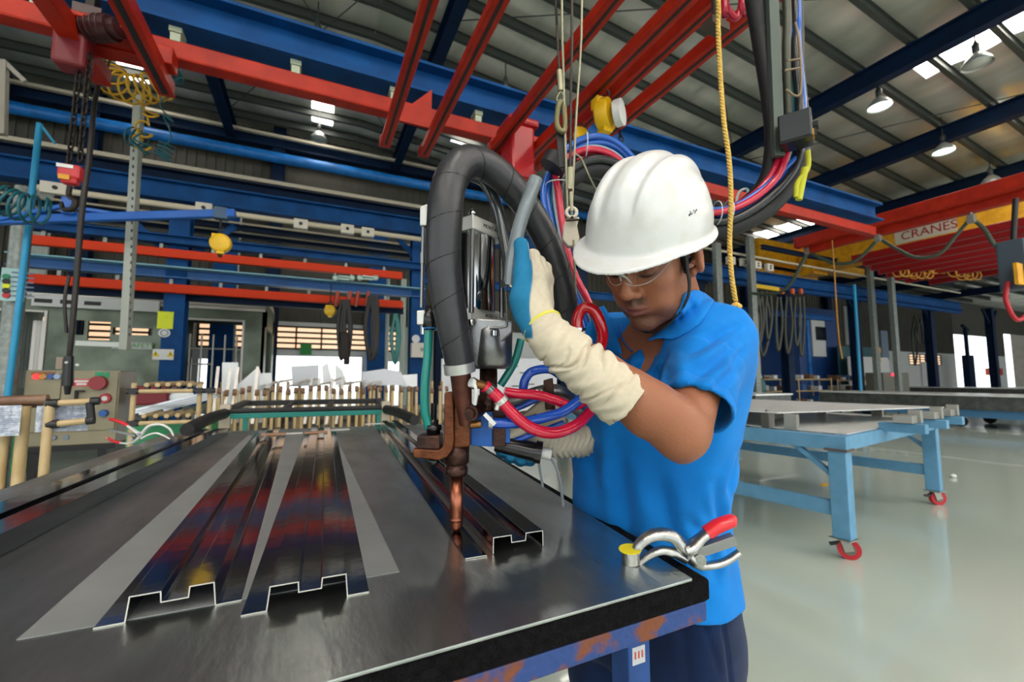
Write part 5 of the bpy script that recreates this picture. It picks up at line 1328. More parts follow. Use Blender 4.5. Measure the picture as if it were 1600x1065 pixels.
for xs in (336, 352, 364, 398, 480, 494, 514, 529):                # tilted bright channel strips rising above the poles
    y = YR-.06; pb = PY(xs-4, 662, y); pt = PY(xs+random.uniform(4, 9), (575 if xs < 400 else 592)+random.uniform(-6, 6), y+.2); b = MB(); b.bar(pb, pt, .03, .012); o = b.build('metal_strip', m_bone2, bev=.001)
    tag(o, 'bright metal strip leaning among the cream poles', 'metal strip', 'bright strips leaning in the pole rack')
k = 0
for i in range(14):                                                # short stubs lying across the top
    xs = 408+i*13.5; y = YR+.2; p = PY(xs, 603-(i % 3)*3, y); b = MB(); b.bar(p, p+np.array([.13, .22, .05-.01*(i % 4)]), .03, .02); tag(b.build('metal_strip', m_bone2), 'short pale strip lying across the tops of the rack poles', 'metal strip', 'short strips across the pole rack')
b = MB(); b.bb(XP(342, YR+.9, .5), XP(700, YR+.9, .5), YR+.9, YR+1.0, .05, .84); tag(b.build('dark_backing', mat('backing_dark', '#4d4840', rough=.7, col2='#8d8a84', nscale=7, contrast=.06)), 'dark mottled added boards standing behind the rack of cream poles', 'backing')  # made-up dark backing, added to darken the gaps between the poles
# ---- cream pipe rack left of the middle, by the blue column
def pipe(b, p, q, r=.016, n_=10): b.cyl(p, q, r, n=n_)
def piperack(name, label, verts, rails, stubs, y):
    t = thing(name, label, 'pipe rack', (*PY(verts[0][0], 700, y)[:2], 0))
    for (px, py) in verts:
        p = PY(px, py, y); b = MB(); b.cyl((p[0], p[1], 0), tuple(p), .019, n=10); b.build('upright', m_pole, t)
    for (px0, px1, py) in rails:
        a = PY(px0, py, y); c = PY(px1, py, y); c[2] = a[2]; b = MB(); b.cyl(a-[0, .03, 0], c-[0, .03, 0], .018, n=10); r_ = b.build('rail', m_pole, t)
        for (px, py_) in verts:
            b = MB(); q = PY(px, py, y); b.cyl((q[0], y-.055, a[2]), (q[0], y+.03, a[2]), .027, n=10); b.cyl((q[0]-.04, y-.03, a[2]), (q[0]+.04, y-.03, a[2]), .024, n=10); b.build('joint', m_joint, r_)
    for (px, py, py2) in stubs:
        a = PY(px, py, y); c = PY(px, py2, y); b = MB(); b.cyl((a[0], y-.03, a[2]), (a[0], y+.42, a[2]+.01), .018, n=9); b.cyl((a[0], y-.035, a[2]), (a[0], y-.02, a[2]), .0185, n=9); r_ = b.build('stub', m_pole, t)
        b = MB(); b.cyl((a[0], y-.0, a[2]-.045), (a[0], y+.0, a[2]-.01), .02, n=8); b.build('joint', m_joint, r_)
    return t
piperack('pipe_rack', 'cream pipe rack with black joints between the control cabinet and the trolley', [(210, 598), (313, 600), (329, 608)], [(212, 303, 611), (210, 300, 661)], [(231, 601, 0), (248, 601, 0), (264, 600, 0), (281, 600, 0), (298, 601, 0), (227, 649, 0), (245, 649, 0), (262, 649, 0), (279, 648, 0), (295, 648, 0)], 4.6)
b = MB(); q0 = PY(205, 642, 4.9); q1_ = PY(330, 628, 4.9)
for i in range(4): b.bar(q0+[0, i*.12, -.02*i], q1_+[0, i*.12, .1-.02*i], .09, .02)
tag(b.build('metal_strip_stack', mat('strip_bright', '#b4b6b8', rough=.25, metal=.9)), 'bright metal strips lying on the cream pipe rack', 'metal strips')
b = MB(); q0 = PY(198, 664, 5.2); b.bb(q0[0], XP(330, 5.2, .6), 5.2, 5.5, .25, q0[2]); tag(b.build('green_bin', mat('green_sheet', '#2f8a5b', rough=.6)), 'low green bin behind the cream pipe rack', 'bin')
b = MB(); q0 = PY(203, 603, 6.6); q1_ = PY(262, 632, 6.6); b.bb(q0[0], q1_[0], 6.6, 7.1, q1_[2], q0[2]); tag(b.build('red_crate', mat('crate_red', '#7d1524', rough=.5), bev=.02), 'dark red crate beside the blue column', 'crate')
b = MB(); q0 = PY(268, 612, 6.2); b.ball((q0[0]+.2, 6.2, q0[2]-.06), .14, sc=(1.3, 1, .8)); tag(b.build('blue_bag', mat('bag_blue', '#1b6fc0', rough=.5, bump=.6, bscale=20)), 'small blue bag on the pipe rack in front of the blue column', 'bag')
b = MB(); q0 = PY(291, 614, 6.2); b.ball((q0[0], 6.15, q0[2]-.04), .12, sc=(1.2, 1, .8)); tag(b.build('white_bag', m_film), 'white crumpled bag beside the blue bag', 'bag')
# ---- near left pipe rack with papers
yl = 2.75
nlr = thing('pipe_rack', 'cream pipe rack with brown top rail standing left of the steel table', 'pipe rack', (*PY(60, 760, yl)[:2], 0))
b = MB(); b.cyl(PY(-220, 636, yl), PY(75, 623, yl), .0215, n=12); b.build('brown_top_rail', m_dpole, nlr)
b = MB(); b.cyl(PY(-200, 642, yl+.05), PY(80, 630, yl+.05), .018, n=12); b.build('second_rail', m_dpole, nlr)
for px, py, r_ in ((8, 636, .022), (39, 634, .022), (78, 628, .0175)):
    p = PY(px, py, yl+(0 if px < 60 else -.1)); b = MB(); b.cyl((p[0], p[1], 0), tuple(p), r_, n=12); b.build('upright', m_pole, nlr)
for (x0, y0, x1, y1) in ((78, 630, 154, 626), (78, 663, 146, 656)):
    b = MB(); a, c = PY(x0, y0, yl-.1), PY(x1, y1, yl-.1); b.cyl(a, c, .0145, n=10); o = b.build('arm', m_pole, nlr); b = MB(); d_ = c-a; b.cyl(a-d_*.06, a+d_*.18, .020, n=10); b.build('joint', m_joint, o); b = MB(); b.cyl(c-d_*.16, c+d_*.02, .019, n=10); b.build('joint', m_joint, o)
b = MB(); b.cyl(PY(140, 628, yl-.1), PY(143, 655, yl-.1), .016, n=8); b.build('joint_post', m_joint, nlr)
m_paper = mat('paper_print', '#c3cad6', rough=.7, col2='#9fa9bb', nscale=40, contrast=.04)
for (x0, y0, x1, y1, lb) in ((58, 634, 137, 672, 'printed sheet hanging from the cream arm in front of the control cabinet'), (-30, 634, 30, 680, 'printed sheet hanging behind the two cream uprights at the left edge')):
    a, c = PY(x0, y0, yl-.07), PY(x1, y1, yl-.07); b = MB(); b.bb(a[0], c[0], yl-.072, yl-.07, c[2], a[2]); o = tag(b.build('hanging_paper', m_paper), lb, 'paper')
    b = MB(); 
    for i in range(14): zz = a[2]-(i+1.5)*(a[2]-c[2])/17; b.bb(a[0]+.015, a[0]+(c[0]-a[0])*random.uniform(.6, .93), yl-.0735, yl-.0725, zz-.001, zz+.001)
    b.build('printed_lines', mat('ink_grey', '#6d7890', rough=.7), o)
# ---- control cabinet
yc = 6.6
P = lambda px, py, y=yc: PY(px, py, y)
a, c = P(40, 578), P(180, 692)
m_cab = mat('cabinet_beige', '#989177', rough=.45, col2='#8c856d', nscale=3)
cb = thing('control_cabinet', 'beige control cabinet with coloured lamps and a red stop button, left', 'control cabinet', ((a[0]+c[0])/2, yc, 0))
b = MB(); b.bb(a[0], c[0], yc, yc+.55, c[2], a[2]); b.build('body', m_cab, cb, bev=.01)
xm = P(97, 600)[0]
for (x0, x1) in ((a[0]+.01, xm-.005), (xm+.005, c[0]-.015)): b = MB(); b.bb(x0, x1, yc-.018, yc, c[2]+.16, a[2]-.02); b.build('door', m_cab, cb, bev=.004)
b = MB(); b.bb(a[0], c[0], yc-.006, yc, c[2]+.01, c[2]+.145); b.build('plinth', m_cab, cb)
def disc(px, py, r, m, name, parent, d=.03, n_=16, y=yc-.018): p = PY(px, py, y); b = MB(); b.cyl((p[0], y, p[2]), (p[0], y-d, p[2]), r, r*.92, n=n_); return b.build(name, m, parent)
for (px, col, nm_) in ((58, '#e02222', 'lamp_red'), (69, '#c98a1c', 'lamp_amber'), (80, '#1c4f9c', 'lamp_blue'), (91, '#93a7c4', 'lamp_pale')): disc(px, 588, .032, mat(nm_, col, rough=.3, emit=col if 'red' in nm_ else None, estr=1.6 if 'red' in nm_ else 0), 'indicator_lamp', cb)
disc(155, 598, .085, mat('stop_red', '#8f1a1f', rough=.35), 'stop_button', cb, .06, 24)
o = disc(165, 622, .062, mat('switch_red', '#a31f2c', rough=.4), 'rotary_switch', cb, .03, 8); disc(165, 622, .03, m_white, 'switch_centre', o, .034)
o = disc(163, 645, .042, mat('knob_blue', '#1d5aa6', rough=.4), 'selector_knob', cb, .05, 10)
for px in (84, 104): disc(px, 683, .028, mat('knob_grey', '#7d8b9c', rough=.4), 'key_lock', cb, .02, y=yc-.006)
q0, q1_ = P(51, 582), P(88, 583.5); b = MB(); b.bb(q0[0], q1_[0], yc-.022, yc-.018, q1_[2]-.02, q0[2]+.01); b.build('brown_plate', mat('plate_brown', '#8a5a34'), cb)
q0, q1_ = P(116, 592), P(142, 603); b = MB(); b.bb(q0[0], q1_[0], yc-.022, yc-.018, q1_[2], q0[2]); wl_ = b.build('warning_label', mat('label_red', '#d9303e', rough=.5), cb)
b = MB(); 
for r_, (u0, u1) in enumerate(((.08, .92), (.2, .8))): zz = q0[2]-(q0[2]-q1_[2])*(.3+.4*r_); b.bb(q0[0]+(q1_[0]-q0[0])*u0, q0[0]+(q1_[0]-q0[0])*u1, yc-.024, yc-.022, zz-.012, zz+.012)
b.build('label_lines', m_white, wl_)
q0 = P(150, 581); b = MB(); b.bb(q0[0], q0[0]+.08, yc-.024, yc-.018, q0[2]-.07, q0[2]); b.bb(q0[0]+.09, q0[0]+.13, yc-.024, yc-.018, q0[2]-.07, q0[2]); b.build('exit_label', mat('label_green', '#1f9a6c'), cb)
b = MB(); p = P(122, 612); b.bb(p[0]-.012, p[0]+.012, yc-.05, yc-.02, p[2]-.13, p[2]+.01); b.bb(p[0]-.01, p[0]+.07, yc-.05, yc-.03, p[2]-.0, p[2]+.02); b.build('door_handle', m_black, cb)
b = MB(); b.bb(a[0]+.02, c[0], yc, yc+.5, c[2]-.06, c[2]); b.build('base_frame', m_black, cb)
for xx in (a[0]+.12, c[0]-.12): b = MB(); b.bb(xx-.04, xx+.04, yc+.02, yc+.1, 0, c[2]-.05); b.build('leg', m_black, cb)
b = MB(); p = P(10, 645, 5.5); b.bb(XP(-60, 6.9, .6), XP(40, 6.9, .6), 6.9, 7.1, .15, P(10, 655, 6.9)[2]); tag(b.build('green_bin', mat('green_sheet', '#2f8a5b')), 'green bin at the left edge beside the control cabinet', 'bin')
# ---- stainless train carriage shell in the background
yt = 11.6
m_train = mat('carriage_steel', '#646c5e', rough=.36, metal=.75, col2='#4e5549', nscale=1.8, rvar=.12, bump=.06, bscale=12)
m_train2 = mat('carriage_trim', '#b5b2aa', rough=.35, metal=.6)
tc_ = thing('carriage_shell', 'bare stainless steel train carriage shell with open door and window holes behind the columns', 'train carriage', (-4, yt+1, 0))
def XT(px): return XP(px, yt, 2.2)
def ZT(py, px=200): return PY(px, py, yt)[2]
ztop, zbot = ZT(477, 300), .55
x0_, x1_ = XT(-260), XT(413)
hl = [(XT(5)-.9, XT(68), zbot+.25, ZT(487, 40)), (XT(118), XT(131), ZT(523, 125), ZT(500, 125)), (XT(137), XT(172), ZT(531, 155), ZT(502, 155)), (XT(176), XT(238), ZT(523, 205), ZT(512, 205)), (XT(286), XT(378), zbot+.25, ZT(501, 330))]
b = MB()
def wr2(b, x0, x1, z0, z1, holes, y, t):
    xs = sorted({x0, x1, *[h[0] for h in holes], *[h[1] for h in holes]}); zs = sorted({z0, z1, *[h[2] for h in holes], *[h[3] for h in holes]})
    for i in range(len(xs)-1):
        for j in range(len(zs)-1):
            cx, cz = (xs[i]+xs[i+1])/2, (zs[j]+zs[j+1])/2
            if not any(h[0] < cx < h[1] and h[2] < cz < h[3] for h in holes): b.bb(xs[i], xs[i+1], y, y+t, zs[j], zs[j+1])
wr2(b, x0_, x1_, zbot, ztop, hl, yt, .06); b.build('side_wall', m_train, tc_)
b = MB(); yb2 = yt+2.6
hl2 = [(h[0]-.1, h[1]+.5, 1.0, 3.) for h in (hl[0], hl[4])]+[(XP(116, yb2, 2.5), XP(135, yb2, 2.5), 1.8, 2.7), (XP(175, yb2, 2.5), XP(245, yb2, 2.5), 1.9, 2.6)]
hl2 += [(XP(300, yb2, 2), XP(384, yb2, 2), .9, 2.75)]; hl2 = hl2[:1]+hl2[2:]
wr2(b, x0_, x1_, zbot, ztop, hl2, yb2, .05); b.build('rear_wall', m_train, tc_)
b = MB(); b.bb(x0_, x1_, yt, yb2, zbot-.1, zbot); b.build('underframe', mat('underframe', '#5a5f59', rough=.6, metal=.5), tc_)
# curved roof edge
pr = [(0, ztop), (.02, ztop+.10), (.10, ztop+.20), (.3, ztop+.28), (.8, ztop+.36), (1.3, ztop+.38), (1.8, ztop+.36), (2.3, ztop+.28), (2.55, ztop+.18), (2.6, ztop)]
b = MB(); vs = [(x, yt-.03+y, z) for x in (x0_, x1_) for y, z in pr]; k = len(pr); b.add(vs, [(i, i+1, k+i+1, k+i) for i in range(k-1)], True); b.build('curved_roof', m_train2, tc_, solid=.03)
b = MB(); b.bb(x0_, x1_, yt-.05, yt-.0, ztop-.06, ztop+.0); b.build('roof_gutter', m_train2, tc_)
b = MB(); b.bb(x1_-.06, x1_, yt, yb2, zbot, .9); b.bb(x1_-.06, x1_, yt, yt+.5, zbot, ztop); b.bb(x1_-.06, x1_, yb2-.5, yb2, zbot, ztop); b.bb(x1_-.06, x1_, yt, yb2, ztop-.4, ztop+.2); b.build('end_wall', mat('carriage_green', '#6f7a68', rough=.5, metal=.3), tc_)
for h in (hl[0], hl[4]):
    b = MB(); w_ = .05
    b.bb(h[0]-w_, h[0], yt-.03, yt+.08, h[2], h[3]+w_); b.bb(h[1], h[1]+w_, yt-.03, yt+.08, h[2], h[3]+w_); b.bb(h[0], h[1], yt-.03, yt+.08, h[3], h[3]+w_); b.build('door_frame', m_train2, tc_, bev=.01)
for i in range(5): b = MB(); xx = XT(290+i*19); b.cyl((xx, yt+.4, zbot), (xx, yt+.4, ZT(520, 330)), .02, n=8); b.build('grab_pole', m_train2, tc_)
b = MB(); b.cyl((XT(290), yt+.4, ZT(543, 330)), (XT(372), yt+.4, ZT(543, 330)), .02, n=8); b.cyl((XT(290), yt+.4, ZT(568, 330)), (XT(330), yt+.4, ZT(568, 330)), .02, n=8); b.build('hand_rail', m_train2, tc_)
for i in range(5): b = MB(); xx = XT(30+i*7); b.bb(xx-.03, xx+.03, yt+.5, yt+.56, zbot, ZT(496, 40)); b.build('inner_post', m_bone2 if i % 2 else m_train2, tc_)
q0, q1_ = PY(52, 459, yt-.1), PY(250, 476, yt-.1); b = MB(); b.bb(q0[0], q1_[0], yt-.15, yt-.08, q0[2]-.24, q0[2]-.0); rp = b.build('roof_panel', m_white, tc_, bev=.01)
b = MB(); 
for px in (68, 145, 108): xx = XP(px, yt-.15, 2.8); b.bb(xx-.13, xx+.13, yt-.156, yt-.149, q0[2]-.17, q0[2]-.09)
b.build('slot_hole', m_black, rp)
q0, q1_ = PY(175, 533, yt-.05), PY(238, 546, yt-.05); b = MB(); b.bb(q0[0], q1_[0], yt-.06, yt-.03, q1_[2], q0[2]); sg = b.build('notice_strip', m_white, tc_, bev=.02)
text('notice_letters', 'SAFETY', .14, ((q0[0]+q1_[0])/2+.15, yt-.065, (q0[2]+q1_[2])/2), (1, 0, 0), (0, 0, 1), mat('letter_green', '#5fae2a', rough=.5), sg, ext=.002)
# ---- signs on the blue column
yk = YB+.08
def sign(px0, py0, px1, py1, m, label, name='wall_sign', y=yk, oval=False):
    a, c = PY(px0, py0, y), PY(px1, py1, y); b = MB()
    if oval:
        n_ = 28; cx, cz, rx, rz = (a[0]+c[0])/2, (a[2]+c[2])/2, (c[0]-a[0])/2, (a[2]-c[2])/2; ring = [(cx+rx*math.cos(2*math.pi*i/n_), cz+rz*math.sin(2*math.pi*i/n_)) for i in range(n_)]
        vs = [(x, y-.012, z) for x, z in ring]+[(x, y, z) for x, z in ring]; b.add(vs, [tuple(range(n_)), tuple(range(2*n_-1, n_-1, -1))]+[(i, n_+i, n_+(i+1) % n_, (i+1) % n_) for i in range(n_)])
    else: b.bb(a[0], c[0], y-.012, y, c[2], a[2])
    return tag(b.build(name, m), label, 'sign'), a, c
m_sy = mat('sign_yellow', '#dbe51a', rough=.5)
o, a, c = sign(247, 486, 270, 514, m_sy, 'yellow square sign on the blue column')
b = MB(); b.bb(a[0]+.12, c[0]-.1, yk-.016, yk-.012, (a[2]+c[2])/2+.03, (a[2]+c[2])/2+.07); b.build('sign_mark', m_black, o)
o, a, c = sign(248, 513, 266, 527, m_white, 'white oval sign below the yellow one on the blue column', oval=True)
b = MB(); b.torus(((a[0]+c[0])/2, yk-.013, (a[2]+c[2])/2), .05, .008, (0, 1, 0), 16, 6); b.build('sign_emblem', mat('emblem_grey', '#7c8796'), o)
o, a, c = sign(239, 545, 271, 562, m_white, 'white warning sign with two yellow triangles on the blue column')
for k in (-1, 1):
    cx, cz = (a[0]+c[0])/2+k*.1, (a[2]+c[2])/2+.01; b = MB(); b.add([(cx-.055, yk-.014, cz-.045), (cx+.055, yk-.014, cz-.045), (cx, yk-.014, cz+.05), (cx-.055, yk-.012, cz-.045), (cx+.055, yk-.012, cz-.045), (cx, yk-.012, cz+.05)], [(0, 1, 2), (5, 4, 3), (0, 3, 4, 1), (1, 4, 5, 2), (2, 5, 3, 0)]); tr_ = b.build('warning_triangle', mat('tri_yellow', '#e0c414'), o)
    b = MB(); b.bb(cx-.006, cx+.006, yk-.018, yk-.0145, cz-.02, cz+.02); b.build('triangle_mark', m_black, tr_)
o, a, c = sign(4, 418, 38, 471, mat('board_teal', '#9fc3c4', rough=.5), 'pale notice board with a column of coloured dots at the left edge', 'notice_board', y=6.3)
for i, colr in enumerate(('#1d7a55', '#101214', '#d5dc1f', '#101214', '#b01c2a')): p = PY(10, 432+i*7.3, 6.28); b = MB(); b.cyl((p[0], 6.286, p[2]), (p[0], 6.27, p[2]), .030, n=12); b.build('dot', mat('dot_%d' % i, colr), o)
b = MB()
for i in range(6): p = PY(18, 425+i*7.3, 6.28); b.bb(p[0], p[0]+.17, 6.282, 6.287, p[2]-.008, p[2]+.008)
b.build('board_text', mat('ink_grey', '#6d7890'), o)
for (px, lb) in ((12, 'tall pale grey post at the left edge'), ):
    x = XP(px, 6.4, 2); b = MB(); b.cyl((x, 6.5, 0), (x, 6.5, PY(px, 290, 6.5)[2]), .085, n=20); tag(b.build('grey_post', m_grey), lb, 'post')
x = XP(24, 5.8, 1.6); b = MB(); b.tube([(x-.03, 5.8, .3), (x, 5.8, 2.), (x+.02, 5.8, PY(46, 190, 5.8)[2])], .026, 10); b.bar((x+.02, 5.8, PY(46, 190, 5.8)[2]), PY(86, 224, 5.8), .02, .02); tag(b.build('blue_pole', mat('pole_cyan', '#1690c0', rough=.4)), 'thin bright blue pole standing near the left edge', 'pole')
b = MB(); p0_ = PY(5, 95, 7); p1_ = PY(2, 210, 7); b.bar(p0_, p1_, .08, .08); b.bar(p0_, PY(40, 128, 7.), .05, .05); tag(b.build('hanging_bracket', mat('bracket_pale', '#9c978c')), 'pale angled bracket under the roof at the upper left edge', 'bracket')
# ============================================================ RIGHT: rolling tables, far racks, machine, cables
m_tb = mat('table_blue', '#5f93b8', rough=.5, col2='#548aac', nscale=10, spec=.4)
m_sheet = mat('sheet_steel', '#e2e4e3', rough=.3, metal=.25, col2='#cfd2d1', nscale=2.2, stretch=(1, 5, 1), rvar=.06)
m_castm = mat('caster_metal', '#9b9a92', rough=.4, metal=.7)
m_castr = mat('caster_red', '#b01828', rough=.4)
def caster(x, y, parent, ang, s_=1.0, red=True, h=.13):
    f = np.array([math.cos(ang), math.sin(ang), 0]); s2 = np.array([-f[1], f[0], 0]); c = np.array([x, y, 0.062*s_])-f*.02
    b = MB(); b.cyl(c-s2*.018*s_, c+s2*.018*s_, .062*s_, n=24); w_ = b.build('wheel', m_castr if red else m_black, parent)
    b = MB(); b.cyl(c-s2*.022*s_, c+s2*.022*s_, .034*s_, n=20); b.build('wheel_hub', mat('hub_dark', '#6b675f', rough=.45, metal=.6), w_)
    b = MB(); 
    for k in (-1, 1): b.bar(c+s2*.028*s_*k-[0, 0, .01], c+s2*.028*s_*k+f*.03+[0, 0, .075*s_], .05*s_, .005, up=s2)
    b.box((x, y, h+.0), (.12*s_, .12*s_, .008)); b.cyl((x, y, h-.02), (x, y, h), .03, n=14); b.build('fork', m_castm, parent)
    b = MB(); b.bar(c+f*.03+[0, 0, .04], c+f*.11+[0, 0, .015], .035, .015); b.build('brake_pedal', m_blk, parent)
N_ = PZ(1322, 872, 0); R_ = PZ(1462, 788, 0); ux = (R_-N_)/np.linalg.norm(R_-N_); uy = np.array([-ux[1], ux[0], 0]); Wd = np.linalg.norm(R_-N_); Ln = 2.0
NL = N_+uy*Ln; RL = R_+uy*Ln; H2 = .85
tb = thing('rolling_table', 'light blue rolling steel table with red wheels carrying sheet metal, right of the worker', 'table', (N_+RL)/2)
RT3 = np.stack([ux, uy, (0, 0, 1)], 1)
for q, a in ((N_, 2.2), (R_, 2.6), (NL, .6), (RL, .9)):
    b = MB(); b.box(q+[0, 0, .14+.60/2], (.11, .11, .60), RT3); lg = b.build('leg', m_tb, tb, bev=.006); caster(q[0], q[1], lg, a, 1.1, h=.136)
def lbar(p, q, z, h, w, name='rail', m=m_tb, par=None): b = MB(); b.bar(p+np.array([0, 0, z]), q+np.array([0, 0, z]), w, h); return b.build(name, m, par or tb, bev=.004)
e = .06
lbar(N_-uy*.06, NL+uy*1.2, .79, .10, .10, 'top_rail'); lbar(R_-uy*.06, RL+uy*1.2, .79, .10, .10, 'top_rail'); lbar(N_+ux*e, R_-ux*e, .79, .10, .10, 'end_rail')
lbar(NL+ux*e, RL-ux*e, .79, .10, .08, 'cross_rail'); lbar(N_+uy*.05, NL, .33, .10, .06, 'lower_rail'); lbar(R_+uy*.05, RL, .33, .10, .06, 'lower_rail')
for t_, s2 in ((N_, 1), (R_, 1)): b = MB(); b.bar(t_+np.array([0, 0, .56])+uy*.05, t_+np.array([0, 0, .75])+uy*.28, .05, .03); b.build('corner_brace', m_tb, tb)
b = MB(); b.box(N_+[0, 0, .745], (.14, .14, .014), RT3); b.build('corner_plate', mat('plate_rust', '#5c5148', rough=.6, metal=.3), tb)
for i, t_ in enumerate((.35, .62, .86)):
    p = N_+(R_-N_)*t_-uy*.02; b = MB(); b.bar(p+[0, 0, .86], p-uy*.28+[0, 0, .86], .09, .07); b.build('support_arm', m_tb, tb, bev=.003)
    b = MB(); b.box(p-uy*.16+[0, 0, .93], (.16, .12, .06), RT3); b.box(p-uy*.2+ux*.08+[0, 0, .95], (.05, .08, .1), RT3); b.build('clamp_block', m_castm, tb, bev=.004)
b = MB(); q = [N_+ux*.10-uy*.02, R_+ux*.0-uy*.0, RL+uy*1.2, NL+ux*.1+uy*1.2]; slab(b, [v for v in q], .842, .848); tag(b.build('metal_sheet', m_sheet), 'lower sheet of steel lying directly on the light blue rolling table', 'metal sheet')
b = MB(); q = [N_+ux*.05+uy*.42, R_-ux*.15-uy*.15, RL+uy*1.3-ux*.15, NL+ux*.05+uy*1.3]; slab(b, q, .965, .972); tag(b.build('metal_sheet', m_sheet), 'upper bright sheet of steel raised on blocks above the light blue rolling table', 'metal sheet')
b = MB()
for i in range(5):
    for p0, p1 in ((N_, NL), (R_, RL)): p = p0*(1-i/4)+p1*i/4+uy*.35+ux*(.12 if p0 is N_ else -.2); b.box(p+[0, 0, .905], (.05, .09, .115), RT3)
tag(b.build('spacer_block', m_castm), 'steel spacer blocks between the two sheets on the rolling table', 'spacer blocks', None, 'stuff')
p = N_+uy*.52+ux*.1; b = MB(); b.bar(p+[0, 0, .93], p+ux*.42+uy*.1+[0, 0, .93], .06, .06); b.bar(p-ux*.02+[0, 0, .98], p+ux*.18+uy*.02+[0, 0, .93], .02, .02); b.box(p+[0, 0, .90], (.07, .07, .12)); tag(b.build('steel_clamp', mat('clamp_steel', '#7a7771', rough=.4, metal=.8), bev=.003), 'steel clamp bar lying on the near edge of the rolling table sheets', 'clamp')
m_ylw = mat('floor_yellow', '#dba60f', rough=.6)
for (px, py, L, ang, lb) in ((1288, 757, .22, .2, 'short yellow floor mark under the light blue rolling table'), (873, 738, .07, .0, 'small yellow floor mark seen beyond the cables of the trigger handle')):
    p = PZ(px, py, 0); b = MB(); b.box(p+[0, 0, .001], (L, .05, .002), np.array([[math.cos(ang), -math.sin(ang), 0], [math.sin(ang), math.cos(ang), 0], [0, 0, 1]])); tag(b.build('floor_mark', m_ylw), lb, 'floor mark')
p = PZ(1490, 746, 0); b = MB(); b.ball(p+[0, 0, .022], .03, sc=(1.3, 1, .8)); tag(b.build('crumpled_paper', m_white), 'small pale scrap lying on the floor right of the rolling table', 'scrap')
# low platforms further back
def platform(X, y0, y1, W_, z0, z1, zr0, label, wheel=True):
    t = thing('rolling_platform', label, 'platform', (X+W_/2, (y0+y1)/2, 0))
    b = MB(); b.bb(X, X+W_, y0, y1, z0, z1-.03); b.build('sheet_stack', mat('stack_grey', '#5f625f', rough=.4, metal=.6, col2='#4a4c4a', nscale=6), t)
    b = MB(); b.bb(X-.05, X+W_, y0-.05, y1, z1-.03, z1); b.build('top_sheet', m_sheet, t)
    b = MB(); b.bb(X+.05, X+W_, y0+.05, y1, zr0, z0); b.build('base_frame', mat('platform_blue', '#3d6f96', rough=.5), t)
    for xx in (X+.15, X+W_-.15):
        for yy in (y0+.4, y1-.4, (y0+y1)/2): b = MB(); b.cyl((xx-.03, yy, zr0*.5), (xx+.03, yy, zr0*.5), zr0*.5, n=16); b.bb(xx-.06, xx+.06, yy-.06, yy+.06, zr0*.7, zr0); b.build('wheel', m_blk, t)
X2_ = PZ(1525, 668, 0)[0]
platform(X2_-6.6, 2.5, 3.3, .5, .40, .78, .22, 'narrow low platform beside the light blue rolling table') if False else None
platform(PZ(1525, 668, 0)[0]-.1, 2.0, 8.6, 2.0, .45, .82, .26, 'long low rolling platform stacked with sheet metal behind the light blue table')
platform(24, 3.5, 10.5, 2.0, .45, .86, .26, 'farthest low platform stacked with sheet metal near the bright doorway')
platform(8.6, 6.2, 9.3, 1.2, .40, .90, .25, 'low dark bench with sheets right behind the shoulder of the worker')
b = MB(); p = PZ(1405, 690, 0); 
# cream pipe shelves behind
def shelf(x0p, x1p, y, zt_, label, n_=3, cols_=3):
    t = thing('pipe_shelf', label, 'shelf', (XP((x0p+x1p)/2, y, .6), y, 0)); a, c = XP(x0p, y, .6), XP(x1p, y, .6)
    for i in range(cols_):
        xx = a+(c-a)*i/(cols_-1)
        for yy in (y, y+.7): b = MB(); b.cyl((xx, yy, 0), (xx, yy, zt_), .025, n=8); b.build('upright', m_pole, t)
    for k in range(n_): zz = zt_*(.25+.7*k/(n_-1)); b = MB(); b.cyl((a, y, zz), (c, y, zz), .024, n=8); b.cyl((a, y+.7, zz), (c, y+.7, zz), .024, n=8); b.build('rail', m_pole, t); b = MB(); b.bb(a, c, y+.02, y+.68, zz+.02, zz+.03); b.build('shelf_board', m_purlin, t)
    random.seed(int(x0p)); 
    for k in range(n_):
        zz = zt_*(.25+.7*k/(n_-1))+.03
        for j in range(7):
            xx = a+(c-a)*(.06+.13*j)+random.uniform(-.05, .05); h = random.uniform(.06, .22); w_ = random.uniform(.1, .28)
            b = MB(); b.bb(xx, xx+w_, y+.1, y+.5, zz, zz+h); o = b.build('parts_box', [m_white, m_castm, mat('box_brown', '#6d4c33', rough=.7), mat('box_blue', '#2a5a93', rough=.5), m_wrap][(j*3+k) % 5], bev=.006)
            tag(o, '%s %s, %s from left, %s level of the %s' % (['white', 'grey', 'brown', 'blue', 'pale'][(j*3+k) % 5], 'parts box', ['first', 'second', 'third', 'fourth', 'fifth', 'sixth', 'seventh'][j], ['bottom', 'middle', 'top'][k], label.split(' pipe')[0]+' pipe shelf'), 'box', 'parts boxes on the '+label.split(' pipe')[0]+' pipe shelf')
shelf(1192, 1300, 10.2, 1.25, 'left cream pipe shelf standing behind the shoulder of the worker')
shelf(1310, 1372, 10.4, 1.2, 'right cream pipe shelf standing below the teal panel')
# gas bottle
p = PY(1190, 612, 9.4); gb = thing('gas_cylinder', 'dark teal gas cylinder standing behind the shoulder of the worker', 'gas cylinder', (p[0], 9.4, 0))
b = MB(); b.lathe([(0, 0), (.13, 0), (.13, 1.05), (.11, 1.16), (.05, 1.22), (.04, 1.25)], (p[0], 9.4, 0), n=20); b.build('bottle', mat('bottle_teal', '#0e5256', rough=.35), gb)
b = MB(); b.cyl((p[0], 9.4, 1.25), (p[0], 9.4, 1.33), .035, n=10); b.build('valve', m_castm, gb)
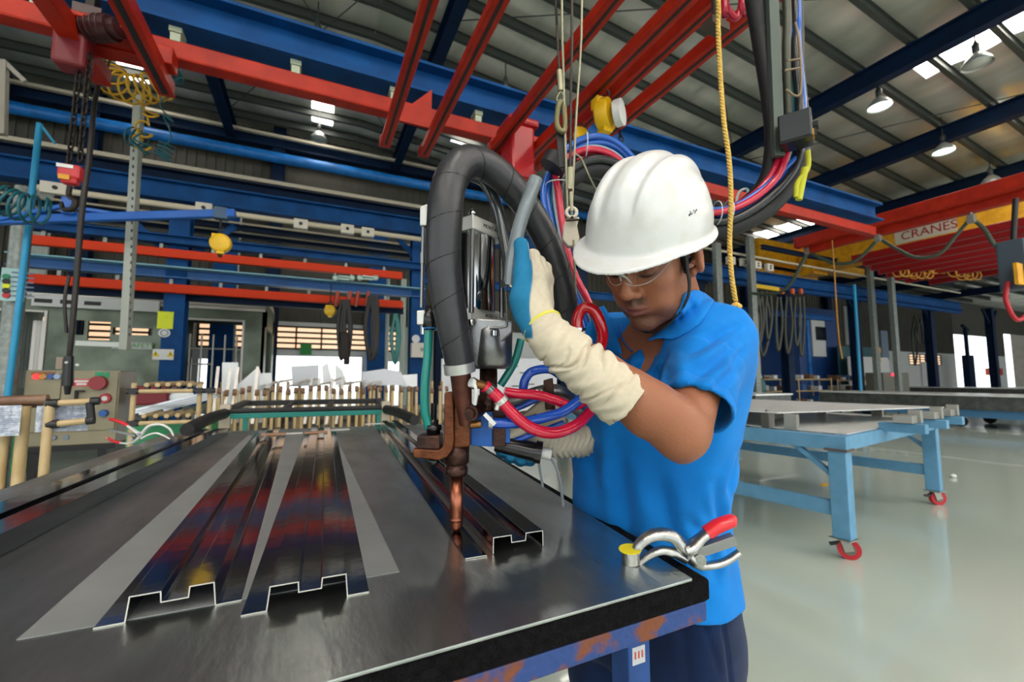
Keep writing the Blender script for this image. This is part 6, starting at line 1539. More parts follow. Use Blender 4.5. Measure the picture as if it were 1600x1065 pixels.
# blue and white machine
ym = 13.0; P = lambda px, py, y=ym: PY(px, py, y)
mc = thing('machine_enclosure', 'blue and white machine enclosure with a dark window, behind the right columns', 'machine', (P(1290, 600)[0], ym, 0))
a, c = P(1245, 482), P(1310, 562); b = MB(); b.bb(a[0], c[0], ym, ym+2, 0, P(1280, 482)[2]); b.build('body', mat('machine_blue', '#123f7e', rough=.45), mc)
a, c = P(1266, 495), P(1290, 557); b = MB(); b.bb(a[0], c[0], ym-.05, ym, c[2], a[2]); dr = b.build('white_door', m_white, mc)
a, c = P(1272, 510), P(1289, 532); b = MB(); b.bb(a[0], c[0], ym-.08, ym-.05, c[2], a[2]); b.build('door_window', mat('dark_glass', '#0b1626', rough=.1), dr)
a, c = P(1258, 493), P(1266, 560); b = MB(); b.bb(a[0], c[0], ym-.06, ym, .8, a[2]); b.build('blue_post', m_bright, mc)
a, c = P(1294, 541), P(1346, 560); b = MB(); b.bb(a[0], c[0], ym-.5, ym-.4, .9, a[2]); tag(b.build('teal_panel', mat('teal_dull', '#2a5a62', rough=.5)), 'dull teal panel right of the blue and white machine', 'panel')
a, c = P(1285, 558), P(1346, 570); b = MB(); b.bb(a[0], c[0], ym-1.2, ym-1.1, 0, a[2]); tag(b.build('white_board', m_white), 'low white board in front of the teal panel', 'board')
yw = 14.88
for (x0, y0, x1, y1, mm, lb) in ((1206, 487, 1240, 560, m_white, 'white lattice window panel behind the dark hose loops'), (1318, 478, 1346, 540, mat('panel_g', '#8f9591', rough=.5), 'grey wall panel between the machine and the light blue pole'), (1376, 516, 1390, 562, mat('panel_b', '#8fa0b4', rough=.5), 'pale blue narrow panel behind the grey post'), (1440, 565, 1456, 590, m_white, 'white bin near the far window'), (1456, 566, 1468, 590, mat('brown_far', '#5a3a30', rough=.6), 'brown box near the far window')):
    a, c = PY(x0, y0, yw), PY(x1, y1, yw); b = MB(); b.bb(a[0], c[0], yw, yw+.1, c[2] if y1 < 565 else 0, a[2]); tag(b.build('partition' if y1 < 565 else 'far_bin', mm), lb, 'panel' if y1 < 565 else 'bin')
b = MB(); a, c = PY(1206, 487, yw-.1), PY(1240, 560, yw-.1); 
for i in range(4): xx = a[0]+(c[0]-a[0])*i/3; b.bb(xx-.03, xx+.03, yw-.1, yw-.05, c[2], a[2])
for i in range(5): zz = c[2]+(a[2]-c[2])*i/4; b.bb(a[0], c[0], yw-.1, yw-.05, zz-.03, zz+.03)
b.bar((a[0], yw-.1, c[2]), ((a[0]+c[0])/2, yw-.1, c[2]+.5), .05, .05); b.bar((c[0], yw-.1, c[2]), ((a[0]+c[0])/2, yw-.1, c[2]+.5), .05, .05)
tag(b.build('lattice_frame', m_navy), 'dark blue lattice frame in front of the white window panel', 'lattice')
x = XP(1341, 8.4, 2); b = MB(); b.cyl((x, 8.4, .0), (x+.05, 8.4, PY(1338, 445, 8.4)[2]), .05, n=10); tag(b.build('blue_pole', mat('pole_cyan', '#1690c0')), 'light blue pole standing left of the dark right columns', 'pole')
for (px, pyt, pyb, y, lb) in ((1390, 432, 566, 8.2, 'slim grey post hanging right of the light blue pole'), (1118, 380, 600, 8.6, 'pale grey post behind the ear of the worker'), (1170, 370, 470, 8.6, 'pale grey channel post right of the yellow rope'), (1357, 415, 560, 8.7, 'pale channel fixed on the dark column with yellow marks')):
    t0, t1 = PY(px, pyt, y), PY(px, pyb, y); b = MB(); b.bb(t0[0]-.11, t0[0]+.11, y-.1, y+.05, 0, t0[2]); tag(b.build('grey_post', m_grey, bev=.01), lb, 'post')
for (px, py, lb) in ((1372, 547, 'upper'), (1372, 562, 'lower')): p = PY(px, py, 8.75); b = MB(); b.bb(p[0]-.08, p[0]+.08, 8.7, 8.75, p[2]-.1, p[2]+.1); tag(b.build('yellow_mark', m_yel), lb+' yellow mark on the dark column right of the light blue pole', 'mark')
a = PY(1380, 585, 9.0); c = PY(1420, 585, 9.0); b = MB(); b.bb(a[0], c[0], 9, 9.6, 0, PY(1400, 582, 9.0)[2]); o = tag(b.build('machine_cabinet', mat('cab_far', '#67685f', rough=.5), bev=.02), 'far grey cabinet with a tiny red lamp behind the rolling table', 'cabinet'); p = PY(1395, 585, 8.98); b = MB(); b.ball(p, .05); b.build('red_lamp', mat('lamp_redf', '#ff3040', emit='#ff2a40', estr=4), o)
# socket boxes on the right part of the gallery
for i, (px, py, lb) in enumerate(((1145, 406, 'first'), (1166, 409, 'second'), (1186, 413, 'third'), (1205, 417, 'fourth'))):
    p = PY(px, py, 8.78); b = MB(); b.bb(p[0]-.17, p[0]+.13, 8.78, 8.9, p[2]-.13, p[2]+.11); o = tag(b.build('socket_box', m_pb_ := mat('pillbox_white', '#d9d2c6', rough=.5), bev=.015), lb+' white socket box counted from the yellow rope to the right', 'socket box')
    b = MB(); 
    for dz in (.03, -.05): b.cyl((p[0]-.03, 8.78, p[2]+dz), (p[0]-.03, 8.76, p[2]+dz), .03, n=10)
    b.build('socket_hole', m_black, o)
# festoon cables under the second long red girder
XB_ = PZ(1262, 389, 4.6)[0]
m_fc = mat('festoon_green', '#3c4a3c', rough=.5)
def fest(pts, lb, r=.05):
    b = MB(); b.tube([PX(px, py, XB_) for px, py in pts], r, 8); tag(b.build('festoon_cable', m_fc), lb, 'cable')
fest([(1261, 396), (1252, 412), (1240, 436), (1222, 455), (1195, 460), (1176, 458)], 'festoon cable swinging down left from the start of the long red girders', .045)
fest([(1264, 394), (1285, 404), (1308, 412), (1335, 408), (1355, 392), (1371, 374)], 'first hanging festoon loop below the long red girders', .04)
fest([(1375, 373), (1400, 388), (1432, 402), (1468, 396), (1492, 370), (1514, 344)], 'second hanging festoon loop below the long red girders', .035)
fest([(1520, 342), (1538, 358), (1556, 385), (1580, 400)], 'last festoon cable hanging down toward the grey and yellow hoist', .035)
for (px, py, lb) in ((1262, 392, 'left'), (1372, 372, 'middle'), (1518, 342, 'right')):
    p = PX(px, py, XB_-.05); b = MB(); b.box(p, (.12, .12, .16)); b.cyl(p, p+[0, 0, .2], .03, n=8); tag(b.build('festoon_trolley', m_castm, bev=.01), lb+' small trolley holding the festoon cables below the long red girders', 'trolley')
fh = PD(1588, 415, 6.5); hh = thing('hoist_control', 'grey and yellow hoist body at the right edge below the red rails', 'hoist', fh)
b = MB(); b.box(fh, (.35, .3, .75)); b.build('grey_case', mat('slate', '#3d4a56', rough=.5), hh, bev=.02); b = MB(); b.box(PD(1592, 428, 6.3), (.22, .05, .32)); b.build('yellow_cover', m_yel, hh, bev=.01)
b = MB(); b.cyl(PD(1582, 395, 6.5), PD(1587, 310, 6.5), .035, n=8); b.build('dark_stem', m_black, hh)
b = MB(); b.tube([PD(1575, 440, 6.4), PD(1572, 470, 6.4), PD(1590, 500, 6.4), PD(1615, 480, 6.4)], .03, 8); b.build('cable', m_castr, hh)
# yellow coiled hoses hanging under the stacked rails
random.seed(9)
for i, (px, py) in enumerate(((1415, 425), (1440, 428), (1462, 420), (1485, 412), (1502, 425), (1515, 430), (1530, 415))):
    p = PD(px, py, 13); b = MB(); pts = []
    for k in range(40): th = k*.7; pts.append(p+RT*(math.cos(th)*.14+(k-20)*.014)+UP*math.sin(th)*.14+FW*math.sin(th*.5)*.05)
    b.tube(pts, .018, 5, sub=1); tag(b.build('coiled_hose', mat('coil_orange', '#c08a2a', rough=.5)), ['leftmost', 'second', 'third', 'middle', 'fifth', 'sixth', 'rightmost'][i]+' small orange coil hanging under the stacked red rails', 'coiled hose')
# thin orange cord, dark hose loops and yellow hook rail
b = MB(); b.tube([PD(1300, 375, 9), PD(1304, 430, 9), PD(1310, 520, 9), PD(1316, 560, 9)], .014, 6); tag(b.build('hanging_rope', mat('cord_orange', '#b07a30', rough=.6)), 'thin orange rope hanging from the long red girders in front of the machine', 'cord')
b = MB(); a, c = PY(1176, 446, 8.82), PY(1216, 452, 8.82); b.bar(a, c, .08, .12); tag(b.build('hook_rail', mat('rail_yellow2', '#c9a414')), 'yellow hook rail above the dark hose loops behind the shoulder', 'rail')
m_hl = mat('hose_olive', '#3a3d34', rough=.5); random.seed(12)
lbls = ['leftmost', 'second', 'third', 'fourth', 'fifth', 'sixth', 'seventh', 'rightmost']
for i, px in enumerate((1180, 1186, 1192, 1200, 1216, 1231, 1245, 1252)):
    y = 8.80+.02*(i % 3); top = 456 if i < 4 else 464; bot = (552, 540, 556, 530, 548, 552, 540, 556)[i]; w_ = (9, 7, 12, 6, 6, 7, 6, 5)[i]
    b = MB(); b.tube([PY(px-2, top, y), PY(px-w_*.6, (top+bot)/2, y), PY(px, bot, y), PY(px+w_, (top+bot)/2, y), PY(px+3, top, y)], .042 if i < 5 else .036, 8); tag(b.build('hose_loop', m_hl), lbls[i]+' dark hose loop hanging below the yellow hook rail at right', 'hose')
for i, px in enumerate((1222, 1238, 1251)):
    p = PY(px, 455, 8.82); b = MB(); b.box(p, (.12, .1, .18)); tag(b.build('orange_hanger', mat('hanger_orange', '#b9542a', rough=.5), bev=.02), ['left', 'middle', 'right'][i]+' orange hanger of the dark hoses right of the yellow hook rail', 'hanger')
for i, (px, w_) in enumerate(((1430, 5), (1440, 7), (1450, 5), (1436, 6))):
    y = 12.8; b = MB(); b.tube([PY(px, 492, y), PY(px-w_, 520, y), PY(px+i, 570-(i % 2)*30, y), PY(px+w_, 520, y), PY(px+1, 492, y)], .05, 8); tag(b.build('hose_loop', m_hl), ['first', 'second', 'third', 'last'][i]+' dark hose loop hanging in front of the far small window at right', 'hose')
# shapes against the bright doorway
b = MB(); y = 14; p = PY(1507, 570, y); b.bb(p[0]-.4, p[0]+.4, y-.4, y, 0, PY(1507, 555, y)[2]); b.bb(p[0]-.12, p[0]+.1, y-.3, y-.1, 0, PY(1507, 512, y)[2]); b.bar(PY(1503, 508, y), PY(1512, 516, y), .2, .2); tag(b.build('silhouetted_machine', m_navy, bev=.05), 'dark machine silhouette in front of the bright doorway at right', 'machine')
b = MB(); p = PY(1545, 575, 14); q = PY(1556, 586, 14); b.bb(p[0], q[0]+.6, 13.8, 14.2, q[2], p[2]); tag(b.build('orange_crate', mat('crate_orange', '#c04a2c', rough=.5)), 'orange crate in front of the bright doorway', 'crate')
# ============================================================ THINGS HANGING FROM THE RAILS
m_chain = mat('chain_dark', '#2a2420', rough=.45, metal=.7)
def dust(b): return b
# top left: carriage with chain hoist
zh = zg
ya_h = PD(165, 120, 4.6)
hr_ = thing('crane_girder', 'left beam of the red hoist girder at the top left corner', 'crane rail', PZ(150, 110, zh)); 
def seg(px0, py0, px1, py1, w, h, z, name, par, m=m_red):
    a, c = PZ(px0, py0, z), PZ(px1, py1, z); b = MB(); b.bar(a, c, w, h); return b.build(name, m, par, bev=.012)
X1 = PZ(162, 122, zh)[0]; X2 = PZ(262, 140, zh)[0]; y_e1 = PZ(162, 122, zh)[1]; y_e2 = PZ(262, 140, zh)[1]
b = MB(); b.bb(X1-.05, X1+.05, -3, y_e1, zh-.06, zh+.07); b.bb(X1-.06, X1+.06, -3, y_e1, zh-.07, zh-.05); b.build('rail', m_red, hr_, bev=.012)
hr2 = thing('crane_girder', 'right beam of the red hoist girder at the top left corner', 'crane rail', PZ(262, 140, zh))
b = MB(); b.bb(X2-.05, X2+.05, -3, y_e2, zh-.06, zh+.07); b.bb(X2-.06, X2+.06, -3, y_e2, zh-.07, zh-.05); b.build('rail', m_red, hr2, bev=.012)
b = MB(); b.bb(X2-.02, X2+.02, -3, y_e2-.05, zh-.075, zh-.069); b.build('slot', m_black, hr2)
b = MB(); yj = YA-.12; b.bb(X1, X2, yj-.35, yj+.02, zh+.07, zh+.11); b.bb(X1-.1, X2+.1, yj-.08, yj+.08, zh+.05, zh+.2); tag(b.build('girder_plate', m_red, bev=.01), 'wide red plate joining the two hoist girders at the top left', 'steel plate')
hp_ = PX(116, 74, X1); dh = float((hp_-CAM)@FW)
ho = thing('chain_hoist', 'dark red electric chain hoist hanging at the top left', 'chain hoist', hp_)
b = MB(); o_ = hp_; b.box(o_+np.array([0, 0, -.02]), (.19, .16, .31)); b.build('chain_bucket', mat('bucket_maroon', '#6e1520', rough=.5), ho, bev=.03, seg=3)
b = MB(); c_ = PD(142, 44, dh); b.cyl(c_-RT*.12, c_+RT*.16, .085, n=24); b.cyl(c_+RT*.16, c_+RT*.21, .065, n=20); b.box(c_+np.array([0, 0, .07]), (.16, .16, .10)); 
for k in range(6): b.torus(c_-RT*(.09-.04*k), .087, .006, RT, 24, 6)
b.build('motor', mat('motor_dark', '#3a1a1e', rough=.4), ho, bev=.006)
b = MB(); b.bar(c_+[0, 0, .1], c_+[0, 0, .42], .09, .05); b.build('suspension_lug', m_chain, ho)
def chain(p, q, parent, name='chain', r=.009, L=.060, m=None):
    p = np.array(p, float); q = np.array(q, float); d = q-p; n_ = int(np.linalg.norm(d)/(L*.72)); d /= np.linalg.norm(d); b = MB()
    a = np.cross(d, RT); a /= np.linalg.norm(a)
    for i in range(n_):
        c = p+d*(i+.5)*L*.72; s_ = RT if i % 2 else a; pts = [c+d*L*.5*math.cos(t)+s_*L*.27*math.sin(t) for t in np.linspace(0, 2*math.pi, 11)[:-1]]; b.tube(pts, r*.75, 5, closed=True, sub=1)
    return b.build(name, m or m_chain, parent)
chain(PD(126, 85, dh), PD(107, 262, dh), ho); chain(PD(140, 85, dh), PD(124, 260, dh), ho)
hb_ = PD(111, 270, dh); hk = thing('hook_block', 'red and yellow hook block at the end of the hoist chains', 'hook block', hb_)
b = MB(); b.box(hb_, (.13, .08, .11)); b.box(hb_-[0, 0, .065], (.10, .07, .05)); b.build('block', mat('block_red', '#b8242c', rough=.4), hk, bev=.02)
b = MB(); b.box(hb_-np.array(FWH)*.045-[0, 0, .05], (.06, .01, .035)); b.build('yellow_label', m_yel, hk); b = MB(); b.box(hb_-np.array(FWH)*.045+[0, 0, .03], (.09, .01, .025)); b.build('white_label', m_white, hk)
b = MB(); b.tube([hb_-[0, 0, .10], hb_-[0, 0, .17], hb_+RT*.05-[0, 0, .21], hb_+RT*.035-[0, 0, .27], hb_-RT*.03-[0, 0, .27], hb_-RT*.05-[0, 0, .22]], [.016, .016, .02, .02, .017, .010], 10); b.build('hook', m_chain, hk)
# pendant cable with control
cp = thing('pendant_control', 'black push button pendant hanging on a thick black cable at left', 'pendant control', PD(105, 612, 3.6))
m_pc = mat('cable_brownblack', '#1d1613', rough=.5)
b = MB(); b.tube([PD(157, 60, 4.1), PD(158, 110, 4.0), PD(148, 160, 3.9), PD(140, 240, 3.8), PD(128, 330, 3.7), PD(120, 430, 3.65), PD(112, 520, 3.6), PD(108, 560, 3.6)], [.012, .016, .019, .021, .022, .021, .020, .02], 12); b.build('cable', m_pc, cp)
b = MB(); b.tube([PD(126, 75, 4.1), PD(128, 100, 4.05), PD(142, 150, 3.9)], .012, 8); b.tube([PD(175, 85, 4.1), PD(165, 110, 4.0), PD(150, 135, 3.95)], .010, 8); b.tube([PD(108, 430, 3.63), PD(101, 470, 3.6), PD(104, 520, 3.6)], .013, 8); b.build('branch_cable', m_pc, cp)
b = MB(); q = PD(107, 580, 3.6); b.cyl(PD(108, 556, 3.6), PD(106, 602, 3.6), .030, .038, n=12); b.cyl(PD(106, 602, 3.6), PD(105.5, 616, 3.6), .028, .018, n=12); body_ = b.build('control_body', m_blk, cp)
for i, (dx, dy) in enumerate(((-3, 566), (14, 570))): b = MB(); p = PD(107+dx, dy, 3.56); b.ball(p, .013 if i else .012); b.build('push_button', m_white, body_)
b = MB(); b.tube([PD(108, 556, 3.6), PD(100, 560, 3.6), PD(95, 575, 3.6)], .008, 6); b.bb(*[v for v in (PD(95, 560, 3.6)[0]-.02, PD(95, 560, 3.6)[0]+.02, PD(95, 560, 3.6)[1]-.02, PD(95, 560, 3.6)[1]+.02, PD(95, 567, 3.6)[2]-.05, PD(95, 567, 3.6)[2]+.05)]); b.build('limit_switch', mat('switch_tan', '#8f8073'), cp)
# coiled air hoses
m_coily = mat('coil_yellow', '#d8a516', rough=.35); m_coilt = mat('coil_teal', '#0f5a66', rough=.35)
def coil(pts, R, turns, r, m, label, name='coiled_hose', tilt=0, stretch=1.0):
    P = catmull(pts, 24); n_ = int(turns*14); P = np.array(P); S = np.linspace(0, 1, len(P)); out = []
    T0 = np.gradient(P, axis=0)
    for i in range(n_+1):
        s_ = i/n_; c = np.array([np.interp(s_, S, P[:, k]) for k in range(3)]); t = np.array([np.interp(s_, S, T0[:, k]) for k in range(3)]); t /= np.linalg.norm(t)
        a = np.cross(t, FWH); a /= np.linalg.norm(a)+1e-9; b2 = np.cross(t, a); th = 2*math.pi*turns*s_; rr = R*(1 if not hasattr(R, '__len__') else 1)
        out.append(c+(a*math.cos(th)+b2*math.sin(th)*.9)*rr)
    b = MB(); b.tube([P[0]]+out+[P[-1]], r, 7, sub=1); return tag(b.build(name, m), label, 'coiled hose')
dC = 4.3
coil([PD(168, 95, dC), PD(175, 125, dC), PD(205, 140, dC), PD(232, 138, dC), PD(258, 132, dC)], .135, 9, .011, m_coily, 'yellow coiled air hose stretched between the two hoist girders')
coil([PD(228, 150, dC), PD(236, 180, dC), PD(222, 190, dC), PD(226, 210, dC), PD(212, 214, dC), (PD(228, 235, dC))], .06, 5, .010, m_coily, 'yellow coiled hose dangling below the hoist girders')
coil([PD(262, 92, dC), PD(267, 112, dC), PD(272, 125, dC)], .08, 6, .010, m_coilt, 'dark teal coiled hose hung on the end of the right hoist girder')
coil([PD(205, 212, dC), PD(222, 222, dC), PD(216, 232, dC)], .09, 5, .008, m_coilt, 'dark teal coiled hose below the yellow one')
coil([PD(262, 225, dC), PD(256, 238, dC), PD(252, 246, dC)], .07, 5, .007, m_coilt, 'small dark teal coil hanging right of the grey post')
b = MB(); b.tube([PD(262, 150, dC), PD(250, 165, dC), PD(270, 190, dC), PD(255, 180, dC), PD(268, 212, dC), PD(256, 230, dC)], .007, 6); tag(b.build('loose_hose', m_coilt), 'thin teal hose zigzagging down right of the grey post', 'hose')
coil([PY(3, 310, 5.0), PY(30, 322, 5.), PY(70, 330, 5.)], .12, 5, .012, m_coilt, 'dark teal coiled hose above the blue spreader at the left edge')
coil([PZ(828, 228, zg), PZ(826, 244, zg), PZ(830, 258, zg), (PZ(824, 272, zg))], .05, 3, .011, m_coily, 'yellow coiled hose hanging behind the top of the black arch')
# grey slotted arm
ga = thing('slotted_post', 'tall pale grey slotted post with a foot bar hanging left of the blue column', 'hanging arm', PD(195, 548, 4.6))
b = MB(); b.bar(PD(218, 150, 4.6), PD(195, 546, 4.6), .085, .06, up=FWH); b.build('upright_beam', mat('alu_pale', '#a3a69c', rough=.45, metal=.35), ga, bev=.004)
b = MB(); b.bar(PD(121, 536, 4.6), PD(200, 539, 4.6), .055, .05, up=FWH); b.build('foot_bar', mat('alu_light', '#b9bdb8', rough=.45, metal=.3), ga, bev=.004)
b = MB(); 
for i in range(26): t = i/26; p = PD(209, 210, 4.54)*(1-t)+PD(202, 535, 4.54)*t; b.box(p, (.012, .01, .03))
b.build('slot', m_purlin, ga)
# blue spreader bar with yellow balancer
sb = thing('spreader_bar', 'long blue spreader bar hanging at left from the hook block', 'spreader bar', PD(108, 330, 4.2))
m_sb = mat('spreader_blue', '#0f5bb4', rough=.35)
b = MB(); b.bar(PD(-60, 346, 4.0), PD(368, 333, 4.6), .07, .085); b.build('beam', m_sb, sb, bev=.01)
b = MB(); b.bar(PD(0, 342, 4.05), PD(98, 322, 4.15), .04, .04); b.bar(PD(120, 325, 4.2), PD(200, 337, 4.35), .04, .035); b.box(PD(108, 322, 4.18), (.10, .07, .16)); b.build('brace', m_sb, sb, bev=.006)
b = MB(); b.box(PD(346, 334, 4.57), (.12, .1, .12)); b.build('end_clamp', mat('clamp_grey', '#2f4f6c'), sb)
yb_ = thing('spring_balancer', 'yellow spring balancer hanging from the end of the blue spreader bar', 'balancer', PD(345, 378, 4.55))
def balancer(t, c, s_, ax):
    b = MB(); b.lathe([(0, -.06*s_), (.08*s_, -.06*s_), (.115*s_, -.045*s_), (.12*s_, 0), (.115*s_, .045*s_), (.07*s_, .06*s_), (0, .06*s_)], c, ax, n=24); b.box(np.array(c)-[0, 0, .10*s_], (.08*s_, .08*s_, .08*s_)); b.box(np.array(c)+[-.06*s_, 0, .07*s_], (.07*s_, .08*s_, .08*s_)); b.build('housing', mat('balancer_yellow', '#e4b510', rough=.35), t, bev=.006*s_)
    b = MB(); b.cyl(np.array(c)-np.array(ax)*.062*s_, np.array(c)-np.array(ax)*.07*s_, .035*s_, n=16); b.build('round_label', m_white, t)
    b = MB(); b.torus(np.array(c)+[0, 0, .165*s_], .035*s_, .009*s_, FWH, 16, 8); b.build('hook', m_black, t)
balancer(yb_, PD(345, 380, 4.55), .85, -FWH*.9+RT*.3)
b = MB(); b.cyl(PD(344, 398, 4.55), PD(343, 402, 4.55), .02, n=8); b.cyl(PD(345, 340, 4.55), PD(345, 356, 4.55), .012, n=8); b.build('wire_end', m_chain, yb_)
yc_ = thing('spring_balancer', 'yellow spring balancer with round white face above the hard hat', 'balancer', PD(945, 178, 3.6)); balancer(yc_, PD(945, 180, 3.6), 1.15, RT*.85-FWH*.5)
b = MB(); p = PD(962, 178, 3.52); b.cyl(p, p+RT*.05-FWH*.03, .105, n=24); b.build('white_face', m_white, yc_)
yd_ = thing('spring_balancer', 'small yellow balancer half hidden behind the blue hose arc', 'balancer', PD(908, 212, 3.6)); balancer(yd_, PD(908, 212, 3.8), .6, RT*.4-FWH*.9)
b = MB(); q = PD(945, 180, 3.6); b.cyl(q+[0, 0, .19], (q[0], q[1], zg-.1), .008, n=8); b.build('wire', m_chain, yc_)
chain(PD(968, 205, 3.6), PD(972, 222, 3.6), yc_)
# red junction trolley near the top of the black arch
b = MB(); c_ = PZ(808, 245, zg-.2); b.box(c_, (.26, .3, .55)); b.box(c_+[0, 0, .3], (.34, .36, .08)); tag(b.build('red_gearbox', mat('hoist_red2', '#a3101a', rough=.35), bev=.03), 'dark red hoist body hanging behind the top of the black hose arch', 'hoist')
# ---- steel wire ropes, hooks and the yellow rope
m_wire = mat('wire_rope', '#8d8a74', rough=.4, metal=.6); m_wired = mat('wire_dark', '#3b332b', rough=.5, metal=.4)
dw = 1.02
def wire(pts, r, m, label): b = MB(); b.tube(pts, r, 8, sub=3); return tag(b.build('wire_rope', m), label, 'wire rope')
wire([PD(877, -60, dw)+np.array([0, 0, 1.7]), PD(877, -60, dw), PD(880, 100, dw), PD(884, 240, dw), PD(887, 330, dw)], .0032, m_wire, 'pale steel wire rope passing behind the snap hook, second from the left')
wire([PD(910, -60, dw)+(PD(910, -60, dw)-PD(908, 60, dw))*9, PD(910, -60, dw), PD(908, 60, dw), PD(901, 170, dw), PD(896, 270, dw), PD(893, 345, dw)], .0030, m_wire, 'pale steel wire rope that slants down to the left, rightmost of the four')
wire([PD(893, -60, dw)+np.array([0, 0, 1.7]), PD(893, -60, dw), PD(892, 120, dw), PD(891, 265, dw)], .0034, m_wired, 'dark steel wire rope ending in the long ferrule')
wire([PD(865, -60, dw)+(PD(865, -60, dw)-PD(870, 40, dw))*10, PD(865, -60, dw), PD(870, 40, dw), PD(874, 112, dw)], .0030, m_wired, 'short dark wire rope ending above the snap hook, leftmost of the four')
wire([PD(896, 375, dw), PD(898, 420, dw), PD(900, 470, dw)], .0026, m_wire, 'thin wire running down from the pale latch')
fr1 = MB(); fr1.cyl(PD(891, 262, dw), PD(890, 296, dw), .0075, n=12); fr1.cyl(PD(892, 300, dw), PD(893, 330, dw), .005, n=10); tag(fr1.build('rope_ferrule', mat('ferrule', '#9b987e', rough=.4, metal=.6)), 'long pale ferrule clamped on the dark wire rope beside the arch', 'ferrule')
sh = thing('snap_hook', 'worn olive snap hook with wire thimble above the cut black strap', 'snap hook', PD(875, 180, dw))
b = MB(); b.cyl(PD(874, 110, dw), PD(876, 142, dw), .0065, n=12); b.build('ferrule', mat('ferrule', '#9b987e'), sh)
b = MB(); b.tube([PD(876, 142, dw), PD(870, 154, dw), PD(875, 162, dw), PD(881, 152, dw), PD(876, 142, dw)], .0022, 8); b.build('thimble', m_wire, sh)
b = MB(); b.tube([PD(877, 158, dw), PD(873, 165, dw), PD(870, 185, dw), PD(872, 200, dw), PD(880, 206, dw), PD(883, 195, dw), PD(881, 165, dw)], [.007, .0075, .0065, .007, .0075, .006, .007], 12); b.build('hook_body', mat('hook_olive', '#6f6a49', rough=.45, metal=.5), sh)
b = MB(); b.bar(PD(876, 208, dw+.01), PD(880, 262, dw+.01), .022, .006, up=FWH); tag(b.build('black_strap', m_black, bev=.002), 'short black webbing strap under the snap hook', 'strap')
lt = thing('latch_hook', 'cream painted latch hook hanging beside the hard hat brim', 'latch hook', PD(896, 355, dw))
b = MB(); b.torus(PD(893, 332, dw), .012, .0045, FWH, 20, 8); b.build('eye', mat('latch_cream', '#cdc6b4', rough=.5), lt)
b = MB(); f = [PD(x, y, dw) for x, y in ((885, 340), (906, 338), (902, 352), (906, 372), (900, 384), (888, 385), (879, 374), (881, 352))]; k_ = [p+FWH*.018 for p in f]; n_ = 8
b.add(f+k_, [tuple(range(n_)), tuple(range(15, 7, -1))]+[(i, n_+i, n_+(i+1) % n_, (i+1) % n_) for i in range(n_)]); b.build('body', mat('latch_cream', '#cdc6b4'), lt, bev=.003)
b = MB(); b.cyl(PD(894, 340, dw-.012), PD(894, 340, dw+.03), .004, n=10); b.cyl(PD(884, 344, dw-.01), PD(904, 343, dw-.01), .003, n=8); b.build('pin', m_wired, lt)
# yellow twisted rope
rp_ = [PD(1121, -40, 1.15)+np.array([0, 0, 1.6]), PD(1121, -40, 1.15)+np.array([0, 0, .8]), PD(1121, -40, 1.15), PD(1122, 40, 1.15), PD(1125, 110, 1.15), PD(1131, 190, 1.14), PD(1139, 250, 1.14), PD(1142, 310, 1.13), PD(1140, 380, 1.13), PD(1143, 430, 1.12), PD(1149, 470, 1.12)]
rope = thing('yellow_rope', 'yellow twisted rope hanging down to a knot behind the shoulder', 'rope', PD(1150, 480, 1.12))
b = MB(); C0 = np.array(catmull(rp_, 40)); L_ = np.concatenate([[0], np.cumsum(np.linalg.norm(np.diff(C0, axis=0), axis=1))])
for s3 in range(3):
    pts = []
    for c, l in zip(C0, L_): th = 2*math.pi*(l/.028+s3/3); pts.append(c+RT*math.cos(th)*.0032+FWH*math.sin(th)*.0032)
    b.tube(pts, .0036, 6, sub=1)
m_rope = mat('rope_yellow', '#d8b45c', rough=.8, col2='#c69f48', nscale=80); b.build('strands', m_rope, rope)
b = MB(); c_ = PD(1150, 479, 1.12); b.torus(c_, .0095, .0055, (0.2, .1, 1), 18, 8); b.torus(c_-[0, 0, .006], .009, .005, (0.5, -.3, 1), 18, 8); b.torus(c_, .008, .005, (1, .3, .4), 18, 8); b.cyl(c_-[0, 0, .01], c_+RT*.004-[0, 0, .024], .006, .008, n=10); b.build('knot', m_rope, rope)
# ---- hose and cable bundle arching behind the hard hat to the junction box
def bun(px, py, d, off): return PD(px, py, d)+RT*off[0]+UP*off[1]+FWH*off[2]
core = [(925, 520, 1.10), (908, 470, 1.12), (884, 420, 1.14), (870, 360, 1.16), (862, 300, 1.18), (872, 252, 1.2), (915, 226, 1.22), (960, 236, 1.25), (1010, 285, 1.28), (1060, 322, 1.28), (1120, 330, 1.26), (1175, 308, 1.25), (1220, 268, 1.25), (1242, 225, 1.25), (1243, 150, 1.26), (1236, 60, 1.3), (1234, -60, 1.4)]
hoses = [('blue', mat('hose_blue2', '#1257b4', rough=.28, coat=.3), (-.022, .010, .0), .0085, 'outermost blue hose of the arched bundle'), ('blue', MATS['hose_blue2'], (-.010, .016, .010), .0085, 'blue hose next to the outermost one in the arched bundle'),
         ('blue', MATS['hose_blue2'], (.0, .020, .022), .0080, 'rear blue hose of the arched bundle'), ('grey', mat('hose_grey', '#8f9ba6', rough=.35), (.006, .002, .0), .0050, 'thin grey hose in the middle of the arched bundle'),
         ('red', mat('hose_crimson', '#c01338', rough=.25, coat=.3), (.018, -.004, -.006), .0095, 'front crimson hose of the arched bundle'), ('red', MATS['hose_crimson'], (.020, -.018, .010), .0095, 'lower crimson hose of the arched bundle'),
         ('teal', mat('hose_teal2', '#16756e', rough=.3), (.0, .004, .016), .0060, 'thin teal hose of the arched bundle')]
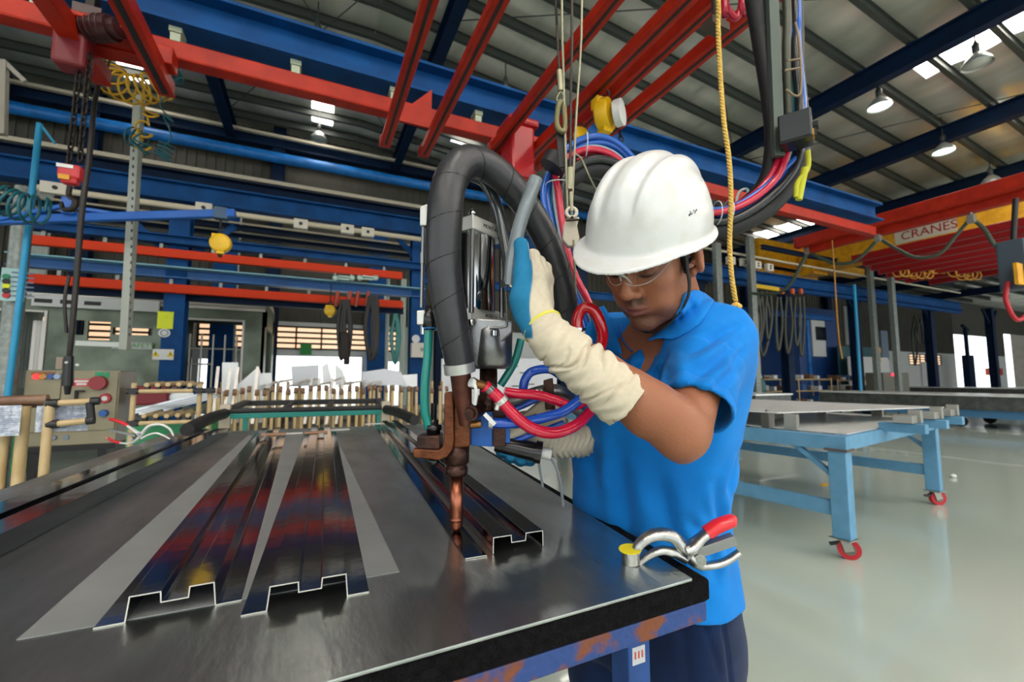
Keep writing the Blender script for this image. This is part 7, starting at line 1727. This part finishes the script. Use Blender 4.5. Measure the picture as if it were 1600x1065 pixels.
def offs(i, n_, o): 
    t = i/(n_-1); s_ = 1.0; c, s2 = (1, 0)
    ang = math.radians(0 if i < 5 else (90 if i < 8 else (140 if i < 11 else (115 if i < 13 else 180)))); ca, sa = math.cos(ang), math.sin(ang)
    return (o[0]*ca+o[1]*sa, -o[0]*sa*1+o[1]*ca, o[2])
for nm_, mm, o, r_, lb in hoses:
    pts = []
    for i, (px, py, d) in enumerate(core[:14] if nm_ in ('red', 'grey') else core): pts.append(bun(px, py, d, offs(i, len(core), o)))
    if len(pts) > 14: pts.append(pts[-1]+np.array([0, 0, 1.3]))
    b = MB(); b.tube(pts, r_, 12, sub=7); tag(b.build('bundle_hose', mm), lb, 'hose')
for off, r_, lb, dm in (((.03, -.045, .03), .026, 'thick black corrugated cable under the hose bundle right of the hard hat', 0), ((.012, -.030, .0), .012, 'smooth black cable just below the crimson hoses', 0)):
    pts = []
    for i, (px, py, d) in enumerate(core):
        if i < 4: continue
        cc_ = (0, 0)
        f = 1.0 if i >= 10 else .9
        ox = (0.028 if 5 <= i <= 6 else 0.0); 
        pts.append(bun(px, py, d, ((off[0] if i > 10 else .02)*f, off[1]*f-(.0 if i > 7 else .015), off[2])))
    pts.append(pts[-1]+np.array([0, 0, 1.3]))
    b = MB(); b.tube(pts, r_, 14, sub=7); tag(b.build('black_cable', m_black if r_ > .02 else mat('cable_gloss', '#202224', rough=.25)), lb, 'cable')
for (px, py, d, ax) in ((1120, 330, 1.26, RT), (1138, 328, 1.26, RT), (872, 285, 1.17, UP), (915, 224, 1.22, RT)):
    b = MB(); b.torus(PD(px, py+3, d), .034, .0016, ax, 24, 6); tag(b.build('cable_tie', mat('tie_white', '#cfd3d4', rough=.5)), {1120: 'cable tie round the bundle right beside the hard hat', 1138: 'cable tie round the bundle next to the yellow rope', 872: 'tie on the descending part of the blue hoses', 915: 'pale tie at the top of the hose arc'}[px], 'cable tie')
b = MB(); b.tube([PD(862, 262, 1.14), PD(872, 246, 1.14)], .036, 16, sub=1); tag(b.build('tape_wrap', m_black), 'black tape wrapped round the blue hoses left of the arc', 'tape')
b = MB(); b.tube([PD(897, 240, 1.15), PD(908, 248, 1.15), PD(920, 275, 1.16), PD(932, 298, 1.2)], .0032, 8); tag(b.build('thin_cable', m_wire), 'thin pale cable looping down behind the hard hat crown', 'cable')
# black junction box on the hanging conduits
jb = thing('junction_box', 'black junction box on the hanging conduits, top right of the hard hat', 'junction box', PD(1243, 205, 1.2))
f_ = -FWH*.8-RT*.6; f_ /= np.linalg.norm(f_); s_ = np.cross((0, 0, 1), f_); Rj = np.stack([s_, -f_, (0, 0, 1)], 1)
b = MB(); b.box(PD(1243, 205, 1.2), (.078, .07, .082), Rj); b.build('case', m_blk, jb, bev=.004)
cj = PD(1243, 205, 1.2); b = MB(); b.box(cj+f_*.037, (.070, .004, .074), Rj); b.build('lid', mat('lid_slate', '#1c272b', rough=.4), jb, bev=.001)
b = MB(); q_ = cj-s_*0+np.array([0, 0, 0]); side = s_ if (s_@RT) > 0 else -s_; b.cyl(cj+side*.036, cj+side*.052, .012, n=10); b.box(cj+side*.042-[0, 0, .02], (.012, .02, .02), Rj); b.build('socket', m_black, jb)
b = MB(); b.box(cj+side*.0402-[0, 0, .022], (.004, .03, .018), Rj); b.build('yellow_tag', m_yel, jb)
m_con = mat('conduit_olive', '#4b4f45', rough=.5, metal=.3)
b = MB(); b.bar(PD(1204, -60, 1.3)+(PD(1204, -60, 1.3)-PD(1216, 245, 1.24))*2.4, PD(1216, 245, 1.24), .030, .02, up=FWH); tag(b.build('conduit_bar', mat('conduit_pale', '#525d57', rough=.5, metal=.3), bev=.002), 'pale flat conduit bar leading down to the junction box', 'conduit')
b = MB(); b.tube([PD(1170, -60, 1.32)+(PD(1170, -60, 1.32)-PD(1190, 60, 1.32))*7, PD(1170, -60, 1.32), PD(1190, 60, 1.32), PD(1205, 160, 1.30), PD(1208, 230, 1.29), PD(1196, 290, 1.3), PD(1150, 340, 1.3)], [.028, .028, .028, .026, .024, .028, .034], 14); tag(b.build('black_cable', m_black), 'broad black sleeve running down left of the pale conduit bar', 'cable')
b = MB(); b.tube([PD(1226, -60, 1.33)+np.array([0, 0, 1.5]), PD(1226, -60, 1.33), PD(1229, 80, 1.3), PD(1232, 180, 1.27)], .012, 10); tag(b.build('conduit_bar', m_con), 'round olive conduit just above the junction box', 'conduit')
b = MB(); b.tube([PD(1243, 35, 1.24), PD(1249, 70, 1.24), PD(1252, 130, 1.24), PD(1246, 150, 1.24), PD(1228, 140, 1.24)], .0035, 8); b.tube([PD(1230, 95, 1.24), PD(1250, 92, 1.24)], .003, 6); b.tube([PD(1226, 110, 1.24), PD(1251, 106, 1.24)], .003, 6); tag(b.build('thin_cable', mat('cord_tan', '#86745a', rough=.6)), 'thin tan cord tied round the conduits above the junction box', 'cord')
b = MB(); b.tube([PD(1262, 235, 1.2), PD(1262, 262, 1.2), PD(1246, 286, 1.2), PD(1244, 308, 1.2)], .007, 8); b.tube([PD(1258, 262, 1.2), PD(1248, 312, 1.2)], .009, 8); tag(b.build('yellow_straps', mat('strap_lime', '#b9b81e', rough=.6)), 'lime yellow strap dangling under the junction box', 'strap')
b = MB(); b.tube([PD(1132, -20, 1.5)+np.array([0, 0, 1.3]), PD(1132, -20, 1.5), PD(1132, 0, 1.5), PD(1136, 14, 1.5), PD(1150, 28, 1.5), PD(1158, 10, 1.5), PD(1158, -30, 1.5), PD(1158, -30, 1.5)+np.array([0, 0, 1.3])], .012, 12); tag(b.build('red_cable', mat('hose_crimson', '#c01338')), 'short crimson hose loop at the top edge beside the rope', 'hose')
b = MB(); b.cyl(PD(1118, -20, 1.6)+np.array([0, 0, 1.2]), PD(1121, 42, 1.6), .018, n=12); b.box(PD(1118, 42, 1.6), (.09, .05, .03)); tag(b.build('rail_bracket', mat('bracket_dark', '#50443c', rough=.5, metal=.5)), 'dark steel bracket at the top edge behind the rope', 'bracket')
b = MB(); b.tube([PD(1148, 325, 1.35), PD(1155, 300, 1.35), PD(1168, 296, 1.35), PD(1166, 312, 1.35)], .004, 8); tag(b.build('thin_cable', mat('cord_white', '#b8c4c0')), 'thin pale cable loop above the crimson hoses right of the rope', 'cable')
# hanging tools against the far wall, centre left
def hose_rack(px, py0, py1, y, n_, label, m, spread=8):
    t = thing('hose_cluster', label, 'hoses', PY(px, py0, y))
    for i in range(n_):
        a = px+random.uniform(-spread, spread); w_ = random.uniform(3, 8)
        b = MB(); b.tube([PY(a, py0, y), PY(a-w_, (py0+py1)/2, y), PY(a, py1+random.uniform(-8, 8), y), PY(a+w_, (py0+py1)/2, y), PY(a+2, py0, y)], .028, 8); b.build('hose_loop', m, t)
    return t
random.seed(5)
hose_rack(538, 468, 555, YB-.4, 4, 'dark tangle of hoses hanging left of centre against the windows', mat('hose_dark', '#22201f', rough=.5), 5)
hose_rack(585, 462, 560, YB-.4, 5, 'dark hose loops hanging near the blue centre column', MATS['hose_dark'], 12)
hose_rack(612, 490, 565, YB-.4, 3, 'thin teal and dark hoses beside the centre column', mat('hose_teal2', '#16756e'), 6)
b = MB(); c_ = PY(538, 540, YB-.4); b.box(c_, (.16, .12, .5)); b.box(c_+[.05, 0, -.2], (.1, .1, .3)); tag(b.build('hanging_tool', m_chain, bev=.02), 'dark hanging tool in front of the window band left of centre', 'tool')
for i, (px, py, y) in enumerate(((516, 485, YB-.2),)):
    t = thing('spring_balancer', 'small far yellow balancer below the lower red rail', 'balancer', PY(px, py, y)); balancer(t, PY(px, py, y), .9, -FWH); b = MB(); q = PY(px, py, y); b.cyl(q+[0, 0, .15], q+[0, 0, .5], .012, n=6); b.build('wire', m_chain, t)
m_pb = mat('pillbox_white', '#d9d2c6', rough=.5)
for i, (px, py, lb) in enumerate(((86, 293, 'white socket box on the cream conduit at the far left'), (318, 324, 'white socket box above the yellow balancer'), (470, 349, 'leftmost of the three white socket boxes right of the yellow balancer'), (543, 357, 'middle of the three white socket boxes right of the yellow balancer'), (575, 362, 'rightmost of the three white socket boxes right of the yellow balancer'))):
    y = YB-.25; p = PY(px, py, y); b = MB(); s_ = .12 if i != 0 else .18; b.bb(p[0]-s_, p[0]+s_, y, y+.1, p[2]-.09, p[2]+.09); o = tag(b.build('socket_box', m_pb, bev=.01), lb, 'socket box'); b = MB(); b.cyl((p[0], y, p[2]), (p[0], y-.02, p[2]), .03, n=12); b.build('socket_hole', m_black, o)
b = MB(); zc_ = PY(400, 339, YB-.2)[2]; b.cyl((XP(48, YB-.2, zc_), YB-.2, zc_), (XP(662, YB-.2, zc_), YB-.2, zc_), .05, n=12); tag(b.build('cream_conduit', m_cream), 'cream conduit pipe running along the deep blue beam with the socket boxes', 'conduit')
for i, (px, lb) in enumerate(((528, 'left'), (548, 'middle left'), (560, 'middle right'), (576, 'right'))):
    y = YB-.1; b = MB(); b.tube([PY(px, 455, y), PY(px-4, 478, y)], .035, 8, sub=1); tag(b.build('red_air_hose', mat('hose_rust', '#b04a34', rough=.5)), lb+' one of four short rust red hoses crossing the lower red rail', 'hose')
for i, (px, lb) in enumerate(((524, 'first from the left'), (550, 'second from the left'), (562, 'third from the left'), (587, 'fourth from the left'))):
    y = YB-.3; p = PY(px, 434, y); b = MB(); b.ball(p, .055); b.bar(p, p+[.25 if i % 2 == 0 else -.25, 0, 0], .05, .05); b.bar(p, (p[0], YB-.0, PY(400, 409, YB)[2]-.07), .03, .03); tag(b.build('trolley_wheel', mat('wheel_mint', '#b9d3c8', rough=.5)), 'pale trolley wheel below the upper red rail, '+lb, 'wheel')
c_ = PY(659, 546, 9.0); b = MB(); b.bb(c_[0]-.22, c_[0]+.2, 8.95, 9.08, c_[2]-.17, c_[2]+.14); o = tag(b.build('switch_box', m_pb, bev=.01), 'white switch box on the blue centre column beside the teal hose', 'switch box'); b = MB(); b.cyl((c_[0], 8.95, c_[2]), (c_[0], 8.92, c_[2]), .04, n=12); b.build('box_knob', m_grey, o)
p = PY(650, 529, 9.06); b = MB(); b.cyl((p[0], 9.08, p[2]), (p[0], 9.06, p[2]), .085, n=20); tag(b.build('round_sign', m_white), 'round white sign above the switch box on the centre column', 'sign')
p = PY(478, 543, WY-.1); b = MB(); b.bb(p[0]-.16, p[0]+.16, WY-.12, WY-.05, p[2]-.22, p[2]+.12); o = tag(b.build('green_sign', mat('sign_green', '#1c8a3c', rough=.5)), 'small green exit sign above the bright doorway', 'sign')
